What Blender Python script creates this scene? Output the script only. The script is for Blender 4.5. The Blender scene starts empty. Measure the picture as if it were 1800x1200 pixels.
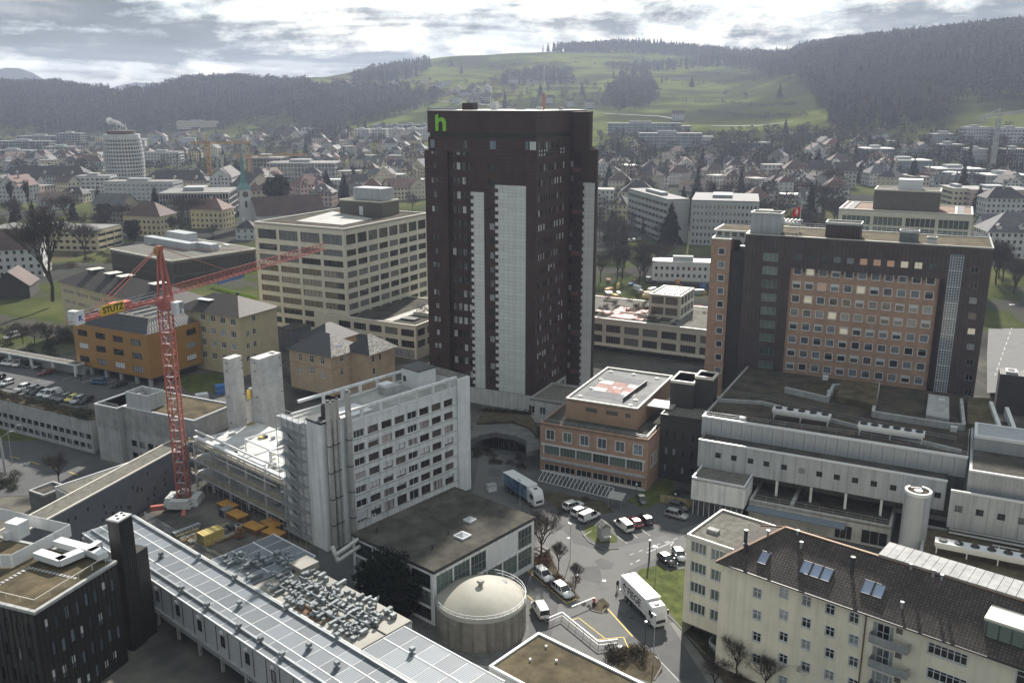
import bpy, bmesh, math, random, bisect
import numpy as np
from mathutils import Vector, Matrix
rnd = random.Random(7); nrs = np.random.RandomState(11)
sc = bpy.context.scene
R = math.radians
# ------------------------------------------------------------------ camera, sky, sun, exposure
F, YH, H = 1580.0, 178.0, 78.0            # focal length and horizon row (photo pixels), eye height (m)
PITCH = math.atan((600 - YH) / F)
cam = bpy.data.cameras.new('camera'); camo = bpy.data.objects.new('camera', cam)
sc.collection.objects.link(camo); sc.camera = camo
camo.location = (0, 0, H); camo.rotation_euler = (R(90) - PITCH, 0, 0)
cam.sensor_width = 36; cam.lens = 36 * F / 1800; cam.clip_start = 1; cam.clip_end = 20000
SUN_AZ, SUN_EL = R(12), R(33)             # sun ahead of the camera, a little to the right
SKY = ((8.1, 1.5, 1.7), (7.3, 0.2, 3.0), (2.0, 5.6, 1.0))     # where in the cloud pattern we stand
wd = bpy.data.worlds.new('World'); sc.world = wd; wd.use_nodes = True
def build_world():
	nt = wd.node_tree; nt.nodes.clear(); N = nt.nodes.new; L = nt.links.new
	out = N('ShaderNodeOutputWorld'); bg = N('ShaderNodeBackground'); L(bg.outputs[0], out.inputs[0])
	sky = N('ShaderNodeTexSky'); sky.sky_type = 'NISHITA'; sky.sun_disc = False
	sky.sun_elevation = SUN_EL; sky.sun_rotation = SUN_AZ
	bg.inputs[1].default_value = 0.096
	tc = N('ShaderNodeTexCoord'); sep = N('ShaderNodeSeparateXYZ'); L(tc.outputs['Generated'], sep.inputs[0])
	def math_(op, a, b=None):
		m = N('ShaderNodeMath'); m.operation = op
		for i, v in enumerate((a, b)):
			if v is None: continue
			if isinstance(v, (int, float)): m.inputs[i].default_value = v
			else: L(v, m.inputs[i])
		return m.outputs[0]
	# cloud decks seen in perspective: divide the direction by its height
	zc = math_('MAXIMUM', sep.outputs[2], 0.0); zz = math_('ADD', zc, 0.055)
	comb = N('ShaderNodeCombineXYZ'); L(math_('DIVIDE', sep.outputs[0], zz), comb.inputs[0]); L(math_('DIVIDE', sep.outputs[1], zz), comb.inputs[1])
	def noise(vec, scale, detail, rough, loc, dist=0.0, sc3=(1, 1, 1)):
		mp = N('ShaderNodeMapping'); L(vec, mp.inputs[0]); mp.inputs['Location'].default_value = loc; mp.inputs['Scale'].default_value = sc3
		n = N('ShaderNodeTexNoise'); L(mp.outputs[0], n.inputs['Vector'])
		n.inputs['Scale'].default_value = scale; n.inputs['Detail'].default_value = detail
		n.inputs['Roughness'].default_value = rough; n.inputs['Distortion'].default_value = dist
		return n.outputs['Fac']
	def ramp(fac, stops):
		r = N('ShaderNodeValToRGB'); L(fac, r.inputs[0]); e = r.color_ramp.elements
		while len(e) < len(stops): e.new(0.5)
		for q, (p, c) in zip(e, stops): q.position = p; q.color = (c[0], c[1], c[2], 1)
		return r.outputs[0]
	def mix(f, a, b, kind='MIX'):
		m = N('ShaderNodeMix'); m.data_type = 'RGBA'; m.blend_type = kind
		if isinstance(f, (int, float)): m.inputs[0].default_value = f
		else: L(f, m.inputs[0])
		L(a, m.inputs[6]); L(b, m.inputs[7]); return m.outputs[2]
	# far bright cumulus banks and gaps of pale sky, then a broken grey deck before them
	K = 1.0
	bank = noise(tc.outputs['Generated'], 6.0, 10, 0.62, SKY[0], 0.15, (1.0, 1.0, 2.4)); fine = noise(tc.outputs['Generated'], 16.0, 8, 0.65, (3, 1, 2), 0.1, (1.0, 1.0, 2.2))
	far = ramp(bank, [(0.36, (1.1, 1.45, 1.8)), (0.46, (1.9, 2.15, 2.35)), (0.55, (3.2, 3.2, 3.05)), (0.66, (4.1, 4.0, 3.75))])
	base = mix(0.12, far, sky.outputs[0])
	n1 = math_('ADD', noise(comb.outputs[0], 0.22, 10, 0.58, SKY[1], 0.45), math_('MULTIPLY', math_('SUBTRACT', fine, 0.5), 0.45))
	n2 = math_('ADD', noise(comb.outputs[0], 0.6, 8, 0.6, SKY[2], 0.3), math_('MULTIPLY', math_('SUBTRACT', fine, 0.5), 0.5))
	low_c = ramp(n2, [(0.3, (0.22, 0.3, 0.33)), (0.54, (0.55, 0.65, 0.7)), (0.72, (2.0, 2.05, 2.0))])
	mask = ramp(n1, [(0.44, (0, 0, 0)), (0.53, (0.96, 0.96, 0.96))])
	col = mix(mask, base, low_c)
	# a clouded sky is about three times brighter overhead than at the horizon (CIE overcast sky)
	gr = N('ShaderNodeVectorMath'); gr.operation = 'SCALE'; L(col, gr.inputs[0]); L(math_('MULTIPLY_ADD', zc, 2.0), gr.inputs['Scale'])
	gr.inputs['Scale'].links[0].from_node.inputs[2].default_value = 1.0
	col = gr.outputs[0]
	L(col, bg.inputs[0])
build_world()
sl = bpy.data.lights.new('sun', 'SUN'); sl.energy = 3.2; sl.angle = R(1.5); sl.color = (1.0, 0.94, 0.86)
so = bpy.data.objects.new('sun', sl); sc.collection.objects.link(so)
so.location = (0, 0, 400)
so.rotation_euler = Vector((-math.sin(SUN_AZ) * math.cos(SUN_EL), -math.cos(SUN_AZ) * math.cos(SUN_EL), -math.sin(SUN_EL))).to_track_quat('-Z', 'Y').to_euler()
sc.view_settings.view_transform = 'Standard'; sc.view_settings.look = 'None'
sc.view_settings.gamma = 1; sc.view_settings.exposure = 1.42; sc.view_settings.use_curve_mapping = False
sc.cycles.use_denoising = True
try: sc.cycles.denoiser = 'OPENIMAGEDENOISE'
except Exception: pass
sc.cycles.max_bounces = 5; sc.cycles.diffuse_bounces = 2; sc.cycles.glossy_bounces = 2
sc.cycles.transmission_bounces = 2; sc.cycles.transparent_max_bounces = 4; sc.cycles.volume_bounces = 0
sc.cycles.caustics_reflective = False; sc.cycles.caustics_refractive = False
sc.cycles.volume_step_rate = 4; sc.cycles.volume_max_steps = 64
# ------------------------------------------------------------------ surveying: a photo pixel and a height give a point of the place
CT, ST = math.cos(PITCH), math.sin(PITCH)
def ray(px, py):
	u = (px - 900) / F; v = (600 - py) / F
	return Vector((u, CT + v * ST, -ST + v * CT))
def at(px, py, z=0.0):
	d = ray(px, py); t = (z - H) / d.z
	return Vector((d.x * t, d.y * t, z))
def pj(p):
	q = Vector(p) - Vector((0, 0, H)); Z = q.y * CT - q.z * ST
	return 900 + F * q.x / Z, 600 - F * (q.y * ST + q.z * CT) / Z
# ------------------------------------------------------------------ materials
MATS = {}
def mat(name, col, rough=0.8, var=0.12, scale=0.6, metal=0.0, bump=0.0, bscale=8.0, col2=None, ctr=None, spec=0.5, stripes=None, grime=0.0, streak=0.0, rv=0.0):
	if name in MATS: return MATS[name]
	m = bpy.data.materials.new(name); m.use_nodes = True; MATS[name] = m
	nt = m.node_tree; N = nt.nodes.new; L = nt.links.new; b = nt.nodes['Principled BSDF']
	b.inputs['Roughness'].default_value = rough; b.inputs['Metallic'].default_value = metal
	b.inputs['Specular IOR Level'].default_value = spec
	tc = N('ShaderNodeTexCoord'); co = tc.outputs['Object']
	n = N('ShaderNodeTexNoise'); n.inputs['Scale'].default_value = scale; n.inputs['Detail'].default_value = 8; n.inputs['Roughness'].default_value = 0.65
	L(co, n.inputs['Vector'])
	r = N('ShaderNodeValToRGB'); L(n.outputs['Fac'], r.inputs[0])
	c2 = col2 or tuple(min(1, c * (1 + var)) for c in col); c1 = col if col2 else tuple(c * (1 - var) for c in col)
	lo, hi = ctr or (0.35, 0.65)
	r.color_ramp.elements[0].position = lo; r.color_ramp.elements[1].position = hi
	r.color_ramp.elements[0].color = (*c1, 1); r.color_ramp.elements[1].color = (*c2, 1)
	c = r.outputs[0]
	if grime or streak:
		mp = N('ShaderNodeMapping'); mp.inputs['Scale'].default_value = (1.3, 1.3, 0.07) if streak else (1, 1, 1); L(co, mp.inputs[0])
		g = N('ShaderNodeTexNoise'); g.inputs['Scale'].default_value = 1.0 if streak else 0.25; g.inputs['Detail'].default_value = 6; L(mp.outputs[0], g.inputs['Vector'])
		rr = N('ShaderNodeMapRange'); L(g.outputs['Fac'], rr.inputs[0]); rr.inputs[1].default_value = 0.45; rr.inputs[2].default_value = 0.75
		rr.inputs[3].default_value = 1.0; rr.inputs[4].default_value = 1 - max(grime, streak)
		mx = N('ShaderNodeMix'); mx.data_type = 'RGBA'; mx.blend_type = 'MULTIPLY'; mx.inputs[0].default_value = 1
		L(c, mx.inputs[6]); L(rr.outputs[0], mx.inputs[7]); c = mx.outputs[2]
	h = None
	if stripes:                       # (axis, period, colour factor, bump)
		ax, per, fac, bmp = stripes
		w = N('ShaderNodeTexWave'); w.bands_direction = ax; w.inputs['Scale'].default_value = 0.314 / per; w.inputs['Distortion'].default_value = 0
		L(co, w.inputs['Vector'])
		rr = N('ShaderNodeMapRange'); L(w.outputs['Fac'], rr.inputs[0]); rr.inputs[1].default_value = 0.0; rr.inputs[2].default_value = 0.35; rr.inputs[3].default_value = fac; rr.inputs[4].default_value = 1
		mx = N('ShaderNodeMix'); mx.data_type = 'RGBA'; mx.blend_type = 'MULTIPLY'; mx.inputs[0].default_value = 1
		L(c, mx.inputs[6]); L(rr.outputs[0], mx.inputs[7]); c = mx.outputs[2]
		if bmp: h = w.outputs['Fac']; bump = bmp
	if rv:                            # piece to piece difference
		oi = N('ShaderNodeObjectInfo'); rr = N('ShaderNodeMapRange'); L(oi.outputs['Random'], rr.inputs[0]); rr.inputs[3].default_value = 1 - rv; rr.inputs[4].default_value = 1 + rv
		mx = N('ShaderNodeMix'); mx.data_type = 'RGBA'; mx.blend_type = 'MULTIPLY'; mx.inputs[0].default_value = 1
		L(c, mx.inputs[6]); L(rr.outputs[0], mx.inputs[7]); c = mx.outputs[2]
	L(c, b.inputs['Base Color'])
	if bump:
		if h is None:
			nb = N('ShaderNodeTexNoise'); nb.inputs['Scale'].default_value = bscale; nb.inputs['Detail'].default_value = 4; L(co, nb.inputs['Vector']); h = nb.outputs['Fac']
		bp = N('ShaderNodeBump'); bp.inputs['Strength'].default_value = bump; bp.inputs['Distance'].default_value = 0.06; L(h, bp.inputs['Height']); L(bp.outputs[0], b.inputs['Normal'])
	return m
def glass(name, stops, rough=0.06, tint=(1, 1, 1)):
	"""window glass; what hangs behind the pane differs from window to window"""
	m = bpy.data.materials.new(name); m.use_nodes = True; MATS[name] = m
	nt = m.node_tree; N = nt.nodes.new; L = nt.links.new; b = nt.nodes['Principled BSDF']
	oi = N('ShaderNodeObjectInfo'); tc = N('ShaderNodeTexCoord')
	ad = N('ShaderNodeVectorMath'); ad.operation = 'ADD'; L(tc.outputs['Object'], ad.inputs[0]); L(oi.outputs['Location'], ad.inputs[1])
	mp = N('ShaderNodeMapping'); mp.inputs['Scale'].default_value = (1.6, 1.6, 0.35); L(ad.outputs[0], mp.inputs[0])
	n = N('ShaderNodeTexNoise'); n.inputs['Scale'].default_value = 0.9; n.inputs['Detail'].default_value = 2; L(mp.outputs[0], n.inputs['Vector'])
	a = N('ShaderNodeMath'); a.operation = 'MULTIPLY_ADD'; L(n.outputs['Fac'], a.inputs[0]); a.inputs[1].default_value = 0.5; 
	s = N('ShaderNodeMath'); s.operation = 'SUBTRACT'; L(oi.outputs['Random'], s.inputs[0]); s.inputs[1].default_value = 0.25; L(s.outputs[0], a.inputs[2])
	r = N('ShaderNodeValToRGB'); L(a.outputs[0], r.inputs[0]); e = r.color_ramp.elements
	while len(e) < len(stops): e.new(0.5)
	for q, (p, v) in zip(e, stops): q.position = p; q.color = (v * tint[0], v * tint[1], v * tint[2], 1)
	L(r.outputs[0], b.inputs['Base Color']); b.inputs['Roughness'].default_value = rough; b.inputs['Specular IOR Level'].default_value = 0.55
	return m
def emit(name, col, s):
	m = bpy.data.materials.new(name); m.use_nodes = True; MATS[name] = m; b = m.node_tree.nodes['Principled BSDF']
	b.inputs['Base Color'].default_value = (*[c * 0.28 for c in col], 1); b.inputs['Emission Color'].default_value = (*col, 1); b.inputs['Emission Strength'].default_value = s
	b.inputs['Roughness'].default_value = 0.2
	return m
def tile_mat(name, c1, c2, mortar, sx, sy):
	"""rows of roof tiles on a slope (object x along the eave, y up the slope measured in plan)"""
	m = bpy.data.materials.new(name); m.use_nodes = True; MATS[name] = m
	nt = m.node_tree; N = nt.nodes.new; L = nt.links.new; b = nt.nodes['Principled BSDF']; tc = N('ShaderNodeTexCoord')
	br = N('ShaderNodeTexBrick'); L(tc.outputs['UV'], br.inputs['Vector']); br.inputs['Scale'].default_value = 1; br.offset = 0
	br.inputs['Brick Width'].default_value = sx; br.inputs['Row Height'].default_value = sy; br.inputs['Mortar Size'].default_value = 0.05; br.inputs['Mortar Smooth'].default_value = 0.6
	br.inputs['Color1'].default_value = (*c1, 1); br.inputs['Color2'].default_value = (*c2, 1); br.inputs['Mortar'].default_value = (*mortar, 1)
	n = N('ShaderNodeTexNoise'); n.inputs['Scale'].default_value = 0.35; n.inputs['Detail'].default_value = 6; L(tc.outputs['Object'], n.inputs['Vector'])
	rr = N('ShaderNodeMapRange'); L(n.outputs['Fac'], rr.inputs[0]); rr.inputs[1].default_value = .3; rr.inputs[2].default_value = .7; rr.inputs[3].default_value = 0.7; rr.inputs[4].default_value = 1.25
	mx = N('ShaderNodeMix'); mx.data_type = 'RGBA'; mx.blend_type = 'MULTIPLY'; mx.inputs[0].default_value = 1; L(br.outputs[0], mx.inputs[6]); L(rr.outputs[0], mx.inputs[7]); L(mx.outputs[2], b.inputs['Base Color'])
	bp = N('ShaderNodeBump'); bp.inputs['Strength'].default_value = 0.7; bp.inputs['Distance'].default_value = 0.08; L(br.outputs['Fac'], bp.inputs['Height']); bp.invert = True; L(bp.outputs[0], b.inputs['Normal'])
	b.inputs['Roughness'].default_value = 0.75
	return m
G = MATS
mat('asphalt', (0.055, 0.056, 0.058), 0.85, scale=0.12, col2=(0.095, 0.095, 0.095), ctr=(.3, .7), bump=0.15, bscale=20, grime=0.2)
mat('old_asphalt', (0.09, 0.09, 0.088), 0.85, scale=0.25, col2=(0.14, 0.138, 0.13), bump=0.15, bscale=20, grime=0.2)
mat('pavement', (0.16, 0.155, 0.145), 0.85, scale=0.4, var=0.2, grime=0.2)
mat('grass', (0.045, 0.06, 0.018), 0.95, scale=0.5, col2=(0.11, 0.125, 0.04), bump=0.5, bscale=5, spec=.08)
mat('soil', (0.045, 0.036, 0.026), 0.95, scale=0.6, col2=(0.1, 0.085, 0.055), bump=0.5, bscale=4, spec=.08)
mat('site_ground', (0.10, 0.09, 0.075), 0.95, scale=0.3, col2=(0.2, 0.18, 0.15), bump=0.4, bscale=4, spec=.08)
mat('white_paint', (0.52, 0.52, 0.50), 0.7, 0.25, 2.0, spec=.08)
mat('yellow_paint', (0.55, 0.40, 0.06), 0.7, 0.25, 2.0)
mat('red_paint', (0.32, 0.185, 0.16), 0.7, 0.35, 0.8, spec=.08)
mat('bronze', (0.048, 0.030, 0.027), 0.65, scale=0.22, col2=(0.082, 0.050, 0.044), ctr=(.3, .75), stripes=('Z', 0.915, 0.8, 0.0), streak=0.2, spec=.2)
mat('bronze_groove', (0.018, 0.013, 0.012), 0.6)
mat('white_panel', (0.63, 0.64, 0.62), 0.6, 0.06, 0.8, streak=0.28, rv=0.06)
mat('base_panel', (0.54, 0.54, 0.52), 0.7, 0.1, 0.5, streak=0.35)
mat('concrete', (0.38, 0.38, 0.37), 0.85, 0.16, 0.5, bump=0.1, streak=0.25)
mat('fresh_concrete', (0.52, 0.52, 0.505), 0.85, 0.18, 0.35, bump=0.08, grime=0.12)
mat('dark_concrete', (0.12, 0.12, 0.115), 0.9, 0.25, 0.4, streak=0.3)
mat('off_white', (0.73, 0.74, 0.73), 0.75, 0.08, 0.4, streak=0.32)
mat('white_metal', (0.66, 0.67, 0.67), 0.4, 0.05, 0.6)
mat('parapet_metal', (0.55, 0.54, 0.51), 0.35, 0.08, 0.6, metal=0.4)
mat('cream_parapet', (0.70, 0.66, 0.57), 0.5, 0.06, 0.6)
mat('grey_panel', (0.41, 0.43, 0.445), 0.5, 0.06, 0.4, streak=0.3)
mat('grey_rib', (0.37, 0.385, 0.395), 0.5, 0.06, 0.4, stripes=('X', 0.30, 0.86, 0.3), streak=0.12)
mat('concrete_rib', (0.36, 0.37, 0.37), 0.85, 0.1, 0.4, stripes=('Y', 0.55, 0.62, 0.5), streak=0.3)
mat('blue_grey_metal', (0.15, 0.165, 0.195), 0.45, 0.12, 0.4, stripes=('Y', 2.0, 0.85, 0.0))
mat('gravel', (0.12, 0.115, 0.10), 0.95, scale=1.2, col2=(0.2, 0.19, 0.165), bump=0.3, bscale=12, grime=0.25, spec=.08)
mat('gravel_dark', (0.05, 0.047, 0.04), 0.95, scale=0.35, col2=(0.10, 0.094, 0.08), bump=0.3, bscale=10, grime=0.3, spec=.08)
mat('moss_roof', (0.07, 0.060, 0.040), 0.95, scale=0.4, col2=(0.15, 0.122, 0.075), ctr=(.35, .7), bump=0.6, bscale=5, grime=0.45, spec=.08)
mat('brown_roof', (0.05, 0.045, 0.039), 0.95, scale=0.3, col2=(0.115, 0.095, 0.068), ctr=(.38, .72), bump=0.5, bscale=5, grime=0.35, spec=.08)
mat('light_roof', (0.34, 0.335, 0.31), 0.6, 0.2, 0.3, grime=0.3)
mat('membrane', (0.17, 0.175, 0.175), 0.7, 0.2, 0.3, grime=0.25, spec=.08)
mat('helipad_grey', (0.13, 0.135, 0.145), 0.7, 0.2, 0.4, spec=.08)
mat('brick', (0.39, 0.25, 0.175), 0.85, 0.16, 0.6, stripes=('Z', 0.24, 0.86, 0.1), grime=0.12)
mat('terracotta', (0.37, 0.24, 0.155), 0.7, 0.1, 0.5, stripes=('Z', 0.5, 0.9, 0.0))
mat('purple_clad', (0.048, 0.035, 0.037), 0.6, scale=0.3, col2=(0.078, 0.056, 0.058), stripes=('Y', 0.9, 0.72, 0.3))
mat('dark_clad', (0.035, 0.033, 0.032), 0.6, 0.25, 0.3, stripes=('Y', 0.7, 0.8, 0.2))
mat('black_clad', (0.023, 0.019, 0.016), 0.5, scale=0.4, col2=(0.046, 0.037, 0.031), stripes=('Y', 1.4, 0.6, 0.3))
mat('black_clad_x', (0.016, 0.013, 0.011), 0.5, scale=0.4, col2=(0.034, 0.028, 0.023), stripes=('X', 1.4, 0.6, 0.3))
mat('beige', (0.66, 0.62, 0.51), 0.75, 0.07, 0.35, grime=0.06)
mat('beige_dark', (0.14, 0.125, 0.10), 0.6, 0.1, 0.5, stripes=('X', 0.5, 0.75, 0.2))
mat('orange', (0.34, 0.17, 0.04), 0.5, 0.08, 0.4, grime=0.08)
mat('yellow_wall', (0.52, 0.44, 0.275), 0.85, 0.07, 0.3, grime=0.1)
mat('sand_wall', (0.46, 0.35, 0.235), 0.85, 0.08, 0.4, grime=0.12)
mat('cream_wall', (0.78, 0.72, 0.565), 0.85, 0.07, 0.25, streak=0.16)
mat('slate', (0.035, 0.035, 0.039), 0.65, 0.25, 1.5, stripes=('Z', 0.35, 0.75, 0.2))
mat('slate_worn', (0.10, 0.095, 0.085), 0.8, scale=1.6, col2=(0.30, 0.29, 0.26), ctr=(.42, .58), stripes=('Z', 0.35, 0.7, 0.3))
mat('dark_tile', (0.03, 0.024, 0.021), 0.7, 0.3, 0.8)
mat('zinc', (0.045, 0.05, 0.055), 0.45, 0.2, 0.5, stripes=('X', 0.9, 0.7, 0.3))
mat('balcony_red', (.13, .055, .048), .7, .2)
tile_mat('roof_tile', (0.055, 0.042, 0.035), (0.095, 0.073, 0.060), (0.012, 0.009, 0.008), 0.42, 0.40)
mat('bronze_slat', (0.095, 0.088, 0.068), 0.5, 0.15, 0.4)
mat('steel', (0.50, 0.49, 0.46), 0.35, 0.15, 1.0, metal=0.35, streak=0.2)
mat('galv', (0.36, 0.38, 0.39), 0.45, 0.15, 0.8, metal=0.4)
mat('duct', (0.19, 0.215, 0.225), 0.5, 0.25, 0.7, metal=0.15, grime=0.25, rv=.35)
mat('dark_metal', (0.035, 0.037, 0.04), 0.5, 0.2, 1.0)
mat('crane_red', (0.40, 0.12, 0.095), 0.45, 0.15, 0.5, grime=0.15)
mat('crane_yellow', (0.36, 0.2, 0.05), 0.5, 0.15, 0.5)
mat('sign_yellow', (0.62, 0.42, 0.03), 0.5, 0.05)
mat('black', (0.012, 0.012, 0.013), 0.5, 0.1)
mat('formwork', (0.47, 0.235, 0.045), 0.7, 0.2, 0.6, grime=0.2)
mat('timber', (0.33, 0.27, 0.15), 0.85, 0.25, 0.8)
mat('old_wood', (0.055, 0.048, 0.042), 0.9, 0.3, 1.0)
mat('yellow_timber', (0.52, 0.40, 0.12), 0.8, 0.2, 0.8)
mat('sign_green', (0.22, 0.55, 0.03), 0.5, 0.03)
mat('hoarding_blue', (0.05, 0.16, 0.42), 0.6, 0.1)
mat('hoarding_green', (0.30, 0.42, 0.04), 0.6, 0.1)
mat('hoarding_red', (0.55, 0.14, 0.10), 0.6, 0.3, 1.5)
mat('tank_wall', (0.22, 0.205, 0.17), 0.9, 0.2, 0.5, streak=0.55)
mat('tank_roof', (0.33, 0.315, 0.265), 0.7, 0.12, 0.5, grime=0.3)
mat('container_roof', (0.13, 0.15, 0.17), 0.5, scale=0.15, col2=(0.25, 0.275, 0.30), ctr=(.3, .75), metal=0.1, stripes=('X', 0.28, 0.62, 0.4), grime=0.3, rv=0.25, spec=.3)
mat('container_white', (0.42, 0.43, 0.43), 0.5, 0.05, 0.4, streak=0.1)
mat('cream_deck', (0.30, 0.285, 0.245), 0.6, 0.12, 0.5, grime=0.25)
mat('rust', (0.16, 0.085, 0.045), 0.9, 0.4, 1.2)
mat('copper_green', (0.10, 0.22, 0.215), 0.6, 0.15, 0.6)
mat('tyre', (0.012, 0.012, 0.012), 0.8, 0.2); mat('rim', (0.3, 0.3, 0.3), 0.35, 0.05, metal=0.6)
mat('bark', (0.055, 0.044, 0.035), 0.95, 0.3, 2.0, spec=.08)
mat('twig', (0.072, 0.058, 0.05), 0.95, 0.35, 0.3, spec=.08)
mat('needle', (0.012, 0.018, 0.010), 0.9, 0.4, 0.6, spec=.08)
mat('shrub', (0.055, 0.043, 0.03), 0.95, 0.4, 0.5, spec=.08); mat('shrub_red', (0.11, 0.055, 0.03), 0.95, 0.4, 0.5)
mat('shrub_green', (0.035, 0.042, 0.018), 0.95, 0.4, 0.5)
mat('far_wood', (0.034, 0.030, 0.030), 1.0, scale=0.03, col2=(0.066, 0.053, 0.04), ctr=(.35, .65), spec=.08)
mat('far_conifer', (0.013, 0.019, 0.015), 1.0, 0.35, 0.02, spec=.08)
glass('glass_dark', [(0.0, 0.012), (0.62, 0.022), (0.72, 0.10), (0.9, 0.32)], tint=(.95, 1, 1.05))
glass('glass_tower', [(0.0, 0.016), (0.55, 0.03), (0.7, 0.12), (0.86, 0.5)])
glass('glass_beige', [(0.0, 0.02), (0.45, 0.04), (0.6, 0.12), (0.8, 0.20)], tint=(.98, 1, .98))
glass('glass_green', [(0.0, 0.05), (0.5, 0.11), (0.9, 0.18)], tint=(.75, 1, .85))
glass('glass_blue', [(0.0, 0.10), (0.5, 0.17), (0.9, 0.25)], tint=(.75, .95, 1.15))
glass('glass_brick', [(0.0, 0.02), (0.45, 0.05), (0.65, 0.12), (0.85, 0.22)], tint=(.9, 1, 1.08))
glass('glass_red', [(0.0, 0.02), (0.5, 0.035), (0.75, 0.10), (0.9, 0.42)], tint=(1.1, .95, .95))
glass('skylight', [(0.0, 0.30), (1, 0.38)], rough=0.1, tint=(.8, .95, 1.3))
glass('car_glass', [(0.0, 0.01), (1, 0.02)], rough=0.05)
emit('lit_room', (1.0, 0.92, 0.7), 0.11); emit('lit_orange', (1.0, 0.62, 0.42), 0.06); emit('head_lamp', (1, 1, 1), 0.05)
# ------------------------------------------------------------------ mesh helpers
COL = sc.collection
class MB:
	"""collects quads; build() links them as ONE mesh object"""
	def __init__(s): s.v = []; s.f = []; s.m = []; s.uv = None
	def poly(s, pts, m=0):
		k = len(s.v); s.v += [tuple(p) for p in pts]; s.f.append(tuple(range(k, k + len(pts)))); s.m.append(m); return s
	def box(s, x0, x1, y0, y1, z0, z1, m=0):
		k = len(s.v)
		s.v += [(x0, y0, z0), (x1, y0, z0), (x1, y1, z0), (x0, y1, z0), (x0, y0, z1), (x1, y0, z1), (x1, y1, z1), (x0, y1, z1)]
		for f in ((0, 3, 2, 1), (4, 5, 6, 7), (0, 1, 5, 4), (1, 2, 6, 5), (2, 3, 7, 6), (3, 0, 4, 7)):
			s.f.append(tuple(k + i for i in f)); s.m.append(m)
		return s
	def prism(s, pts, z0, z1, m=0, mtop=None):
		k = len(s.v); n = len(pts)
		s.v += [(p[0], p[1], z0) for p in pts] + [(p[0], p[1], z1) for p in pts]
		for i in range(n):
			j = (i + 1) % n; s.f.append((k + i, k + j, k + n + j, k + n + i)); s.m.append(m)
		s.f.append(tuple(range(k + n, k + 2 * n))); s.m.append(m if mtop is None else mtop)
		s.f.append(tuple(reversed(range(k, k + n)))); s.m.append(m)
		return s
	def cyl(s, x, y, r, z0, z1, n=16, m=0, r1=None, mtop=None):
		r1 = r if r1 is None else r1; k = len(s.v)
		for rr, z in ((r, z0), (r1, z1)):
			s.v += [(x + rr * math.cos(2 * math.pi * i / n), y + rr * math.sin(2 * math.pi * i / n), z) for i in range(n)]
		for i in range(n):
			j = (i + 1) % n; s.f.append((k + i, k + j, k + n + j, k + n + i)); s.m.append(m)
		s.f.append(tuple(range(k + n, k + 2 * n))); s.m.append(m if mtop is None else mtop)
		s.f.append(tuple(reversed(range(k, k + n)))); s.m.append(m)
		return s
	def bar(s, a, b, w, h=None, m=0, n=4):
		"""a straight bar of square (or round, n > 4) section from a to b"""
		h = h or w; a = Vector(a); b = Vector(b); d = b - a
		if d.length < 1e-6: return s
		d.normalize(); up = Vector((0, 0, 1)) if abs(d.z) < 0.95 else Vector((1, 0, 0))
		x = d.cross(up).normalized(); y = x.cross(d); k = len(s.v)
		ring = [(-.5, -.5), (.5, -.5), (.5, .5), (-.5, .5)] if n == 4 else [(.5 * math.cos(2 * math.pi * i / n), .5 * math.sin(2 * math.pi * i / n)) for i in range(n)]
		for p in (a, b): s.v += [tuple(p + x * (u * w) + y * (t * h)) for u, t in ring]
		for i in range(n):
			j = (i + 1) % n; s.f.append((k + i, k + j, k + n + j, k + n + i)); s.m.append(m)
		s.f.append(tuple(range(k + n, k + 2 * n))); s.m.append(m); s.f.append(tuple(reversed(range(k, k + n)))); s.m.append(m)
		return s
	def mesh(s, name, mats, smooth=False):
		me = bpy.data.meshes.new(name); me.from_pydata(s.v, [], s.f)
		for m in mats: me.materials.append(G[m] if isinstance(m, str) else m)
		if len(mats) > 1: me.polygons.foreach_set('material_index', s.m)
		if smooth: me.polygons.foreach_set('use_smooth', [True] * len(s.f))
		me.update(); return me
	def build(s, name, mats, parent=None, smooth=False, kind=None, label=None):
		if not isinstance(mats, (list, tuple)): mats = [mats]
		o = bpy.data.objects.new(name, s.mesh(name, mats, smooth)); COL.objects.link(o)
		if parent is not None: o.parent = parent
		if kind: o['kind'] = kind
		if label: o['label'] = label
		return o
def tag(o, label, cat, group=None):
	o['label'] = label; o['category'] = cat
	if group: o['group'] = group
	return o
def empty(name, loc, rz=0.0):
	o = bpy.data.objects.new(name, None); COL.objects.link(o); o.location = loc; o.rotation_euler = (0, 0, rz); o.empty_display_size = 0.5
	return o
def inst(me, name, parent, loc=(0, 0, 0), rz=0.0, scale=None):
	o = bpy.data.objects.new(name, me); COL.objects.link(o); o.location = loc; o.rotation_euler = (0, 0, rz)
	if parent is not None: o.parent = parent
	if scale: o.scale = scale
	return o
def copy_tree(o, parent=None):
	c = o.copy(); COL.objects.link(c); c.parent = parent
	for ch in o.children:
		copy_tree(ch, c)
	return c
FONTC = {}
def text_mesh(txt, size, depth, m, bold=0.0, shear=0.0):
	cu = bpy.data.curves.new('t', 'FONT'); cu.body = txt; cu.size = size; cu.extrude = depth; cu.offset = bold; cu.align_x = 'LEFT'; cu.shear = shear
	ob = bpy.data.objects.new('t', cu); COL.objects.link(ob); bpy.context.view_layer.update()
	me = bpy.data.meshes.new_from_object(ob.evaluated_get(bpy.context.evaluated_depsgraph_get())); bpy.data.objects.remove(ob)
	me.materials.clear(); me.materials.append(G[m]); return me
WINC = {}
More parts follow.
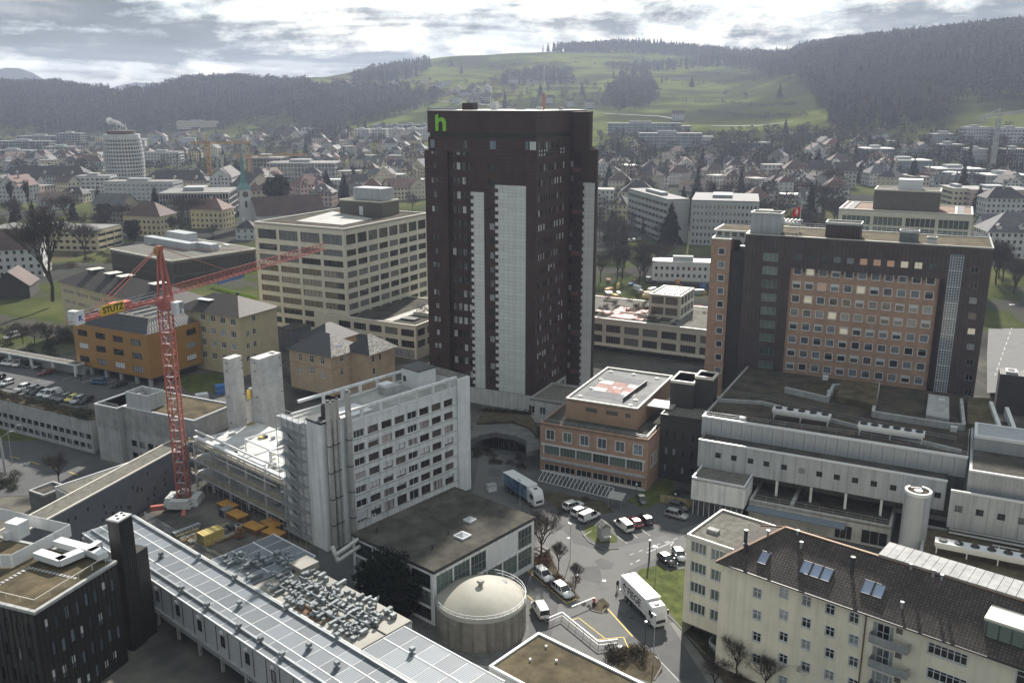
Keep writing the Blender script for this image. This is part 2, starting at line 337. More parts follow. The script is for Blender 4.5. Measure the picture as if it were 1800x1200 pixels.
def win_mesh(w, h, n=1, transom=0.0, fw=0.08, fm='white_metal', gm='glass_dark', blind=0.0, depth=0.16, border=0.0, bm='white_metal'):
	"""a window: pane, frame, mullions, optional blind and a proud surround; x along the wall, y into it"""
	key = (round(w, 2), round(h, 2), n, transom, fw, fm, gm, round(blind, 2), depth, border, bm)
	if key in WINC: return WINC[key]
	b = MB(); y0, y1 = depth - 0.07, depth
	b.poly([(0, y1, 0), (w, y1, 0), (w, y1, h), (0, y1, h)], 1)
	b.box(0, fw, y0, y1 - .002, 0, h); b.box(w - fw, w, y0, y1 - .002, 0, h)
	b.box(fw, w - fw, y0, y1 - .002, 0, fw); b.box(fw, w - fw, y0, y1 - .002, h - fw, h)
	for i in range(1, n): x = w * i / n; b.box(x - fw * .5, x + fw * .5, y0 + .004, y1 - .002, fw, h - fw)
	if transom: b.box(fw, w - fw, y0 + .008, y1 - .002, h * transom - fw * .4, h * transom + fw * .4)
	if blind: b.box(fw, w - fw, y1 - .03, y1 - .004, h * (1 - blind), h - fw, 2)
	if border:
		t = border; d = -0.05
		b.box(-t, 0, d, .05, -t, h + t); b.box(w, w + t, d, .05, -t, h + t); b.box(0, w, d, .05, -t, 0); b.box(0, w, d, .05, h, h + t)
	WINC[key] = b.mesh('window', [fm, gm, bm]); return WINC[key]
class Bld:
	"""a building set out on a local frame: x = p (runs right and away), y = q (runs left and away)"""
	def __init__(s, name, label, cat, O, a, zb=0.0, group=None):
		s.a = R(a); s.O = Vector((O[0], O[1], 0)); s.zb = zb
		s.e1 = Vector((math.sin(s.a), math.cos(s.a), 0)); s.e2 = Vector((-math.cos(s.a), math.sin(s.a), 0))
		s.root = empty(name, (O[0], O[1], zb), math.pi / 2 - s.a); tag(s.root, label, cat, group)
	def W(s, p, q, z): return s.O + s.e1 * p + s.e2 * q + Vector((0, 0, z))
	def L(s, w): d = Vector(w) - s.O; return d.dot(s.e1), d.dot(s.e2)
	def px(s, x, y, z): return s.L(at(x, y, z))
	def hq(s, x, y, p=0.0):
		"""pixel on the plane p = const -> (q, z)"""
		d = ray(x, y); c = Vector((0, 0, H)); t = (p - (c - s.O).dot(s.e1)) / d.dot(s.e1); w = c + d * t
		return s.L(w)[1], w.z
	def hp(s, x, y, q=0.0):
		d = ray(x, y); c = Vector((0, 0, H)); t = (q - (c - s.O).dot(s.e2)) / d.dot(s.e2); w = c + d * t
		return s.L(w)[0], w.z
	def box(s, name, p0, p1, q0, q1, z0, z1, m, parent=None, **k):
		return MB().box(p0, p1, q0, q1, z0 - s.zb, z1 - s.zb).build(name, m, parent or s.root, **k)
	def wall(s, face, fixed, c0, c1, z0, z1, ops=(), m='off_white', depth=0.25, name='wall', parent=None, mrev=None):
		"""a wall sheet with real openings and reveals; face 'p' = the q = fixed wall (faces right-front), 'q' = the p = fixed wall (faces left-front)"""
		b = MB(); zb = s.zb
		P = (lambda c, d, z: (c, fixed + d, z - zb)) if face == 'p' else (lambda c, d, z: (fixed + d, c, z - zb))
		cs = sorted({c0, c1, *[round(o[i], 4) for o in ops for i in (0, 1) if c0 < o[i] < c1]}); zs = sorted({z0, z1, *[round(o[i], 4) for o in ops for i in (2, 3) if z0 < o[i] < z1]})
		ng = {}
		mids_c = [(a + b_) / 2 for a, b_ in zip(cs, cs[1:])]; mids_z = [(a + b_) / 2 for a, b_ in zip(zs, zs[1:])]
		hole = [[False] * len(mids_z) for _ in mids_c]
		for o in ops:
			for i, mc in enumerate(mids_c):
				if o[0] < mc < o[1]:
					for j, mz in enumerate(mids_z):
						if o[2] < mz < o[3]: hole[i][j] = True
		for j in range(len(mids_z)):              # merge runs of cells along the wall
			i = 0
			while i < len(mids_c):
				if hole[i][j]: i += 1; continue
				k = i
				while k + 1 < len(mids_c) and not hole[k + 1][j]: k += 1
				b.poly([P(cs[i], 0, zs[j]), P(cs[k + 1], 0, zs[j]), P(cs[k + 1], 0, zs[j + 1]), P(cs[i], 0, zs[j + 1])]); i = k + 1
		for o in ops:
			a0, a1, y0, y1 = o[:4]
			for (u, v) in (((a0, y0), (a1, y0)), ((a1, y0), (a1, y1)), ((a1, y1), (a0, y1)), ((a0, y1), (a0, y0))):
				b.poly([P(u[0], 0, u[1]), P(v[0], 0, v[1]), P(v[0], depth, v[1]), P(u[0], depth, u[1])], 1)
		return b.build(name, [m, mrev or m], parent or s.root)
	def win(s, face, fixed, o, parent=None, name='window', **k):
		me = win_mesh(o[1] - o[0], o[3] - o[2], **k)
		if face == 'p': return inst(me, name, parent or s.root, (o[0], fixed, o[2] - s.zb))
		return inst(me, name, parent or s.root, (fixed, o[1], o[2] - s.zb), -math.pi / 2)
	def roof(s, p0, p1, q0, q1, z, m, par=0.5, pm='parapet_metal', t=0.35, name='roof', parent=None, pn='parapet'):
		"""flat roof sheet with a parapet round it; z = parapet top"""
		pa = parent or s.root; zb = s.zb
		r = MB().box(p0 + t, p1 - t, q0 + t, q1 - t, z - par - 0.25 - zb, z - par - zb).build(name, m, pa)
		if par: 
			b = MB(); z0, z1 = z - par - 0.3 - zb, z - zb
			b.box(p0, p1, q0, q0 + t, z0, z1); b.box(p0, p1, q1 - t, q1, z0, z1); b.box(p0, p0 + t, q0 + t, q1 - t, z0, z1); b.box(p1 - t, p1, q0 + t, q1 - t, z0, z1)
			b.build(pn, pm, pa)
		return r
	def shell(s, p0, p1, q0, q1, z0, z1, m, opsP=(), opsQ=(), depth=0.25, mrev=None):
		"""four walls; the two that face the camera may have openings"""
		s.wall('p', q0, p0, p1, z0, z1, opsP, m, depth, mrev=mrev); s.wall('q', p0, q0, q1, z0, z1, opsQ, m, depth, mrev=mrev)
		s.wall('p', q1, p0, p1, z0, z1, (), m); s.wall('q', p1, q0, q1, z0, z1, (), m)
	def rail(s, pts, z, h=1.0, m='galv', step=2.0, name='railing', w=0.05, bars=2, parent=None):
		b = MB(); zb = s.zb
		for (a, c) in zip(pts, pts[1:]):
			A = Vector((a[0], a[1], z - zb)); C = Vector((c[0], c[1], z - zb)); n = max(1, int((C - A).length / step))
			for i in range(n + 1): P = A.lerp(C, i / n); b.bar(P, P + Vector((0, 0, h)), w)
			for j in range(bars): o = Vector((0, 0, h * (j + 1) / bars)); b.bar(A + o, C + o, w)
		return b.build(name, m, parent or s.root)
def lerp(a, b, t): return a + (b - a) * t
def spread_ops(first, last, n, w, z0, z1):
	"""n openings of width w whose centres run from first to last"""
	return [(c - w / 2, c + w / 2, z0, z1) for c in ([lerp(first, last, i / (n - 1)) for i in range(n)] if n > 1 else [first])]
# ------------------------------------------------------------------ terrain
def sm(x, a, b):
	t = np.clip((x - a) / (b - a), 0, 1); return t * t * (3 - 2 * t)
TU = [-500, 0, 200, 320, 450, 600, 850, 1100, 1300, 1450, 1650, 1800, 2400]
TY = [300, 450, 700, 1000, 1300, 1600, 1900, 2200, 2600, 3200, 5200]
TZ = [[6, 8, 9, 10, 12, 18, 75, 118, 105, 70, 60],
      [6, 8, 9, 10, 12, 18, 72, 116, 105, 70, 60],
      [6, 8, 9, 10, 13, 20, 70, 100, 92, 70, 60],
      [6, 8, 9, 10, 13, 24, 85, 126, 110, 70, 60],
      [5, 8, 10, 12, 16, 38, 90, 122, 122, 90, 70],
      [4, 8, 12, 18, 32, 60, 105, 125, 160, 120, 80],
      [4, 8, 14, 28, 50, 80, 110, 150, 224, 180, 100],
      [3, 8, 15, 32, 55, 85, 115, 155, 232, 200, 100],
      [3, 8, 16, 35, 58, 88, 125, 170, 208, 180, 100],
      [3, 10, 18, 42, 84, 150, 188, 195, 195, 160, 100],
      [3, 10, 20, 50, 122, 182, 196, 190, 180, 150, 100],
      [3, 10, 22, 56, 140, 205, 214, 200, 180, 150, 100],
      [3, 10, 22, 56, 140, 210, 220, 200, 180, 150, 100]]
TT = (np.array(TU) - 900) / 1633.0
gy = np.concatenate([np.arange(30, 300, 4.0), np.geomspace(300, 4300, 88)])
gt = np.linspace(-1.15, 1.15, 185)
def near_z(x, y):
	# the street in the lower left lies deeper, the car park behind it higher
	low = -3.7 * sm(-x, 58, 80) * (1 - sm(y, 250, 300))
	w = (x + 104.0) * math.sin(R(28)) + (y - 203.0) * math.cos(R(28))     # distance behind the car-park wall
	up = sm(w, 3.0, 6.0) * sm(-x, 58, 64) 
	base = low * (1 - up) + 5.0 * up
	return np.where(y > 225, np.maximum(base, 3.0 * sm(y, 225, 262)), base)
GZ = np.zeros((len(gy), len(gt)))
for i, y in enumerate(gy):
	c = np.array([np.interp(y, TY, r) for r in TZ]); GZ[i] = np.interp(gt, TT, c)
def blur(a):
	b = np.pad(a, 1, mode='edge'); return (b[:-2, 1:-1] + b[2:, 1:-1] + b[1:-1, :-2] + b[1:-1, 2:] + 2 * b[1:-1, 1:-1]) / 6
for _ in range(14): GZ = blur(GZ)
yy, tt = np.meshgrid(gy, gt, indexing='ij'); xx = yy * tt
GZ += (np.sin(xx * .011 + 1) * np.sin(yy * .009) + .6 * np.sin(xx * .023 + yy * .017)) * 4.0 * sm(yy, 900, 1800)
wn = 1 - sm(yy, 262, 330)
GZ = near_z(xx, yy) * wn + GZ * (1 - wn)
GYL = gy.tolist(); GTL = gt.tolist(); GZL = GZ.tolist(); DT = GTL[1] - GTL[0]
def tz(x, y):
	t = x / max(y, 1.0); i = min(max(bisect.bisect(GYL, y) - 1, 0), len(GYL) - 2); j = min(max(int((t - GTL[0]) / DT), 0), len(GTL) - 2)
	fy = (y - GYL[i]) / (GYL[i + 1] - GYL[i]); fx = (t - GTL[j]) / DT; a, b = GZL[i], GZL[i + 1]
	return (a[j] * (1 - fx) + a[j + 1] * fx) * (1 - fy) + (b[j] * (1 - fx) + b[j + 1] * fx) * fy
def gp(px, py, y0=150.0):
	"""where the sight line through a pixel meets the terrain"""
	d = ray(px, py); y = y0; last = None
	while y < 4200:
		t = y / d.y; z = H + d.z * t
		if z <= tz(d.x * t, y):
			lo, hi = last or y0, y
			for _ in range(14):
				m = (lo + hi) / 2; t = m / d.y
				if H + d.z * t <= tz(d.x * t, m): hi = m
				else: lo = m
			t = hi / d.y; return Vector((d.x * t, hi, tz(d.x * t, hi)))
		last = y; y *= 1.012
	return None
# ------------------------------------------------------------------ ground sheet, hills
def terrain():
	v = np.stack([xx, yy, GZ], -1).reshape(-1, 3); nr, nc = GZ.shape
	idx = np.arange(nr * nc).reshape(nr, nc)
	f = np.stack([idx[:-1, :-1], idx[:-1, 1:], idx[1:, 1:], idx[1:, :-1]], -1).reshape(-1, 4)
	me = bpy.data.meshes.new('ground'); me.from_pydata(v.tolist(), [], f.tolist())
	me.polygons.foreach_set('use_smooth', [True] * len(f))
	a = me.attributes.new('meadow', 'FLOAT', 'POINT')
	pxs = 900 + 1633 * tt
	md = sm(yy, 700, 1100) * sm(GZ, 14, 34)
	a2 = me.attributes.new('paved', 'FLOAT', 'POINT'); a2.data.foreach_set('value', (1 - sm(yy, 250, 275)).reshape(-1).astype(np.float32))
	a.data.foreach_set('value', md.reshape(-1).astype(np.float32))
	m = bpy.data.materials.new('ground'); m.use_nodes = True; nt = m.node_tree; N = nt.nodes.new; L = nt.links.new; b = nt.nodes['Principled BSDF']
	b.inputs['Roughness'].default_value = 0.95; b.inputs['Specular IOR Level'].default_value = 0.0
	tc = N('ShaderNodeTexCoord')
	def nz(scale, stops, detail=6):
		n = N('ShaderNodeTexNoise'); n.inputs['Scale'].default_value = scale; n.inputs['Detail'].default_value = detail; L(tc.outputs['Object'], n.inputs['Vector'])
		r = N('ShaderNodeValToRGB'); L(n.outputs['Fac'], r.inputs[0]); e = r.color_ramp.elements
		while len(e) < len(stops): e.new(.5)
		for q, (p, c) in zip(e, stops): q.position = p; q.color = (*c, 1)
		return r.outputs[0]
	town = nz(0.02, [(0.36, (0.05, 0.05, 0.048)), (0.46, (0.075, 0.072, 0.062)), (0.5, (0.055, 0.068, 0.026)), (0.62, (0.10, 0.105, 0.045)), (.7, (.09, .075, .05))])
	field = nz(0.006, [(0.36, (0.028, 0.031, 0.011)), (0.47, (0.045, 0.053, 0.014)), (0.56, (0.11, 0.13, 0.028)), (0.66, (0.05, 0.048, 0.018))], 8)  # grass tones vary; the brightest patches are sunlight painted into the colour
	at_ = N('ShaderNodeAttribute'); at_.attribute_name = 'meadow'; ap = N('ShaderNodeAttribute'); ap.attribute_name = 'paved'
	yard_c = nz(0.15, [(0.35, (0.075, 0.074, 0.07)), (0.5, (0.11, 0.105, 0.095)), (0.62, (0.15, 0.14, 0.12))], 8)
	mp_ = N('ShaderNodeMix'); mp_.data_type = 'RGBA'; L(ap.outputs['Fac'], mp_.inputs[0]); L(town, mp_.inputs[6]); L(yard_c, mp_.inputs[7]); town = mp_.outputs[2]
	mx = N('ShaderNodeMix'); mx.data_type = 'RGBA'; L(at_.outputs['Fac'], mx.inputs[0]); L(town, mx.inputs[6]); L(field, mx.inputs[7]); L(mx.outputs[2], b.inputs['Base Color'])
	me.materials.append(m)
	o = bpy.data.objects.new('ground', me); COL.objects.link(o); o['kind'] = 'structure'
terrain()
def sheet(name, pts, m, lift, z=0.0, kind='structure', px=True):
	P = [at(x, y, z) for x, y in pts] if px else [Vector((x, y, z)) for x, y in pts]
	b = MB(); b.poly([(p.x, p.y, z + lift) for p in P])
	return b.build(name, m, None, kind=kind)
def curb(name, pts, z=0.0, w=0.18, h=0.12, m='pavement', px=True):
	P = [at(x, y, z) for x, y in pts] if px else pts
	b = MB()
	for a, c in zip(P, P[1:]): b.bar(Vector((a[0], a[1], z + h / 2)), Vector((c[0], c[1], z + h / 2)), w, h)
	o = b.build(name, m); o['kind'] = 'structure'; return o
def stripes(name, segs, m='white_paint', w=0.14, z=0.0, lift=0.016, kind='structure'):
	b = MB()
	for (x0, y0, x1, y1) in segs:
		A = at(x0, y0, z); C = at(x1, y1, z); d = (C - A); n = Vector((-d.y, d.x, 0)).normalized() * (w / 2)
		b.poly([tuple(A + n + Vector((0, 0, lift))), tuple(A - n + Vector((0, 0, lift))), tuple(C - n + Vector((0, 0, lift))), tuple(C + n + Vector((0, 0, lift)))])
	o = b.build(name, m); o['kind'] = kind; return o
def near_ground():
	# yard of the hospital: a broad asphalt sheet, with lawns, bays and markings on it
	sheet('courtyard', [(560, 1330), (560, 900), (830, 760), (940, 740), (1240, 700), (1500, 700), (1900, 860), (1900, 1330)], 'asphalt', 0.004)
	sheet('drive', [(950, 1200), (985, 1050), (905, 985), (830, 870), (845, 790), (880, 800), (905, 850), (965, 900), (1010, 955), (1060, 968), (1140, 950), (1240, 915), (1330, 880), (1340, 905), (1250, 945), (1165, 975), (1100, 1005), (1080, 1060), (1110, 1120), (1240, 1230), (1200, 1330), (1000, 1330)], 'old_asphalt', 0.008)
	sheet('lawn', [(1125, 1000), (1190, 985), (1215, 1000), (1222, 1110), (1200, 1105), (1150, 1040), (1118, 1012)], 'grass', 0.012)
	sheet('lawn', [(1025, 915), (1040, 905), (1085, 945), (1085, 953), (1050, 955), (1030, 940)], 'grass', 0.012)
	sheet('lawn', [(1128, 865), (1180, 830), (1190, 890), (1165, 880), (1135, 895), (1100, 880)], 'grass', 0.012)
	sheet('lawn', [(950, 860), (1000, 870), (1060, 880), (1080, 900), (1050, 905), (1010, 890), (985, 895), (960, 880)], 'soil', 0.012)
	sheet('planting_bed', [(905, 965), (960, 960), (985, 1010), (1020, 1050), (1000, 1060), (950, 1010), (935, 990)], 'soil', 0.012)
	sheet('planting_bed', [(1040, 1060), (1060, 1050), (1072, 1062), (1066, 1075), (1045, 1075)], 'soil', 0.012)
	sheet('planting_bed', [(1060, 1150), (1110, 1130), (1155, 1150), (1165, 1180), (1145, 1200), (1090, 1180)], 'soil', 0.012)
	sheet('pavement', [(1178, 1095), (1186, 1090), (1300, 1230), (1270, 1240)], 'pavement', 0.012)
	sheet('planting_bed', [(1200, 1110), (1290, 1100), (1400, 1200), (1300, 1230), (1255, 1180)], 'soil', 0.014)
	sheet('parking_bay', [(985, 890), (1010, 880), (1062, 920), (1025, 925)], 'asphalt', 0.013)
	sheet('parking_bay', [(1065, 915), (1130, 895), (1165, 920), (1095, 955)], 'asphalt', 0.013)
	sheet('parking_bay', [(1150, 985), (1205, 965), (1225, 975), (1225, 995), (1175, 1003)], 'asphalt', 0.016)
	sheet('parking_strip', [(915, 1005), (935, 992), (1005, 1055), (1000, 1068), (985, 1062)], 'asphalt', 0.013)
	stripes('road_marking', [(1107, 975, 1114, 972), (1123, 969, 1130, 966), (1138, 964, 1145, 961), (1153, 958, 1160, 955), (1168, 953, 1176, 950), (1184, 948, 1192, 945), (1200, 942, 1208, 939), (1216, 936, 1224, 933)])
	stripes('road_marking', [(1108, 991, 1112, 990), (1118, 987, 1125, 983)], w=0.25)
	stripes('road_arrow', [(1137, 971, 1178, 954), (1170, 954, 1185, 951), (1178, 959, 1185, 951)], w=0.2)
	stripes('bay_line', [(1026, 941, 1040, 932), (1000, 905, 1018, 900), (1112, 938, 1121, 945), (1126, 930, 1143, 941), (1137, 921, 1150, 928), (1085, 942, 1103, 955), (1200, 962, 1208, 978), (1152, 985, 1175, 1003), (1175, 1003, 1195, 995)], w=0.1)
	stripes('yellow_line', [(1068, 1069, 1112, 1118)], 'yellow_paint', w=0.22)
	stripes('yellow_line', [(928, 1003, 996, 1060), (996, 1060, 1013, 1052), (928, 1003, 934, 1001), (926, 1045, 940, 1057), (1003, 1090, 1017, 1085), (1017, 1085, 1063, 1121), (1045, 1124, 1096, 1119), (1096, 1119, 1104, 1137)], 'yellow_paint', w=0.16)
	stripes('white_line', [(1152, 1152, 1230, 1235)], w=0.12)
	for i, (x, y, r_) in enumerate(((985, 960, 3.5), (1040, 1010, 3), (1095, 1060, 2.4), (1130, 1130, 3), (960, 930, 3), (1180, 935, 3), (905, 880, 3), (1060, 990, 2), (1075, 1115, 2.2), (870, 830, 3))):
		c = at(x, y, 0); n = 7; sheet('asphalt_patch', [(c.x + r_ * rnd.uniform(.5, 1) * math.cos(6.283 * k / n), c.y + 1.4 * r_ * rnd.uniform(.5, 1) * math.sin(6.283 * k / n)) for k in range(n)], 'asphalt' if i % 2 else 'old_asphalt', .0105 + .0003 * i, px=False)
	for x, y in ((1000, 945), (1062, 1020), (1110, 1085), (1150, 960), (940, 905), (1015, 1010), (1090, 1135), (1215, 940)):
		c = at(x, y, 0); b = MB(); b.cyl(c.x, c.y, .38, .012, .022, 14); b.build('manhole_cover', 'dark_metal', kind='structure')
	curb('kerb', [(1020, 925), (1025, 940), (1035, 952), (1062, 966), (1088, 964)])
	curb('kerb', [(1052, 1057), (1040, 1063), (1040, 1073), (1058, 1077), (1068, 1066)])
	curb('kerb', [(1125, 1035), (1185, 1092), (1250, 1160)]); curb('kerb', [(1155, 1150), (1164, 1170), (1150, 1195)])
	# street in the lower left
	z = -3.7
	sheet('street', [(-120, 745), (0, 755), (100, 779), (200, 818), (150, 850), (60, 870), (-120, 880)], 'asphalt', 0.05, z)
	sheet('verge', [(-120, 735), (0, 745), (90, 773), (30, 775), (-120, 770)], 'grass', 0.06, z)
	stripes('lane_line', [(17, 802, 35, 806), (52, 811, 69, 816), (86, 820, 103, 826), (121, 829, 137, 835)], 'yellow_paint', 0.2, z, 0.07)
	stripes('speed_marking', [(35, 814, 44, 813), (44, 813, 43, 816), (43, 816, 36, 817), (46, 815, 50, 812), (50, 812, 52, 815), (52, 815, 47, 817), (47, 817, 46, 815)], 'white_paint', 0.3, z, 0.07)
	# car park on the upper terrace
	z = 5.0
	sheet('car_park', [(-150, 640), (0, 628), (60, 640), (130, 652), (350, 690), (480, 720), (420, 760), (300, 740), (162, 708), (0, 680), (-150, 660)], 'asphalt', 0.03, z)
	stripes('bay_line', [(110 + 17 * i, 668 + 2.2 * i, 136 + 17 * i, 659 + 2.0 * i) for i in range(7)] + [(32 + 5 * i, 678 - 1.3 * i, 35 + 5 * i, 677 - 1.3 * i) for i in range(8)] + [(62 + 5 * i, 677 - 1.3 * i, 65 + 5 * i, 676 - 1.3 * i) for i in range(8)], 'white_paint', 0.14, z, 0.045)
	sheet('lawn', [(300, 660), (380, 655), (420, 668), (400, 690), (330, 690)], 'grass', 0.045, z)
	# avenue at the right edge
	g = [at(x, y, 3.1) for x, y in ((1735, 620), (1740, 540), (1735, 527), (1815, 545), (1860, 640), (1860, 690), (1735, 690))]
	b = MB(); b.poly([(p.x, p.y, 3.1) for p in g]); b.build('avenue', 'old_asphalt', kind='structure')
	stripes('lane_line', [(1749 + 3.2 * i, 660 - 9 * i, 1750.5 + 3.2 * i, 655 - 9 * i) for i in range(11)] + [(1790 + 4 * i, 660 - 10 * i + 30, 1792 + 4 * i, 655 - 10 * i + 30) for i in range(3)], 'white_paint', .18, 3.1, .02); stripes('zebra_crossing', [(1738 + 3.4 * i, 548, 1739 + 3.4 * i, 553) for i in range(8)], 'yellow_paint', .5, 3.1, .02)
near_ground()
# ------------------------------------------------------------------ trees
def tree_skeleton(seed, h, spread, levels, nb, trunk_frac=0.28, upright=0.5):
	r = random.Random(seed); segs = []; tips = []
	def grow(p, d, ln, rad, lev):
		q = p + d * ln; mid = p + d * (ln * .5) + Vector((r.uniform(-1, 1), r.uniform(-1, 1), 0)) * ln * .05
		segs.append((p, mid, rad, rad * .85, lev)); segs.append((mid, q, rad * .85, rad * .65, lev))
		if lev == levels: tips.append((q, d)); return
		n = nb if lev > 0 else nb + 2
		for i in range(n):
			ang = 2 * math.pi * (i + r.uniform(-.3, .3)) / n + lev; tilt = r.uniform(.35, .8) * spread
			side = Vector((math.cos(ang), math.sin(ang), 0)); nd = (d * math.cos(tilt) + side * math.sin(tilt) + Vector((0, 0, upright * .25))).normalized()
			grow(p + d * ln * r.uniform(.55, 1.0) if lev else p + d * ln * r.uniform(.6, 1.0), nd, ln * r.uniform(.6, .86), rad * .55, lev + 1)
	grow(Vector((0, 0, 0)), Vector((r.uniform(-.04, .04), r.uniform(-.04, .04), 1)).normalized(), h * trunk_frac, h * 0.017, 0)
	return segs, tips, r
def bare_tree(seed, h=1.0, spread=1.0, levels=4, nb=3, twigs=5, tw=0.012, upright=.5):
	"""trunk-and-limbs mesh and a crown of fine twigs"""
	segs, tips, r = tree_skeleton(seed, h, spread, levels, nb, upright=upright)
	a, c = MB(), MB()
	for p, q, r0, r1, lev in segs:
		(a if lev < 3 else c).bar(p, q, max(2 * r0, tw * h * .7), n=5 if lev < 2 else (4 if lev < 3 else 3))
	for q, d in tips:
		for i in range(twigs):
			e = (d + Vector((r.uniform(-1, 1), r.uniform(-1, 1), r.uniform(-.5, .9))) * .9).normalized() * h * r.uniform(.05, .12)
			s = e.cross(Vector((r.uniform(-1, 1), r.uniform(-1, 1), r.uniform(-1, 1)))).normalized() * tw * h
			c.poly([q - s * .5, q + s * .5, q + e])
			m = q + e * .5; e2 = (e + Vector((r.uniform(-1, 1), r.uniform(-1, 1), r.uniform(-1, 1))) * h * .05)
			c.poly([m - s * .35, m + s * .35, m + e2 * .7])
	return a.mesh('trunk', ['bark']), c.mesh('crown', ['twig'])
def conifer(seed, layers=17, per=11, slim=0.2):
	r = random.Random(seed); a, c = MB(), MB()
	a.cyl(0, 0, .018, 0, .9, 6, r1=.004)
	for i in range(layers):
		t = i / (layers - 1); z = .07 + .9 * t; R0 = slim * (1 - t) ** .85 + .012
		for k in range(per):
			g = 2 * math.pi * (k + r.uniform(-.4, .4)) / per + i * .7; rr = R0 * r.uniform(.4, 1.3); wd_ = rr * .3 + .008
			d = Vector((math.cos(g), math.sin(g), 0)); s = Vector((-d.y, d.x, 0)) * wd_
			tip = d * rr + Vector((0, 0, z - rr * .35)); mid = d * rr * .55 + Vector((0, 0, z + .012))
			c.poly([(0, 0, z + .025), mid - s, tip, mid + s])
			c.poly([(0, 0, z - .01), mid - s * .6 + Vector((0, 0, -.03)), tip + Vector((0, 0, -.03)), mid + s * .6 + Vector((0, 0, -.03))])
	return a.mesh('trunk', ['bark']), c.mesh('crown', ['needle'])
def bush_mesh(seed, n=260, m='shrub', flat=.8):
	r = random.Random(seed); b = MB()
	for i in range(n):
		d = Vector((r.gauss(0, 1), r.gauss(0, 1), abs(r.gauss(0, 1)))).normalized(); rr = r.uniform(.35, 1.0) ** .6 * (1 + .25 * math.sin(d.x * 5 + seed) * math.cos(d.y * 4))
		p = Vector((d.x * rr, d.y * rr, d.z * rr * flat)); s = Vector((r.uniform(-1, 1), r.uniform(-1, 1), r.uniform(-.3, 1))).normalized() * .16; q = s.cross(Vector((r.uniform(-1, 1), r.uniform(-1, 1), r.uniform(-1, 1)))).normalized() * .06
		b.poly([p - q, p + q, p + s])
	for i in range(14):
		g = i * 2.4; b.bar((0, 0, 0), (math.cos(g) * .6, math.sin(g) * .6, .6 * flat), .03, n=3)
	return b.mesh('foliage', [m])
BARE = [bare_tree(s, 1.0, sp, 5, 3, 3, .005) for s, sp in ((3, .9), (8, .75), (21, 1.0), (34, .6))]
BARE_FAR = [bare_tree(s, 1.0, sp, 4, 3, 3, .008) for s, sp in ((5, 1.0), (17, .85), (29, 1.1))]
POPLAR = bare_tree(44, 1.0, .42, 4, 3, 4, .011, upright=2.2)
CONI = [conifer(2), conifer(9, 16, 10, .17), conifer(15, 18, 11, .24)]
def plant(name, proto, loc, h, label, cat='tree', group=None, w=1.0, rz=None):
	t = empty(name, loc, rnd.uniform(0, 6.28) if rz is None else rz); tag(t, label, cat, group)
	inst(proto[0], 'trunk', t, scale=(h, h, h)); inst(proto[1], 'crown', t, scale=(h * w, h * w, h)); return t
def clump_tree(seed, n=40, per=120):
	r = random.Random(seed); a, c = MB(), MB(); a.cyl(0, 0, .022, 0, .8, 7, r1=.008)
	for i in range(n):
		z = .16 + .8 * i / n; R0 = .30 * math.sin(math.pi * min(1, .22 + .78 * (1 - i / n))) ** .7; g = i * 2.4 + r.uniform(-.5, .5); o = Vector((math.cos(g) * R0 * r.uniform(.35, .9), math.sin(g) * R0 * r.uniform(.35, .9), z)); a.bar((0, 0, z - .05), o, .01, n=3); k = r.uniform(.07, .12)
		for j in range(per):
			d = Vector((r.gauss(0, 1), r.gauss(0, 1), r.gauss(0, .6))).normalized(); p = o + d * k * r.uniform(.4, 1); e = (d + Vector((0, 0, .5))).normalized() * .05; s = e.cross(Vector((r.uniform(-1, 1), r.uniform(-1, 1), r.uniform(-1, 1)))).normalized() * .016; c.poly([p - s, p + s, p + e])
	return a.mesh('trunk', ['bark']), c.mesh('crown', ['needle'])
PINE = [clump_tree(4), clump_tree(12)]
BUSH = {k: [bush_mesh(s, 260, m) for s in (1, 2)] for k, m in (('brown', 'shrub'), ('red', 'shrub_red'), ('green', 'shrub_green'))}
def bush(kind, loc, r, label, h=None, group=None, name='bush'):
	t = empty(name, loc, rnd.uniform(0, 6)); tag(t, label, 'bush', group)
	inst(rnd.choice(BUSH[kind]), 'foliage', t, scale=(r, r, h or r)); return t
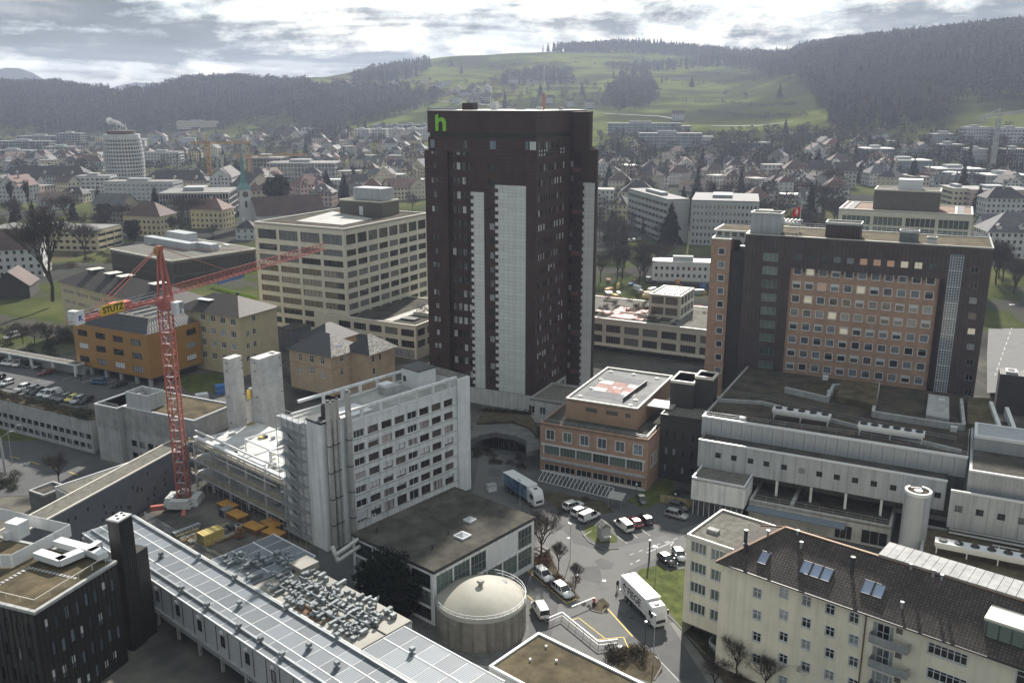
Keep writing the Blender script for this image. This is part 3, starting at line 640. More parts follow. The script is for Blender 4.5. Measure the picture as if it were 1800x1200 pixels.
# ------------------------------------------------------------------ woods on the hills (nobody could count these)
def forest_tree_arrays():
	protos = []
	for s in range(6):                       # bare broadleaf: a haze of upright twigs
		r = random.Random(50 + s); v = []; f = []
		for i in range(64):
			g = r.uniform(0, 6.28); rr = .27 * math.sqrt(r.random()); z0 = r.uniform(.18, .8); ln = r.uniform(.12, .3); lean = .5 * rr
			d = Vector((r.gauss(0, 1), r.gauss(0, 1), r.gauss(0, 1))).normalized() * (r.random() ** .4); c = Vector((d.x * .25, d.y * .25, .62 + d.z * .3)); e = (d * .8 + Vector((r.uniform(-1, 1), r.uniform(-1, 1), r.uniform(-.3, 1))) * .6).normalized()
			s = e.cross(Vector((r.uniform(-1, 1), r.uniform(-1, 1), r.uniform(-1, 1)))).normalized() * r.uniform(.025, .05); q = c + e * r.uniform(.09, .17); k = len(v); v += [tuple(c - s), tuple(c + s), tuple(q)]; f.append((k, k + 1, k + 2))
		k = len(v); v += [(-.02, 0, 0), (.02, 0, 0), (0, 0, .6), (0, -.02, 0), (0, .02, 0)]; f += [(k, k + 1, k + 2), (k + 3, k + 4, k + 2)]
		protos.append((np.array(v), f, 0))
	for s in range(4):                       # conifer
		r = random.Random(70 + s); v = [(0, 0, 1.0)]; f = []
		for L_ in range(6):
			z = .1 + .78 * L_ / 5; R0 = .17 * (1 - L_ / 6.0) + .02
			for i in range(6):
				g = 6.283 * (i + r.uniform(-.3, .3)) / 6 + L_; k = len(v); rr = R0 * r.uniform(.7, 1.2)
				v += [(math.cos(g - .5) * rr * .6, math.sin(g - .5) * rr * .6, z + .02), (math.cos(g) * rr, math.sin(g) * rr, z - .05), (math.cos(g + .5) * rr * .6, math.sin(g + .5) * rr * .6, z + .02), (0, 0, z + .2)]
				f += [(k, k + 1, k + 3), (k + 1, k + 2, k + 3)]
		protos.append((np.array(v), f, 1))
	return protos
FP = forest_tree_arrays()
def wood(name, label, pts, hmin=18, hmax=27, con=0.3):
	"""pts: list of (x, y)"""
	V = []; Fc = []; Mi = []; k = 0
	for (x, y, c) in pts:
		c *= 2.0 if math.sin(x * .021) + math.sin(y * .017 + x * .008) > .35 else .35
		p, f, mi = FP[nrs.randint(6, 10)] if nrs.rand() < c else FP[nrs.randint(0, 6)]
		h = nrs.uniform(hmin, hmax) * (.98 if mi else 1.0); g = nrs.uniform(0, 6.28); w = h * nrs.uniform(1.0, 1.45)
		ca, sa = math.cos(g) * w, math.sin(g) * w
		q = np.empty_like(p); q[:, 0] = p[:, 0] * ca - p[:, 1] * sa + x; q[:, 1] = p[:, 0] * sa + p[:, 1] * ca + y; q[:, 2] = p[:, 2] * h + tz(x, y) - .5
		V.append(q); Fc += [(a + k, b + k, c_ + k) for a, b, c_ in f]; Mi += [mi] * len(f); k += len(p)
	if not V: return
	me = bpy.data.meshes.new(name); me.from_pydata(np.concatenate(V).tolist(), [], Fc); me.materials.append(G['far_wood']); me.materials.append(G['far_conifer']); me.polygons.foreach_set('material_index', Mi)
	o = bpy.data.objects.new(name, me); COL.objects.link(o); o['kind'] = 'stuff'; o['label'] = label; o['category'] = 'forest'
def inpoly(x, y, P):
	c = False; n = len(P)
	for i in range(n):
		x0, y0 = P[i]; x1, y1 = P[i - 1]
		if (y0 > y) != (y1 > y) and x < (x1 - x0) * (y - y0) / (y1 - y0 + 1e-9) + x0: c = not c
	return c
def scatter_wood(name, label, polys, step, con=.3, hmin=18, hmax=27, ymax=6000):
	"""fills ground that shows inside outlines drawn over the photo, then thickened in depth"""
	pts = []; seen = set()
	for P, c in polys:
		xs = [p[0] for p in P]; ys = [p[1] for p in P]
		u = min(xs)
		while u <= max(xs):
			y = 300.0; 
			while y < 4500:
				t = (u - 900) / 1633.0; x = t * y
				jx, jy = x + nrs.uniform(-1, 1) * step, y + nrs.uniform(-1, 1) * step
				q = pj((jx, jy, tz(jx, jy)))
				if inpoly(q[0], q[1], P): 
					key = (int(jx // (step * .45)), int(jy // (step * .45)))
					if key not in seen: seen.add(key); pts.append((jx, jy, c))
				y += step
			u += step * 1633.0 / 1700.0
	wood(name, label, pts, hmin, hmax)
	return len(pts)
def forests():
	scatter_wood('forest', 'dark mixed forest covering the hill on the left', [([(-200, 170), (-20, 150), (60, 150), (130, 160), (210, 172), (280, 165), (330, 150), (420, 148), (540, 152), (560, 165), (600, 200), (480, 215), (380, 222), (240, 232), (120, 236), (0, 232), (-200, 232)], .2)], 13, hmin=20, hmax=30)
	scatter_wood('forest', 'conifer wood along the top of the central meadow ridge', [([(855, 92), (900, 84), (1000, 84), (1110, 84), (1230, 86), (1225, 100), (1100, 94), (960, 92)], .8)], 10, hmin=15, hmax=31)
	scatter_wood('forest', 'brown wood on the slope below the hillside houses', [([(540, 165), (600, 152), (700, 158), (760, 165), (790, 175), (700, 205), (640, 218), (560, 226), (520, 215)], .15)], 12, hmin=14, hmax=22)
	scatter_wood('forest', 'narrow wood climbing the meadow left of the tower', [([(615, 140), (650, 128), (700, 118), (750, 110), (760, 118), (730, 138), (640, 148)], .4)], 13, hmin=16, hmax=24)
	scatter_wood('forest', 'large dark wood on the steep hill at the right', [([(1380, 105), (1420, 86), (1500, 74), (1600, 66), (1720, 54), (1900, 42), (1900, 170), (1780, 178), (1680, 185), (1660, 222), (1560, 230), (1480, 232), (1440, 195), (1420, 150), (1230, 112), (1230, 96)], .24)], 13, hmin=20, hmax=29)
	scatter_wood('thicket', 'tree belts between the hillside meadows right of the tower', [([(1060, 175), (1090, 140), (1130, 130), (1150, 150), (1160, 185), (1120, 195), (1080, 190)], .1), ([(850, 150), (930, 128), (1000, 128), (1010, 150), (930, 150)], .3), ([(1060, 120), (1230, 112), (1260, 118), (1130, 128)], .4)], 12, hmin=14, hmax=22)
	scatter_wood('thicket', 'bare scrub and trees on the slope below the terraced flats', [([(1050, 265), (1130, 262), (1150, 285), (1060, 300)], .1), ([(1240, 262), (1370, 262), (1400, 240), (1480, 235), (1540, 240), (1540, 262), (1420, 260), (1380, 300), (1270, 300)], .15), ([(450, 232), (620, 228), (620, 255), (540, 262), (450, 260)], .15)], 13, hmin=8, hmax=16)
forests()
# ------------------------------------------------------------------ the brown tower
def tower():
	O = at(940, 696.5, 4.5)
	t = Bld('tower_block', 'tall dark brown hospital tower with white panel strips and a green letter sign', 'tower', O, 26); r = t.root
	ZS, ZT = 66.0, 75.7; FH = 3.65; rows = [7.4 + FH * i for i in range(17)]      # window centres
	PB = 21.0                                                                      # where the right wing steps out
	# left face: strips set proud of bronze cladding; bay of windows set back
	def row_ops(cs, w, h, zr=rows): return [(c - w / 2, c + w / 2, z - h / 2, z + h / 2) for z in zr for c in cs]
	pc = [1.9, 3.3, 5.0, 6.4, 8.3, 9.8, 11.7, 13.3, 15.3, 17.2]
	oR = row_ops(pc, 0.85, 1.75)
	t.wall('p', 0, 0, PB, 4.5, ZS, oR, 'bronze', name='right_wall')
	t.wall('p', 0.02, 0, PB, 0, 4.5, spread_ops(2, 19, 10, 1.2, 1.6, 3.6), 'base_panel', name='base_wall')
	run = 0
	for o in oR:
		run = run - 1 if run > 0 else (rnd.randint(2, 5) if rnd.random() < .1 else 0); t.win('p', 0, o, n=1, fm='dark_metal', gm='glass_tower', fw=0.05, blind=(.92 if rnd.random() < .8 else .5) if run else 0)
	for o in spread_ops(2, 19, 10, 1.2, 1.6, 3.6): t.win('p', 0.02, o, n=1, fm='dark_metal', gm='glass_dark')
	# left face segments
	gap = row_ops([12.2], 1.5, 1.7, rows[:-1]); small = []
	for i, z in enumerate(rows):
		small += [(28.0, 29.0, z - .75, z + .75)] if i % 2 else [(27.6, 28.5, z - .75, z + .75), (28.7, 29.6, z - .75, z + .75)]
	bay = row_ops([19.1, 20.7, 22.3, 23.8], 1.15, 1.9)
	t.wall('q', 0, 0, 18.0, 4.5, ZS, gap, 'bronze', name='front_wall'); t.wall('q', 0.02, 0, 31.4, 0, 4.5, (), 'base_panel', name='base_wall')
	t.wall('q', 1.3, 18.0, 24.8, 4.5, ZS, bay, 'bronze', name='bay_wall'); t.wall('q', 0, 24.8, 31.4, 4.5, ZS, small, 'bronze', name='front_wall')
	MB().box(0, 1.3, 17.9, 18.0, 4.5, ZS).box(0, 1.3, 24.8, 24.9, 4.5, ZS).build('bay_cheek', 'bronze', r)
	for o in gap: t.win('q', 0, o, fm='dark_metal', gm='glass_dark', fw=.06)
	for o in bay: t.win('q', 1.3, o, fm='dark_metal', gm='glass_tower', fw=.06)
	for o in small: t.win('q', 0, o, fm='dark_metal', gm='glass_tower', fw=.06)
	# right wing: balcony recess and strip
	t.wall('q', PB, -7.6, 0, 0, ZS, (), 'bronze', name='wing_wall'); t.wall('p', -7.6, PB, PB + 1.2, 0, ZS, (), 'bronze', name='wing_wall'); t.wall('q', PB + 1.2, -7.6, -2, 0, ZS, (), 'bronze', name='wing_wall'); t.wall('p', -2, PB + 1.2, 34, 0, ZS, (), 'bronze', name='rear_wall')
	bm = MB().box(-0.9, 0, 0, 2.3, 0, 1.1).mesh('balcony', ['bronze']); bm2 = MB().box(-0.9, 0, 0, 2.3, 0, 1.1).mesh('balcony', ['balcony_red'])
	for i, z in enumerate(rows): inst(bm if i % 3 else bm2, 'balcony', r, (PB - .004, -3.6, z - 1.9))
	for z in rows: t.win('q', PB - .25, (-1.2, -.3, z - .8, z + .8), fm='dark_metal', gm='glass_dark')
	# body behind
	for q0, q1, p0, p1 in ((0, 31.4, 22, 34),): 
		t.wall('q', p1, -2, q1, 0, ZS, (), 'bronze', name='rear_wall'); t.wall('p', q1, 0, p1, 0, ZS, (), 'bronze', name='rear_wall')
	t.box('shoulder_roof', 0.02, 33.9, 0.02, 31.35, ZS - .3, ZS, 'gravel_dark'); t.box('shoulder_roof', PB + .02, PB + 1.18, -7.55, 0.01, ZS - .3, ZS + .004, 'gravel_dark')
	# crown with a dark groove
	c0, c1 = 0.15, 30.3
	t.box('crown', c0, 33.0, 0.15, c1, ZS, 69.3, 'bronze'); t.box('crown_groove', c0 + .35, 32.6, 0.5, c1 - .35, 69.3, 70.4, 'bronze_groove'); t.box('crown', c0 - .05, 33.0, 0.1, c1 + .05, 70.4, ZT, 'bronze')
	t.box('crown', PB, PB + 1.2, -5.4, 0.2, ZS, ZT - .3, 'bronze'); t.box('crown', PB + 1.2, 33.02, -1.6, .2, ZS, ZT - .3, 'bronze')
	t.box('roof_edge', c0 - .12, 33.1, 0.03, c1 + .1, ZT, ZT + .12, 'parapet_metal')
	zc = 66.6
	for c, w, lit in ((29.0, 1.2, 1), (20.9, .9, 0), (19.6, .9, 0), (11.8, 1.6, 1), (1.0, 1.6, 2), (2.6, .8, 1)):
		MB().box(c0 - .06, c0 + .3, c - w / 2, c + w / 2, zc, zc + 2.0).build('crown_window', ['glass_dark' if not lit else ('glass_blue' if lit == 1 else 'white_panel')], r)
	for c in pc: MB().box(c - .42, c + .42, .09, .4, zc, zc + 1.8).build('crown_window', 'glass_tower', r)
	# white panel strips: courses of slabs, every second one longer at the toothed edge
	def strip(face, fixed, c0, c1, z0, z1, tooth, splits, n):
		h = (z1 - z0) / n; cache = {}
		for i in range(n):
			e = c1 + (tooth if i % 2 else 0.0); cuts = [c0] + [c0 + (c1 - c0) * s_ for s_ in splits(i)] + [e]
			for a, b_ in zip(cuts, cuts[1:]):
				k = round(b_ - a, 3)
				if k not in cache: cache[k] = MB().box(-.12, .03, .02, k - .02, .02, h - .02).mesh('panel', ['white_panel'])
				inst(cache[k], 'panel', r, (fixed, a, z0 + i * h))
	strip('q', -.02, 2.7, 10.3, 4.6, 58.0, 0.9, lambda i: (0.0,)[:0] + ((.45,) if i % 4 < 2 else (.62,)), 58)
	strip('q', -.02, 14.3, 17.3, 4.6, 56.0, 0.75, lambda i: (), 56)
	strip('q', PB - .02, -7.2, -4.3, 1.0, 57.5, 0.35, lambda i: (), 60)
	# sign
	k = 5.6
	def P(u, v): return (c0 - .35, 27.9 - u * 3.1, 70.75 + v * 4.0)
	b = MB(); out = [(0, 0), (.27, 0), (.27, .48), (.34, .56), (.47, .6), (.60, .57), (.68, .48), (.68, 0), (.98, 0), (.98, .52), (.92, .68), (.80, .79), (.64, .84), (.48, .83), (.34, .77), (.27, .70), (.27, 1.04), (0, .96)]
	n = len(out); k0 = len(b.v); b.v += [P(*p) for p in out] + [(x + .25, y, z) for x, y, z in (P(*p) for p in out)]
	b.f += [tuple(range(n))] + [(i, (i + 1) % n, n + (i + 1) % n, n + i) for i in range(n)]; b.m += [0] * (n + 1)
	b.build('letter_sign', 'sign_green', r)
	# roof gear
	for (p, q, w, d, h, m) in ((9, 22, 3.2, 2.5, 1.9, 'bronze'), (12, 17, 1.6, 1.6, 2.2, 'white_metal'), (6, 26, 8, 1.5, .7, 'galv'), (16, 6, 1.5, 1.2, .9, 'white_metal'), (20, 2, 1, 1, .8, 'galv'), (14, 10, 2.4, 1.2, .5, 'galv')):
		t.box('roof_unit', p, p + d, q, q + w, ZT - .1, ZT + h, m)
	an = MB(); an.cyl(12, 3.5, .22, ZT, ZT + 4.2, 8, 0); an.cyl(12, 3.5, .16, ZT + 4.2, ZT + 10.5, 8, 1, r1=.06); an.build('antenna_mast', ['hoarding_red', 'white_metal'], r)
tower()
def tower_canopy():
	t = Bld('entrance_canopy', 'curved concrete entrance canopy with planted roof at the foot of the tower', 'canopy', at(940, 800, 0), 26)
	pts = [t.px(x, y, 4.0) for x, y in ((825, 757), (838, 745), (900, 742), (928, 752), (947, 770), (948, 790), (925, 795), (925, 775), (905, 766), (870, 760), (845, 765), (828, 772))]
	b = MB(); b.prism(pts, 2.9, 4.1); b.build('canopy_wall', 'dark_concrete', t.root)
	pts2 = [t.px(x, y, 4.45) for x, y in ((838, 744), (848, 722), (930, 728), (948, 752), (947, 768), (928, 750), (900, 741))]
	MB().prism(pts2, 3.9, 4.6).build('planted_roof', 'soil', t.root)
	for i in range(16): o = inst(BUSH['brown'][i % 2], 'planting', t.root, (*[lerp(pts2[1][k], pts2[2][k], i / 15) for k in (0, 1)], 4.3), i, (1.3, 1.3, .9 + .4 * (i % 3)))
	for i in range(7): o = inst(BUSH['green'][i % 2], 'planting', t.root, (*[lerp(pts2[3][k], pts2[4][k], i / 6) for k in (0, 1)], 4.3), i, (1.0, 1.0, .8))
	b = MB(); d = [t.px(x, y, 0) for x, y in ((850, 785), (922, 795))]
	e = (Vector((d[1][0], d[1][1], 0)) - Vector((d[0][0], d[0][1], 0)))
	for i in range(9): u = i / 8; b.bar((d[0][0] + e.x * u, d[0][1] + e.y * u, 0), (d[0][0] + e.x * u, d[0][1] + e.y * u, 2.6), .14)
	b.build('door_frame', 'dark_metal', t.root)
	MB().poly([(d[0][0], d[0][1], 0), (d[1][0], d[1][1], 0), (d[1][0], d[1][1], 2.6), (d[0][0], d[0][1], 2.6)]).build('glass_front', 'glass_dark', t.root)
	g = Bld('low_annex', 'low white annex with flat gravel roof between tower and brick operating block', 'building', at(963, 745, 0), 26)
	ops = spread_ops(1.5, 4.5, 2, 1.6, 2.2, 4.2)
	g.shell(0, 14, -10, 5, 0, 6.0, 'base_panel', (), ops); [g.win('q', 0, o, n=2) for o in ops]; g.roof(0, 14, -10, 5, 6.3, 'gravel')
tower_canopy()
# ------------------------------------------------------------------ white slab block with flues, and its hall
def white_block():
	O = at(562.8, 743, 24.5); t = Bld('office_slab', 'white seven-storey slab block with steel flues and scaffold stair', 'building', O, 41.4); r = t.root
	PE, QE, ZT = 36.7, 11.5, 24.5
	p1 = t.hp(619, 745)[0]
	oR = []; first = t.hp(690 / 4 * 1.0 + 450 - 0.0, 770)[0]
	cw = [t.hp(x, 740)[0] for x in (630, 655, 679.5, 702.5, 725, 746, 767.5, 788.7)]
	zt = t.hp(622, 739)[1]; fh = 2.72
	z_first = t.hp(630, 762)[1]
	for rw in range(7):
		z = z_first - fh * rw; h = 1.5 if rw < 6 else 2.0
		for c in cw: oR.append((c - 1.25, c + 1.25, z - h / 2, z + h / 2))
	t.wall('p', 0, p1, 33.2, 0, zt, oR, 'off_white', .35, name='window_wall')
	for i, o in enumerate(oR):
		bl = rnd.choice([0, 0, 0, 0, .0, .35, .8]) if i > 7 else 0
		t.win('p', 0, o, n=2 if i % 3 else 3, fm='rust' if i % 4 else 'white_metal', gm='glass_red', blind=bl, depth=.3, fw=.07)
	for rw in range(7): z = z_first - fh * rw - .82; t.box('sill_band', p1, 33.2, -.10, .02, z - .14, z, 'concrete')
	t.box('end_pier', 33.2, PE, -.35, QE, 0, ZT, 'off_white'); t.box('stair_core', 0, p1, 0, 4.0, 0, ZT - .4, 'off_white'); t.box('core_cap', -.12, 4.2, -.12, 4.1, ZT - .4, ZT, 'dark_metal')
	t.wall('q', 0, 4.0, QE, 0, ZT - 1.2, (), 'off_white', name='end_wall'); t.wall('p', QE, 0, 33.2, 0, zt, (), 'off_white', name='rear_wall')
	t.box('pier_roof', 33.2, PE, .2, QE - .2, ZT, ZT + .1, 'gravel')
	t.box('roof', 4.0, 33.2, .3, QE - .3, zt - .5, zt - .25, 'light_roof'); t.box('roof', 0.05, 4.0, 4.1, QE - .2, zt - .6, zt - .3, 'light_roof'); t.box('roof_edge', p1, 33.2, -.04, .34, zt - .3, zt + .12, 'white_metal'); t.box('roof_edge', 2, 33.2, QE - .3, QE + .05, zt - .3, zt + .12, 'white_metal')
	# beams on posts round the roof
	for q in (.15, QE - .15):
		t.box('roof_beam', 3.6, 33.3, q - .3, q + .3, zt + 1.75, zt + 2.2, 'off_white')
		for i in range(6): p = lerp(9.0, 31, i / 5); t.box('beam_post', p, p + .5, q - .22, q + .22, zt + .1, zt + 1.75, 'off_white')
	t.box('lift_house', 27.2, 31.8, 4.4, 9.5, zt - .3, zt + 3.6, 'white_metal'); t.box('lift_house_cap', 27.0, 32.0, 4.2, 9.7, zt + 3.6, zt + 3.8, 'dark_metal'); t.box('lift_house_window', 27.16, 27.22, 8.2, 9.0, zt + .9, zt + 2.0, 'glass_dark')
	t.box('roof_plant', 20.8, 24.6, 6.6, 9.2, zt - .3, zt + 1.3, 'concrete'); t.box('roof_plant_top', 20.6, 23.2, 7.4, 9.3, zt + 1.3, zt + 1.8, 'white_metal'); t.box('light_hatch', 8.5, 13.5, 2.2, 7.5, zt - .2, zt, 'white_metal')
	# flues
	for x, y, rr, top in ((577.5, 706, .48, 28.2), (587, 704, .42, 28.0), (594, 702, .26, 28.2), (612.5, 697, .55, 29.0)):
		p = t.hp(x, 740, -.75)[0]; b = MB(); b.cyl(p, -.75, rr, 0.5, top, 14, 0); b.cyl(p, -.75, rr * .8, top, top + .25, 14, 1)
		for z in (5, 10, 15, 20): b.cyl(p, -.75, rr + .06, z, z + .18, 14, 1); b.box(p - .08, p + .08, -.75, 0, z, z + .15, 1)
		b.build('flue', ['steel', 'dark_metal'], r, smooth=False)
	b = MB(); b.cyl(2.2, 1.8, .5, ZT, ZT + 2.3, 12); b.cyl(2.2, 1.8, .3, ZT + 2.3, ZT + 2.6, 12); b.cyl(2.2, 1.8, .95, ZT, ZT + .3, 12); b.build('roof_cowl', 'dark_metal', r)
	for x0, y0, x1, y1, z in ((640, 940, 590, 975, 9.0), (632, 960, 594, 985, 8.0)):
		b = MB(); a = t.px(x0, y0, z); c = t.px(x1, y1, z); d = t.px(x1 - 6, y1 - 14, z + 1.2); b.bar((*a, z), (*c, z), .7, n=10); b.bar((*c, z), (*d, z + 1.3), .7, n=10); b.build('bent_duct', 'steel', r)
	# scaffold stair on the end wall
	s = Bld('scaffold_stair', 'grey steel scaffold stair tower on the end of the white slab', 'scaffold', O, 41.4); b = MB()
	for q in np.linspace(4.3, 11.2, 5):
		for p in (-.15, -1.5): b.bar((p, q, -1), (p, q, 24.2), .07)
	for z in np.arange(1.5, 24, 2.45):
		for p in (-.15, -1.5): b.bar((p, 4.3, z), (p, 11.2, z), .06); b.bar((p, 4.3, z + 1), (p, 11.2, z + 1), .05)
		for q in np.linspace(4.3, 11.2, 5): b.bar((-.15, q, z), (-1.5, q, z), .06)
	b.build('scaffold_frame', 'galv', s.root)
	deck = MB().box(-1.45, -.2, 4.4, 11.1, 0, .07).mesh('scaffold_deck', ['galv'])
	for z in np.arange(1.5, 24, 2.45): inst(deck, 'scaffold_deck', s.root, (0, 0, z))
	fl = MB().bar((0, 0, 0), (0, 4.5, 2.45), .5, .08).mesh('stair_flight', ['galv'])
	for z in np.arange(1.5, 21, 2.45): inst(fl, 'stair_flight', s.root, (-.85, 5.2, z))
	# hall in front
	O = at(762.5, 1002.5, 9.5); h = Bld('flat_hall', 'two-storey hall with large dark flat roof and white-framed windows', 'building', O, 40.5); r = h.root
	P, Q, Z = 24.0, 19.0, 9.5
	def grid(L, n, rows_, m0=.5):
		o = []
		for i in range(n):
			c0 = lerp(m0, L - .3, i / n); c1 = lerp(m0, L - .3, (i + 1) / n) - .28
			for z0, z1 in rows_: o.append((c0, c1, z0, z1))
		return o
	rows_ = ((4.75, 8.3), (.9, 4.3))
	oP = grid(P, 6, rows_); oQ = grid(Q, 4, ((5.9, 8.4), (3.0, 5.5), (.5, 2.6)), .8)
	h.shell(0, P, 0, Q, 0, Z - .5, 'off_white', oP, oQ, .3)
	for i, o in enumerate(oP): 
		if i in (6, 8): h.box('blind_panel', o[0], o[1], .05, .1, o[2], o[3], 'white_metal')
		else: h.win('p', 0, o, n=4, transom=.5, fm='galv', gm='glass_green', fw=.07)
	for o in oQ: h.win('q', 0, o, n=4, transom=.5, fm='dark_metal', gm='glass_dark', fw=.06)
	h.box('roof_edge', -.25, P + .2, -.25, Q, Z - .5, Z - .1, 'dark_metal'); h.box('roof', -.2, P + .15, -.2, Q - .02, Z - .1, Z + .02, 'gravel_dark')
	for x, y, sz in ((826, 915, 1.0), (813, 943, 1.3)):
		p, q = h.px(x, y, Z); b = MB(); b.box(p - sz * .8, p + sz * .8, q - sz * .8, q + sz * .8, Z, Z + .35, 0); k = sz * .7
		for u, v in ((1, 0), (0, 1), (-1, 0), (0, -1)):
			b.poly([(p + k * (u - v), q + k * (v + u), Z + .35), (p + k * (u + v), q + k * (v - u), Z + .35), (p, q, Z + .9)], 1)
		b.build('roof_light', ['white_metal', 'grey_panel'], r)
	p, q = h.px(655, 918, Z); MB().bar((p, q, Z), (p, q, Z + 1.4), .08).bar((p + .7, q, Z), (p + .7, q, Z + 1.4), .08).bar((p, q, Z + 1.4), (p + .7, q, Z + 1.4), .08).bar((p, q, Z + .7), (p + .7, q, Z + .7), .08).build('roof_ladder', 'white_metal', r)
	for x, y in ((788, 940), (663, 935), (760, 965)): p, q = h.px(x, y, Z); MB().cyl(p, q, .12, Z, Z + .9, 8).build('vent_pipe', 'dark_metal', r)
white_block()
# ------------------------------------------------------------------ tank
def tank():
	c = at(845, 1050, 5.0); b = MB(); t = empty('storage_tank', (c.x, c.y, 0)); tag(t, 'round concrete storage tank with pale domed roof and railing', 'tank')
	n = 64; rr = 6.9; b = MB(); b.cyl(0, 0, rr, -1.5, 5.0, n); b.build('tank_wall', 'tank_wall', t, smooth=False)
	b = MB(); prev = None; rings = [(rr + .1, 4.85), (rr + .1, 5.05), (rr * .93, 5.35), (rr * .75, 6.0), (rr * .5, 6.6), (rr * .25, 6.95), (0.01, 7.05)]
	for q, z in rings: b.v += [(q * math.cos(2 * math.pi * i / n), q * math.sin(2 * math.pi * i / n), z) for i in range(n)]
	for k in range(len(rings) - 1):
		for i in range(n): j = (i + 1) % n; b.f.append((k * n + i, k * n + j, (k + 1) * n + j, (k + 1) * n + i)); b.m.append(0)
	b.build('dome_roof', 'tank_roof', t, smooth=True)
	b = MB(); b.cyl(0, .2, .35, 6.9, 7.6, 16); b.cyl(0, .2, .62, 7.6, 7.85, 16, r1=.45); b.build('roof_vent', 'tank_roof', t)
	b = MB(); m = 30
	for i in range(m):
		g0, g1 = 2 * math.pi * i / m, 2 * math.pi * (i + 1) / m; A = Vector((rr * math.cos(g0), rr * math.sin(g0), 5.05)); C = Vector((rr * math.cos(g1), rr * math.sin(g1), 5.05))
		b.bar(A, A + Vector((0, 0, 1.05)), .05)
		for z in (.55, 1.05): b.bar(A + Vector((0, 0, z)), C + Vector((0, 0, z)), .04)
	b.build('railing', 'galv', t)
	b = MB(); b.bar((-1.2, 3.5, 5.9), (-1.2, 3.5, 7.3), .04); b.box(3.2, 4.0, 2.2, 3.0, 5.9, 6.35); b.box(-4.6, -3.6, 2.8, 3.4, 5.6, 5.95); b.build('roof_hatch', 'dark_metal', t)
	w = Bld('tank_basin', 'low concrete basin wall around the storage tank', 'wall', c, 41); pts = [(-9.0, -3.5), (-7.5, -8), (-3, -9.5), (4, -9.5)]
	b = MB()
	for a, d in zip(pts, pts[1:]): b.bar((a[0], a[1], -.8), (d[0], d[1], -.8), .3, 2.6)
	b.build('basin_wall', 'concrete', w.root)
	sheet('yard', [(700, 1090), (780, 1030), (930, 1060), (930, 1150), (880, 1200), (860, 1330), (760, 1330)], 'dark_concrete', 0.02)
tank()
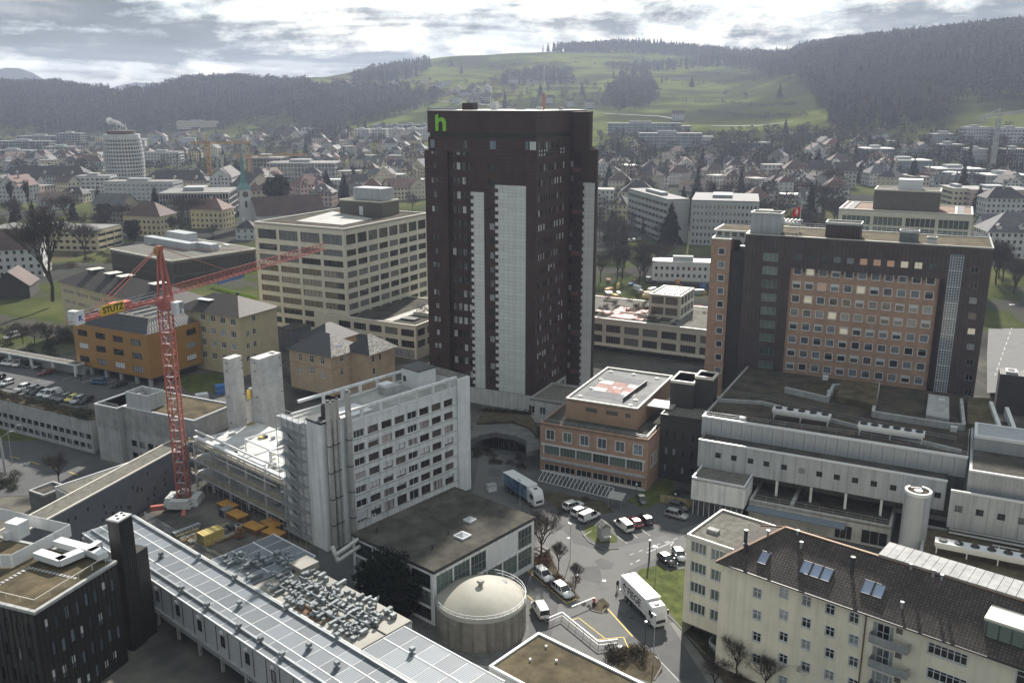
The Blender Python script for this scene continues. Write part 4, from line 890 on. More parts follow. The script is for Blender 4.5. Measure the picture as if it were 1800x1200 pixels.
# ------------------------------------------------------------------ brick operating block with helipad, dark block beside it
def heli():
	O = at(1140, 772.5, 11.4); t = Bld('helipad_block', 'brick operating block with roof helipad and row of white-framed windows', 'building', O, 26); r = t.root
	Q, Z, P = 24.2, 11.4, 22
	big = []
	for x in (967, 997, 1027, 1058, 1090, 1122): c, z = t.hq(x, 770); big.append((t.hq(x, 770)[0] - .95, t.hq(x, 770)[0] + .95, 7.7, 9.9))
	zs0, zs1 = 4.35, 6.3; strip = []
	cs = [lerp(.9, Q - .9, i / 6) for i in range(7)]
	for a, b_ in zip(cs, cs[1:]): strip.append((a + .12, b_ - .12, zs0, zs1))
	low = [(a + .15, b_ - .15, .5, 2.0) for a, b_ in zip(cs, cs[1:])]
	t.wall('q', 0, 0, Q, 0, Z - .3, big + strip + low, 'brick', .3, name='front_wall')
	for o in big: t.win('q', 0, o, n=2, fm='white_metal', gm='glass_green' if o[0] % 1 > .5 else 'glass_blue', border=.14, depth=.22)
	for o in strip: t.win('q', 0, o, n=5, fm='galv', gm='glass_green', fw=.045)
	for o in low: t.win('q', 0, o, n=3, fm='white_metal', gm='glass_dark')
	t.box('sill_band', -.14, .02, .5, Q - .3, zs1 + .05, zs1 + .4, 'white_metal'); t.box('sill_band', -.3, .02, .5, Q - .3, 2.9, 3.4, 'grey_panel'); t.box('sill_band', -.1, .02, .3, Q - .3, 0, .4, 'white_metal')
	for c in cs: t.box('pilaster', -.1, .02, c - .12, c + .12, zs0 - .1, zs1 + .05, 'white_metal')
	ow = [(2.2, 3.8, 4.3, 7.0), (4.7, 6.2, 4.3, 7.0)]
	t.wall('p', 0, 0, P, 0, Z - .3, ow, 'brick', .3, name='side_wall'); [t.win('p', 0, o, n=1, gm='glass_green', border=.1) for o in ow]
	t.wall('p', Q, 0, P, 0, Z - .3, (), 'brick'); t.roof(0, P, 0, Q, Z, 'gravel_dark', .35, 'brick', .3)
	t.rail([(.5, .5), (.5, Q - .5), (18, Q - .5)], Z, .7, 'galv', 2.4); t.rail([(.5, .5), (8, .5)], Z, .7, 'galv', 2.4)
	# helipad storey
	p1, q1 = t.px(1121, 717.5, 15.8); q2 = t.px(996, 697.5, 15.8)[1]; p2 = t.px(1062.5, 643.7, 15.8)[0]; ZZ = 15.8
	ops = []
	for x0, x1 in ((1029, 1049), (1065, 1086), (1099, 1108)): a = t.hq(x0, 735, p1)[0]; b_ = t.hq(x1, 735, p1)[0]; ops.append((b_, a, 13.3, 14.3))
	t.wall('q', p1, q1, q2, Z - .4, ZZ - .3, ops, 'terracotta', .3, name='pad_wall'); [t.box('louvre', p1 + .12, p1 + .2, o[0], o[1], o[2], o[3], 'beige_dark') for o in ops]
	t.wall('p', q1, p1, p2, Z - .4, ZZ - .3, (), 'terracotta', name='pad_wall'); t.wall('p', q2, p1, p2, Z - .4, ZZ - .3, (), 'terracotta', name='pad_wall'); t.wall('q', p2, q1, q2, Z - .4, ZZ - .3, (), 'terracotta', name='pad_wall')
	t.roof(p1, p2, q1, q2, ZZ, 'membrane', .45, 'cream_parapet', .3, pn='pad_parapet')
	zr = ZZ - .45
	c = [t.px(x, y, zr) for x, y in ((1098, 707), (1028, 693), (1069, 656), (1146, 672))]
	MB().poly([(*q, zr + .03) for q in c]).build('pad_surface', 'helipad_grey', r)
	# red cross on white squares, H in the middle
	k = [t.px(x, y, zr) for x, y in ((1114, 697.5), (1040, 685), (1060, 668), (1130, 679))]
	A = Vector((*k[0], 0)); U = Vector((*k[1], 0)) - A; V = Vector((*k[3], 0)) - A
	def cell(u0, u1, v0, v1, z): return [tuple(A + U * u + V * v + Vector((0, 0, z))) for u, v in ((u0, v0), (u1, v0), (u1, v1), (u0, v1))]
	z = zr + .05; w = MB()
	for u, v in ((0, 0), (.68, 0), (0, .68), (.68, .68)): w.poly(cell(u, u + .32, v, v + .32, z))
	w.build('pad_marking', 'white_paint', r)
	x = MB(); x.poly(cell(.34, .66, 0, 1, z)).poly(cell(0, .335, .34, .66, z)).poly(cell(.665, 1, .34, .66, z)); x.build('pad_cross', 'red_paint', r)
	hh = MB(); zz = z + .02; hh.poly(cell(.40, .46, .40, .60, zz)).poly(cell(.54, .60, .40, .60, zz)).poly(cell(.461, .539, .47, .53, zz)); hh.build('pad_letter', 'white_paint', r)
	for x_, y_ in ((1020, 697), (1040, 683), (1056, 668), (1074, 654), (1114, 659), (1155, 666), (1108, 713), (1117, 704)):
		p, q = t.px(x_, y_, zr); b = MB(); b.box(p - .5, p + .5, q - .12, q + .12, zr, zr + .25); b.box(p - .12, p + .12, q - .5, q + .5, zr, zr + .26); b.cyl(p, q, .12, zr + .26, zr + .45, 8); b.build('pad_lamp', 'white_metal', r)
	p, q = t.px(1095, 706, zr); p3, q3 = t.px(1137, 675, zr); b = MB(); b.bar((p, q, zr + .5), (p3, q3, zr + .5), .12, .9); b.build('wind_wall', 'dark_metal', r)
	# dark block to the right with a stair head
	d = Bld('dark_block', 'black-clad block between the helipad building and the long grey building', 'building', t.W(7.9, 0, 0), 26); r = d.root
	oQ = [(-c_ - .35, -c_ + .35, z_, z_ + 1.6) for z_ in (9.4, 5.6, 1.8) for c_ in (1.5, 3.2, 5.2, 7.2, 9.0, 11.2)]
	d.wall('q', 0, -14.5, 0, 0, 14.2, oQ, 'dark_clad', name='front_wall'); [d.win('q', 0, o, fm='dark_metal', gm='glass_dark') for o in oQ]
	d.wall('p', -14.5, 0, 16, 0, 14.2, (), 'dark_clad', name='side_wall'); d.wall('p', 0, 0, 16, 0, 14.2, (), 'dark_clad', name='side_wall'); d.roof(0, 16, -14.5, 0, 14.5, 'gravel', .3, 'dark_metal', .25)
	p0, q0 = d.px(1143, 690, 14.5); d.box('roof_deck', 3, 8, -1.5, 6, 14.5, 14.8, 'light_roof')
	for (nm, xa, ya, xb, yb, dep, z1) in (('stair_head', 1179, 667, 1220, 672.5, 7.0, 20.2), ('stair_head', 1222, 660, 1257, 661, 4.5, 21.4)):
		a = d.px(xa, ya, z1); b_ = d.px(xb, yb, z1); p0 = min(a[0], b_[0]); q0, q1 = b_[1], a[1]
		MB().box(p0, p0 + dep, q0, q1, 14.2, z1 - .3).build(nm, 'dark_clad', r); d.roof(p0 - .05, p0 + dep + .05, q0 - .05, q1 + .05, z1, 'gravel', .3, 'cream_parapet', .35)
heli()
# ------------------------------------------------------------------ tall brick ward block
def brick_block():
	O = at(1747.7, 435.8, 47.8); t = Bld('ward_block', 'brick ward block framed by dark purple cladding with grid of windows', 'building', O, 25); r = t.root
	Z = 47.8; QL = t.hq(1311, 411)[0]; qa = t.hq(1652.4, 490)[0]; qb = t.hq(1389, 471)[0]; DP = 17
	zb = 10.0; ztopbrick = t.hq(1520, 480)[1]
	# brick field: 11 columns, windows surveyed from its four corner windows
	tl = t.hq(1401.5, 477); tr = t.hq(1636, 495.5); bl = t.hq(1393, 667.5); br = t.hq(1621, 698.5)
	rowz = [lerp(tl[1], bl[1], i / 8) for i in range(9)] 
	cq = [lerp(tl[0], tr[0], i / 10) for i in range(11)]
	fh = (tl[1] - bl[1]) / 8; rowz.append(rowz[-1] - fh)
	ops = [(c - .85, c + .85, z - .8, z + .8) for z in rowz for c in cq]
	t.wall('q', .5, qa, qb, zb, ztopbrick, ops, 'brick', .25, name='brick_field')
	lit = {(0, 1): 'lit_room', (2, 1): 'lit_room', (1, 5): 'lit_room', (3, 3): 'lit_room', (1, 2): 'lit_orange', (4, 4): 'lit_room'}
	for i, o in enumerate(ops):
		k = (i // 11, i % 11); g = lit.get((k[0], 10 - k[1]) if cq[0] < cq[-1] else k, 'glass_brick')
		t.win('q', .5, o, n=1, transom=.72 if i % 2 else 0, fm='white_metal', gm=g, border=.12, fw=.06, depth=.2, blind=rnd.choice([0, 0, 0, .25, .4]))
	# upper dark band with its own window row
	z0 = rowz[0] + fh
	up = [(c - .8, c + .8, z0 - .75, z0 + .75) for c in cq]
	t.wall('q', 0, qa - 1.6, qb + 1.6, ztopbrick, Z - .2, up, 'purple_clad', .3, name='clad_band')
	for i, o in enumerate(up): t.win('q', 0, o, n=2 if i % 3 == 0 else 1, fm='dark_metal', gm=('lit_orange' if i in (5, 6, 7) else ('lit_room' if i in (8, 9) else 'glass_brick')), fw=.05)
	for c in [(a + b_) / 2 for a, b_ in zip(cq, cq[1:])]: t.box('drip_fin', 0, .5, c - .12, c + .12, ztopbrick - .9, ztopbrick, 'dark_metal')
	t.box('band_soffit', 0.02, .5, qa, qb, ztopbrick, ztopbrick + .1, 'dark_metal')
	# left dark part with broad windows
	lw = []
	for i in range(10): q, z = t.hq(1354.5 - 1.1 * i, 452 + 23.6 * i); lw.append((q - 1.75, q + 1.75, z - .95, z + .95))
	t.wall('q', 0, qb + 1.6, QL, zb, Z - .2, lw, 'purple_clad', .3, name='left_cladding'); [t.win('q', 0, o, n=3, fm='galv', gm='glass_green', fw=.06) for o in lw]
	MB().box(0, .5, qb - .004, qb + 1.6, zb - t.zb, ztopbrick).build('reveal_wall', 'purple_clad', r)
	# right dark part: stair glazing and small windows
	s0, s1 = t.hq(1683, 540)[0], t.hq(1660, 540)[0]
	rw = []
	for i in range(9): q, z = t.hq(1713.5 - 1.5 * i, 474.5 + 27 * i); rw.append((q - .75, q + .75, z - .7, z + .7))
	t.wall('q', 0, 0, s0, zb, Z - .2, rw, 'purple_clad', .3, name='right_cladding'); [t.win('q', 0, o, n=2, fm='galv', gm='glass_dark' if i != 4 else 'lit_room', fw=.06) for i, o in enumerate(rw)]
	t.wall('q', 0, s1, qa, zb, ztopbrick, (), 'purple_clad', name='right_cladding'); t.wall('q', 0, s0, s1 if s1 < qa - 1.6 else qa - 1.6, Z - 1.8, Z - .2, (), 'purple_clad', name='right_cladding')
	if s1 < qa - 1.6: t.wall('q', 0, s1, qa - 1.6, ztopbrick, Z - .2, (), 'purple_clad', name='right_cladding')
	MB().box(0, .5, qa - 1.6, qa + .004, zb, ztopbrick - .01).build('reveal_wall', 'purple_clad', r)
	b = MB(); n = 10; hz = (Z - 2.0 - zb) / n; b.poly([(.1, s0, zb), (.1, s1, zb), (.1, s1, Z - 1.8), (.1, s0, Z - 1.8)], 1); b.build('stair_glass', ['galv', 'glass_blue'], r)
	gm_ = MB(); wq = (s1 - s0)
	for i in range(6): gm_.box(-.02, .09, i * wq / 5 - .04, i * wq / 5 + .04, 0, hz)
	for j in range(6): gm_.box(-.02, .09, .04, wq - .04, j * hz / 6, j * hz / 6 + (.16 if j == 0 else .05))
	gm_ = gm_.mesh('stair_grille', ['white_metal'])
	for i in range(n): inst(gm_, 'stair_grille', r, (0, s0, zb + i * hz))
	t.wall('p', 0, 0, DP, zb, Z - .2, (), 'purple_clad', name='side_wall'); t.wall('q', DP, 0, QL, zb, Z - .2, (), 'purple_clad', name='rear_wall'); t.wall('p', QL, 0, DP, zb, Z - .2, (), 'purple_clad', name='side_wall')
	t.roof(0, DP, 0, QL, Z, 'moss_roof', .25, 'parapet_metal', .3); t.rail([(.6, .5), (DP - .5, .5), (DP - .5, QL - 1)], Z, 1.0, 'white_metal', 2.5)
	b1 = t.px(1450, 410, Z); 
	for nm, xa, xb, ya, dep, h, m in (('plant_room', 1318, 1371, 411, 5, 4.4, 'grey_panel'), ('plant_room', 1450, 1512, 416, 5, 3.0, 'purple_clad'), ('roof_unit', 1580, 1614, 425, 2.5, 2.0, 'duct'), ('roof_unit', 1630, 1646, 424, 1.2, .9, 'white_metal')):
		a = t.px(xa, ya, Z); q0 = t.hq(xb, ya, 3)[0]; q1 = t.hq(xa, ya, 3)[0]; t.box(nm, 3, 3 + dep, q0, q1, Z - .3, Z + h, m); t.roof(2.9, 3.1 + dep, q0 - .1, q1 + .1, Z + h + .3, 'gravel_dark', .25, 'galv', .2, name='plant_roof', pn='plant_parapet')
	q = t.hq(1400, 405, 4)[0]; b = MB()
	for i in range(7): b.box(4, 10, q + i * .9, q + i * .9 + .25, Z + 2.6, Z + 2.8)
	for p_ in (4.2, 9.8): b.box(p_ - .15, p_ + .15, q - .5, q + 6.5, Z + 2.3, Z + 2.6); b.bar((p_, q, Z), (p_, q, Z + 2.3), .2); b.bar((p_, q + 6, Z), (p_, q + 6, Z + 2.3), .2)
	b.build('roof_pergola', 'white_metal', r)
	# left brick stair wing, set back behind the corner
	wq0 = QL + 5.4; pw = 0.6
	zt = t.hq(1251, 420, 2.0)[1]; qL = t.hq(1251, 420, 2.0)[0]; qR = t.hq(1285, 423, 2.0)[0]
	wo = []
	for i in range(10): q, z = t.hq(1268.5 - .75 * i, 442 + 23.2 * i, 2.0); wo.append((q - .75, q + .75, z - .75, z + .75))
	t.wall('q', 2.0, qR, qL, zb - 4, zt, wo, 'brick', .25, name='stair_wing'); [t.win('q', 2.0, o, border=.12, gm='glass_brick', depth=.2) for o in wo]
	t.wall('p', qR, 2.0, 14, zb - 4, zt, (), 'brick', name='stair_wing'); t.wall('p', qL, 2.0, 14, zb - 4, zt, (), 'brick', name='stair_wing'); t.roof(2.0, 14, qR, qL, zt + .3, 'gravel', .3, 'cream_parapet', .3)
	t.box('recess_wall', 2.6, 14, QL, qR, zb - 4, Z - 5.0, 'dark_clad'); t.box('roof_terrace', 5, 16, QL, qL + .5, Z - 2.4, Z - 2.0, 'white_panel'); t.box('terrace_roof_edge', 5.2, 15.8, QL + .1, qL + .3, Z - .6, Z - .2, 'cream_parapet'); t.box('terrace_planting', 5.6, 15, QL + .5, qL - .2, Z - .2, Z - .1, 'moss_roof')
	ops = spread_ops(QL + 2, qL - 1, 4, 1.3, Z - 1.9, Z - .7); t.wall('q', 6, QL, qL, Z - 2, Z - .6, ops, 'white_panel', name='terrace_wall'); [t.win('q', 6, o, gm='glass_green') for o in ops]
	# flag
	f = t.px(1405, 384, Z); w = t.W(9, t.hq(1405, 400, 9)[0], Z + .0)
	fl = empty('flagpole', (w.x, w.y, Z)); tag(fl, 'red flag with white cross flying on a pole above the ward block', 'flag')
	MB().cyl(0, 0, .06, 0, 6.0, 8).build('pole', 'white_metal', fl)
	nx, nz = 12, 8; b = MB()
	for i in range(nx + 1):
		for j in range(nz + 1): u = i / nx; v = j / nz; b.v.append((-2.0 * u + .1, .25 * math.sin(u * 7) * u, 3.9 + 1.9 * v - .75 * u * u))
	cross = lambda i, j: (3.5 < i + .5 < 8.2 and 2.9 < j + .5 < 5.1) or (4.8 < i + .5 < 7.1 and 1.4 < j + .5 < 6.6)
	for i in range(nx):
		for j in range(nz): k = i * (nz + 1) + j; b.f.append((k, k + nz + 1, k + nz + 2, k + 1)); b.m.append(1 if cross(i, j) else 0)
	mat('flag_red', (.55, .03, .035), .7, .05); b.build('flag_cloth', ['flag_red', 'white_metal'], fl)
brick_block()
# ------------------------------------------------------------------ long grey building in front of the ward block
def chiller(name, label, p, q, z, L, n, frame_bld, legs=3):
	w = frame_bld.W(p, q, z); c = empty(name, (w.x, w.y, z), math.pi / 2 - frame_bld.a - math.pi / 2); tag(c, label, 'chiller', 'white rooftop chillers')
	MB().box(0, L, -1.1, 1.1, 1.5, 2.1).box(.2, L - .2, -.9, .9, 1.0, 1.5).build('casing', 'white_metal', c)
	fan = MB().cyl(0, 0, .72, 0, .22, 18, 0, r1=.66).cyl(0, 0, .55, .22, .25, 18, 1).mesh('fan', ['dark_metal', 'black'])
	for i in range(n): inst(fan, 'fan', c, (L * (i + .5) / n, 0, 2.1))
	lg = MB().bar((0, -.9, 0), (0, -.9, 1.5), .18).bar((0, .9, 0), (0, .9, 1.5), .18).bar((0, -.9, 1.4), (0, .9, 1.4), .14).mesh('leg', ['white_metal'])
	for i in range(legs): inst(lg, 'leg', c, (lerp(.4, L - .4, i / (legs - 1)), 0, 0))
def grey_building():
	O = at(1701, 805, 16.1); t = Bld('grey_building', 'long low grey panel building with brown planted roofs below the ward block', 'building', O, 27); r = t.root
	Q, Z = 48.5, 16.1; O2 = t.px(1665, 846, 13.2); pf = O2[0]
	t.box('lower_core', .3, 40, 0, Q, 3, Z - 1.0, 'grey_panel')
	# upper wall of panels
	n = 24; pm = MB().box(-.05, .3, .03, Q / n - .03, 0, Z - 12.4).mesh('panel', ['grey_panel'])
	for i in range(n): inst(pm, 'panel', r, (0, Q * i / n, 12.3))
	t.box('parapet', -.12, .5, -.1, Q, Z - .12, Z + .25, 'white_metal'); t.box('parapet', .5, 40, Q - .4, Q, Z - .4, Z + .2, 'parapet_metal')
	t.box('roof', .5, 40, 0, Q - .4, Z - .4, Z - .2, 'brown_roof')
	# projecting gallery with small windows, on columns
	q0 = O2[1]; QG = t.px(1232.5, 767.5, 13.2)[1]; ZG = 13.2; z0 = 7.6
	ops = []
	for x, y in ((1262, 800), (1290, 805), (1319, 810), (1347, 815), (1378, 821), (1409, 827), (1440, 833), (1471, 838.5), (1503, 844), (1536, 850), (1570, 857)):
		q, z = t.hq(x, y, pf); ops.append((q - .55, q + .55, z - .55, z + .55))
	q, z = t.hq(1648, 870, pf); ops.append((q - .55, q + .55, z - .55, z + .55))
	t.wall('q', pf, q0, QG, z0, ZG, ops, 'grey_panel', .3, name='gallery_wall'); [t.win('q', pf, o, fm='dark_metal', gm='glass_dark', n=2, fw=.06) for o in ops]
	for i in range(1, 19): q = lerp(q0, QG, i / 19); t.box('panel_joint', pf - .012, pf + .01, q - .02, q + .02, z0, ZG - .2, 'dark_metal')
	t.wall('p', q0, pf, 1, z0, ZG, (), 'grey_panel', name='gallery_wall'); t.wall('p', QG, pf, 1, z0, ZG, (), 'grey_panel', name='gallery_wall')
	t.box('gallery_parapet', pf - .1, pf + .35, q0 - .1, QG, ZG - .1, ZG + .2, 'white_metal'); t.box('gallery_roof', pf + .35, .0, q0, QG, ZG - .9, ZG - .7, 'gravel_dark'); t.box('gallery_floor', pf + .1, 0, q0, QG, z0 - .1, z0 + .2, 'dark_concrete')
	for x in (1364, 1425, 1487, 1551): q = t.hq(x, 870, pf + .3)[0]; t.box('column', pf + .2, pf + .65, q - .22, q + .22, 3.5, z0, 'off_white')
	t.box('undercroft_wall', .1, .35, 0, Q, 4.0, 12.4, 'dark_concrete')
	# right part: ribbed wall standing forward
	p2 = t.px(1705, 826, 16.4)[0]
	t.box('ribbed_block', p2, 24, -34, -.35, 12.0, 16.2, 'grey_rib'); b = MB()
	for i in range(56): b.box(p2 - .08, p2, -34 + i * .6, -34 + i * .6 + .12, 12.6, 16.0)
	b.build('wall_ribs', 'grey_panel', r, kind='stuff'); t.box('ribbed_parapet', p2 - .12, p2 + .4, -34, -.3, 16.2, 16.5, 'white_metal'); t.box('ribbed_roof', p2 + .4, 24, -34, -.8, 16.2, 16.3, 'gravel_dark')
	p3 = t.px(1672, 862, 13.0)[0]; qs = t.hq(1672, 862, p3)[0]; o3 = []
	for x, y in ((1685, 894), (1722, 901), (1760, 908.5), (1797, 916)): q, z = t.hq(x, y, p3); o3.append((q - .6, q + .6, z - .6, z + .6))
	t.wall('q', p3, -34, qs, 6.2, 13.0, o3, 'grey_panel', .3, name='gallery_wall'); [t.win('q', p3, o, n=2, fm='dark_metal', gm='glass_dark') for o in o3]
	for i in range(14): q = qs - 2.4 * i - 1.2; t.box('panel_joint', p3 - .012, p3 + .01, q - .02, q + .02, 6.2, 12.8, 'dark_metal')
	t.box('gallery_parapet', p3 - .1, p3 + .35, -34, qs + .05, 12.9, 13.2, 'white_metal'); t.box('gallery_roof', p3 + .35, p2, -34, qs, 12.2, 12.4, 'gravel_dark'); t.wall('p', qs, p3, pf + .1, 6.2, 13.0, (), 'grey_panel', name='gallery_wall')
	t.box('service_base', p3 + .8, p2, -34, qs - .3, 2.0, 6.2, 'dark_concrete')
	for z in (4.2, 5.0, 5.7): t.box('louvre_rail', p3 + .2, p3 + .5, -34, qs - .5, z, z + .28, 'white_metal')
	t.box('white_penthouse', 4.5, 12, -16, -.8, 16.2, 19.0, 'grey_rib'); t.roof(4.4, 12.1, -16.1, -.7, 19.2, 'gravel_dark', .25, 'white_metal', .5)
	# raised roof pieces and parapets on the brown roof
	def strip_wall(pts, z0, z1, w, m='concrete', nm='roof_kerb'):
		b = MB()
		for a, c in zip(pts, pts[1:]): A = t.px(*a, z1); C = t.px(*c, z1); b.bar((*A, (z0 + z1) / 2), (*C, (z0 + z1) / 2 + .002), w, z1 - z0)
		b.build(nm, m, r)
	strip_wall([(1260, 700), (1340, 705), (1500, 745), (1690, 790)], 15.9, 16.6, .5)
	strip_wall([(1380, 680), (1455, 697), (1465, 675), (1545, 672), (1535, 722), (1662, 742), (1695, 745), (1690, 700)], 15.9, 17.2, .6)
	a = t.px(1465, 690, 17.6); 
	P4 = [t.px(x, y, 17.3) for x, y in ((1470, 695), (1540, 712), (1545, 673), (1480, 668))]; MB().prism(P4, 15.8, 17.3).build('raised_roof', 'moss_roof', r)
	P4 = [t.px(x, y, 16.4) for x, y in ((1627, 732), (1668, 740), (1668, 700), (1632, 695))]; MB().prism(P4, 15.8, 16.8).build('stone_roof', 'concrete', r)
	P4 = [t.px(x, y, 16.6) for x, y in ((1700, 745), (1760, 760), (1745, 702), (1700, 700))]; MB().prism(P4, 15.8, 16.9).build('raised_roof', 'moss_roof', r)
	strip_wall([(1742, 705), (1765, 770)], 16, 17.8, .7, 'white_panel'); strip_wall([(1770, 715), (1790, 770)], 16, 17.8, .7, 'white_panel'); strip_wall([(1735, 765), (1800, 775)], 16, 17.2, .5, 'white_panel')
	t.rail([t.px(1260, 690, 16), t.px(1345, 704, 16), t.px(1500, 741, 16), t.px(1680, 778, 16)], 16.1, 1.0, 'galv', 3.0); t.rail([t.px(1238, 731, 16), t.px(1350, 746, 16), t.px(1500, 766, 16), t.px(1700, 803, 16)], 16.1, .9, 'galv', 3.0)
	for x, y in ((1310, 742), (1455, 668), (1463, 695), (1682, 759), (1660, 710)): p, q = t.px(x, y, 16); t.box('roof_unit', p, p + .9, q, q + 1.2, 15.8, 16.9, 'white_metal')
	for (x, y, n, L) in ((1459, 747, 5, 11.2), (1624, 778, 6, 11.8)):
		p, q = t.px(x, y, 16.0); chiller('rooftop_chiller', 'long white fan chiller on the brown roof, the %s one' % ('left' if n == 5 else 'right'), p, q + L, 15.9, L, n, t)
	# round stair drum
	c = at(1614.5, 862, 13.4); d = empty('stair_drum', (c.x, c.y, 0)); tag(d, 'round grey stair drum with open top in front of the grey building', 'stair tower')
	MB().cyl(0, 0, 2.15, 0, 13.2, 36).build('drum_wall', 'grey_panel', d, smooth=False); MB().cyl(0, 0, 1.75, 13.2, 13.24, 30).build('drum_floor', 'soil', d); b = MB()
	for i in range(30):
		g0, g1 = 6.2832 * i / 36 + 1.9, 6.2832 * (i + 1) / 36 + 1.9; q = [(2.18, g0), (2.18, g1), (1.75, g1), (1.75, g0)]; b.prism([(a * math.cos(g), a * math.sin(g)) for a, g in q], 13.0, 13.55)
	b.build('drum_rim', 'white_metal', d); MB().cyl(0, 0, .7, 13.2, 13.5, 20).build('roof_light', 'white_metal', d)
	# low buildings in front
	O = at(1310, 855, 8.0); w = Bld('entrance_block', 'pale concrete box with gravel roof over a glazed entrance', 'building', O, 27); QQ = w.px(1219, 834, 8)[1]; PP = w.px(1321, 831, 8)[0]
	w.shell(0, PP, 0, QQ, 3.4, 7.7, 'off_white'); w.roof(0, PP, 0, QQ, 8.0, 'gravel', .35, 'white_metal', .3); w.box('glazed_front', .6, .7, .3, QQ - .3, 0, 3.4, 'glass_dark'); w.box('soffit', .02, PP, .02, QQ, 3.2, 3.42, 'dark_concrete')
	for i in range(10): q = lerp(.4, QQ - .4, i / 9); w.box('mullion', .5, .62, q - .05, q + .05, 0, 3.3, 'white_metal')
	O = at(1567, 925, 4.6); w = Bld('service_wing', 'low service wing with planted roof, railing and garage doors', 'building', O, 27); QQ = w.px(1318, 876, 4.6)[1]
	dr = []
	for xa, xb, y in ((1421, 1453, 925), (1467, 1498, 930), (1513, 1560, 945)): a = w.hq(xa, y)[0]; b_ = w.hq(xb, y)[0]; dr.append((b_, a, .3, 3.0))
	w.shell(0, 14, 0, QQ, 0, 4.3, 'concrete', (), dr, .4); [w.win('q', 0, o, n=3, fm='galv', gm='glass_dark') if i != 0 else w.box('shutter', .3, .36, o[0], o[1], o[2], o[3], 'grey_rib') for i, o in enumerate(dr)]
	w.roof(0, 14, 0, QQ, 4.6, 'brown_roof', .35, 'concrete', .5); w.rail([(1.0, .4), (1.0, QQ - .5)], 4.3, 1.0, 'galv', 2.4); w.box('canopy', -2.6, 0, QQ * .30, QQ, 3.3, 3.5, 'glass_blue'); w.box('roof_kerb', 1, 13, 17.2, 17.9, 4.3, 4.75, 'concrete')
	for i in range(16): inst(BUSH['brown'][i % 2], 'planting', w.root, (rnd.uniform(2, 8), rnd.uniform(1, 17), 4.2), i, (.9, .9, .6))
	O = at(1612, 1000, 5.0); w = Bld('plant_roof', 'low plant building with dry planted roof behind the cream house', 'building', O, 27)
	w.shell(0, 18, -45, 0, 0, 4.6, 'concrete'); w.roof(0, 18, -45, 0, 5.0, 'moss_roof', .3, 'concrete', .5)
	chiller('rooftop_chiller', 'long white fan chiller on the low planted roof behind the cream house', *[v + (8.6 if i else 0) for i, v in enumerate(w.px(1742, 985, 5))], 4.8, 14.5, 6, w, 4)
	chiller('rooftop_chiller', 'white fan chiller cut by the right edge of the picture', *w.px(1860, 1005, 5), 4.8, 6, 3, w, 3)
	b = MB(); p, q = w.px(1755, 975, 6)
	for i in range(4): b.bar((p + i * .5, q, 5), (p + i * .5, q, 7), .14, n=6); b.bar((p + i * .5, q - 3, 6 + .3 * i), (p + i * .5, q + 1, 6 + .3 * i), .14, n=6)
	b.build('pipework', 'white_metal', w.root)
	bx = Bld('cooling_house', 'small black box with two white fans beside the avenue', 'plant room', at(1752, 700, 4), 25, 4.0); bx.box('casing', 0, 6, -9, 0, 0, 10.6, 'dark_clad')
	for q in (-6.8, -2.6): bx.box('fan_unit', 1, 4.5, q - 1.3, q + 1.3, 10.6, 11.2, 'white_metal'); MB().cyl(2.7, q, .9, 11.2 - 4, 11.35 - 4, 16).build('fan', 'black', bx.root)
grey_building()
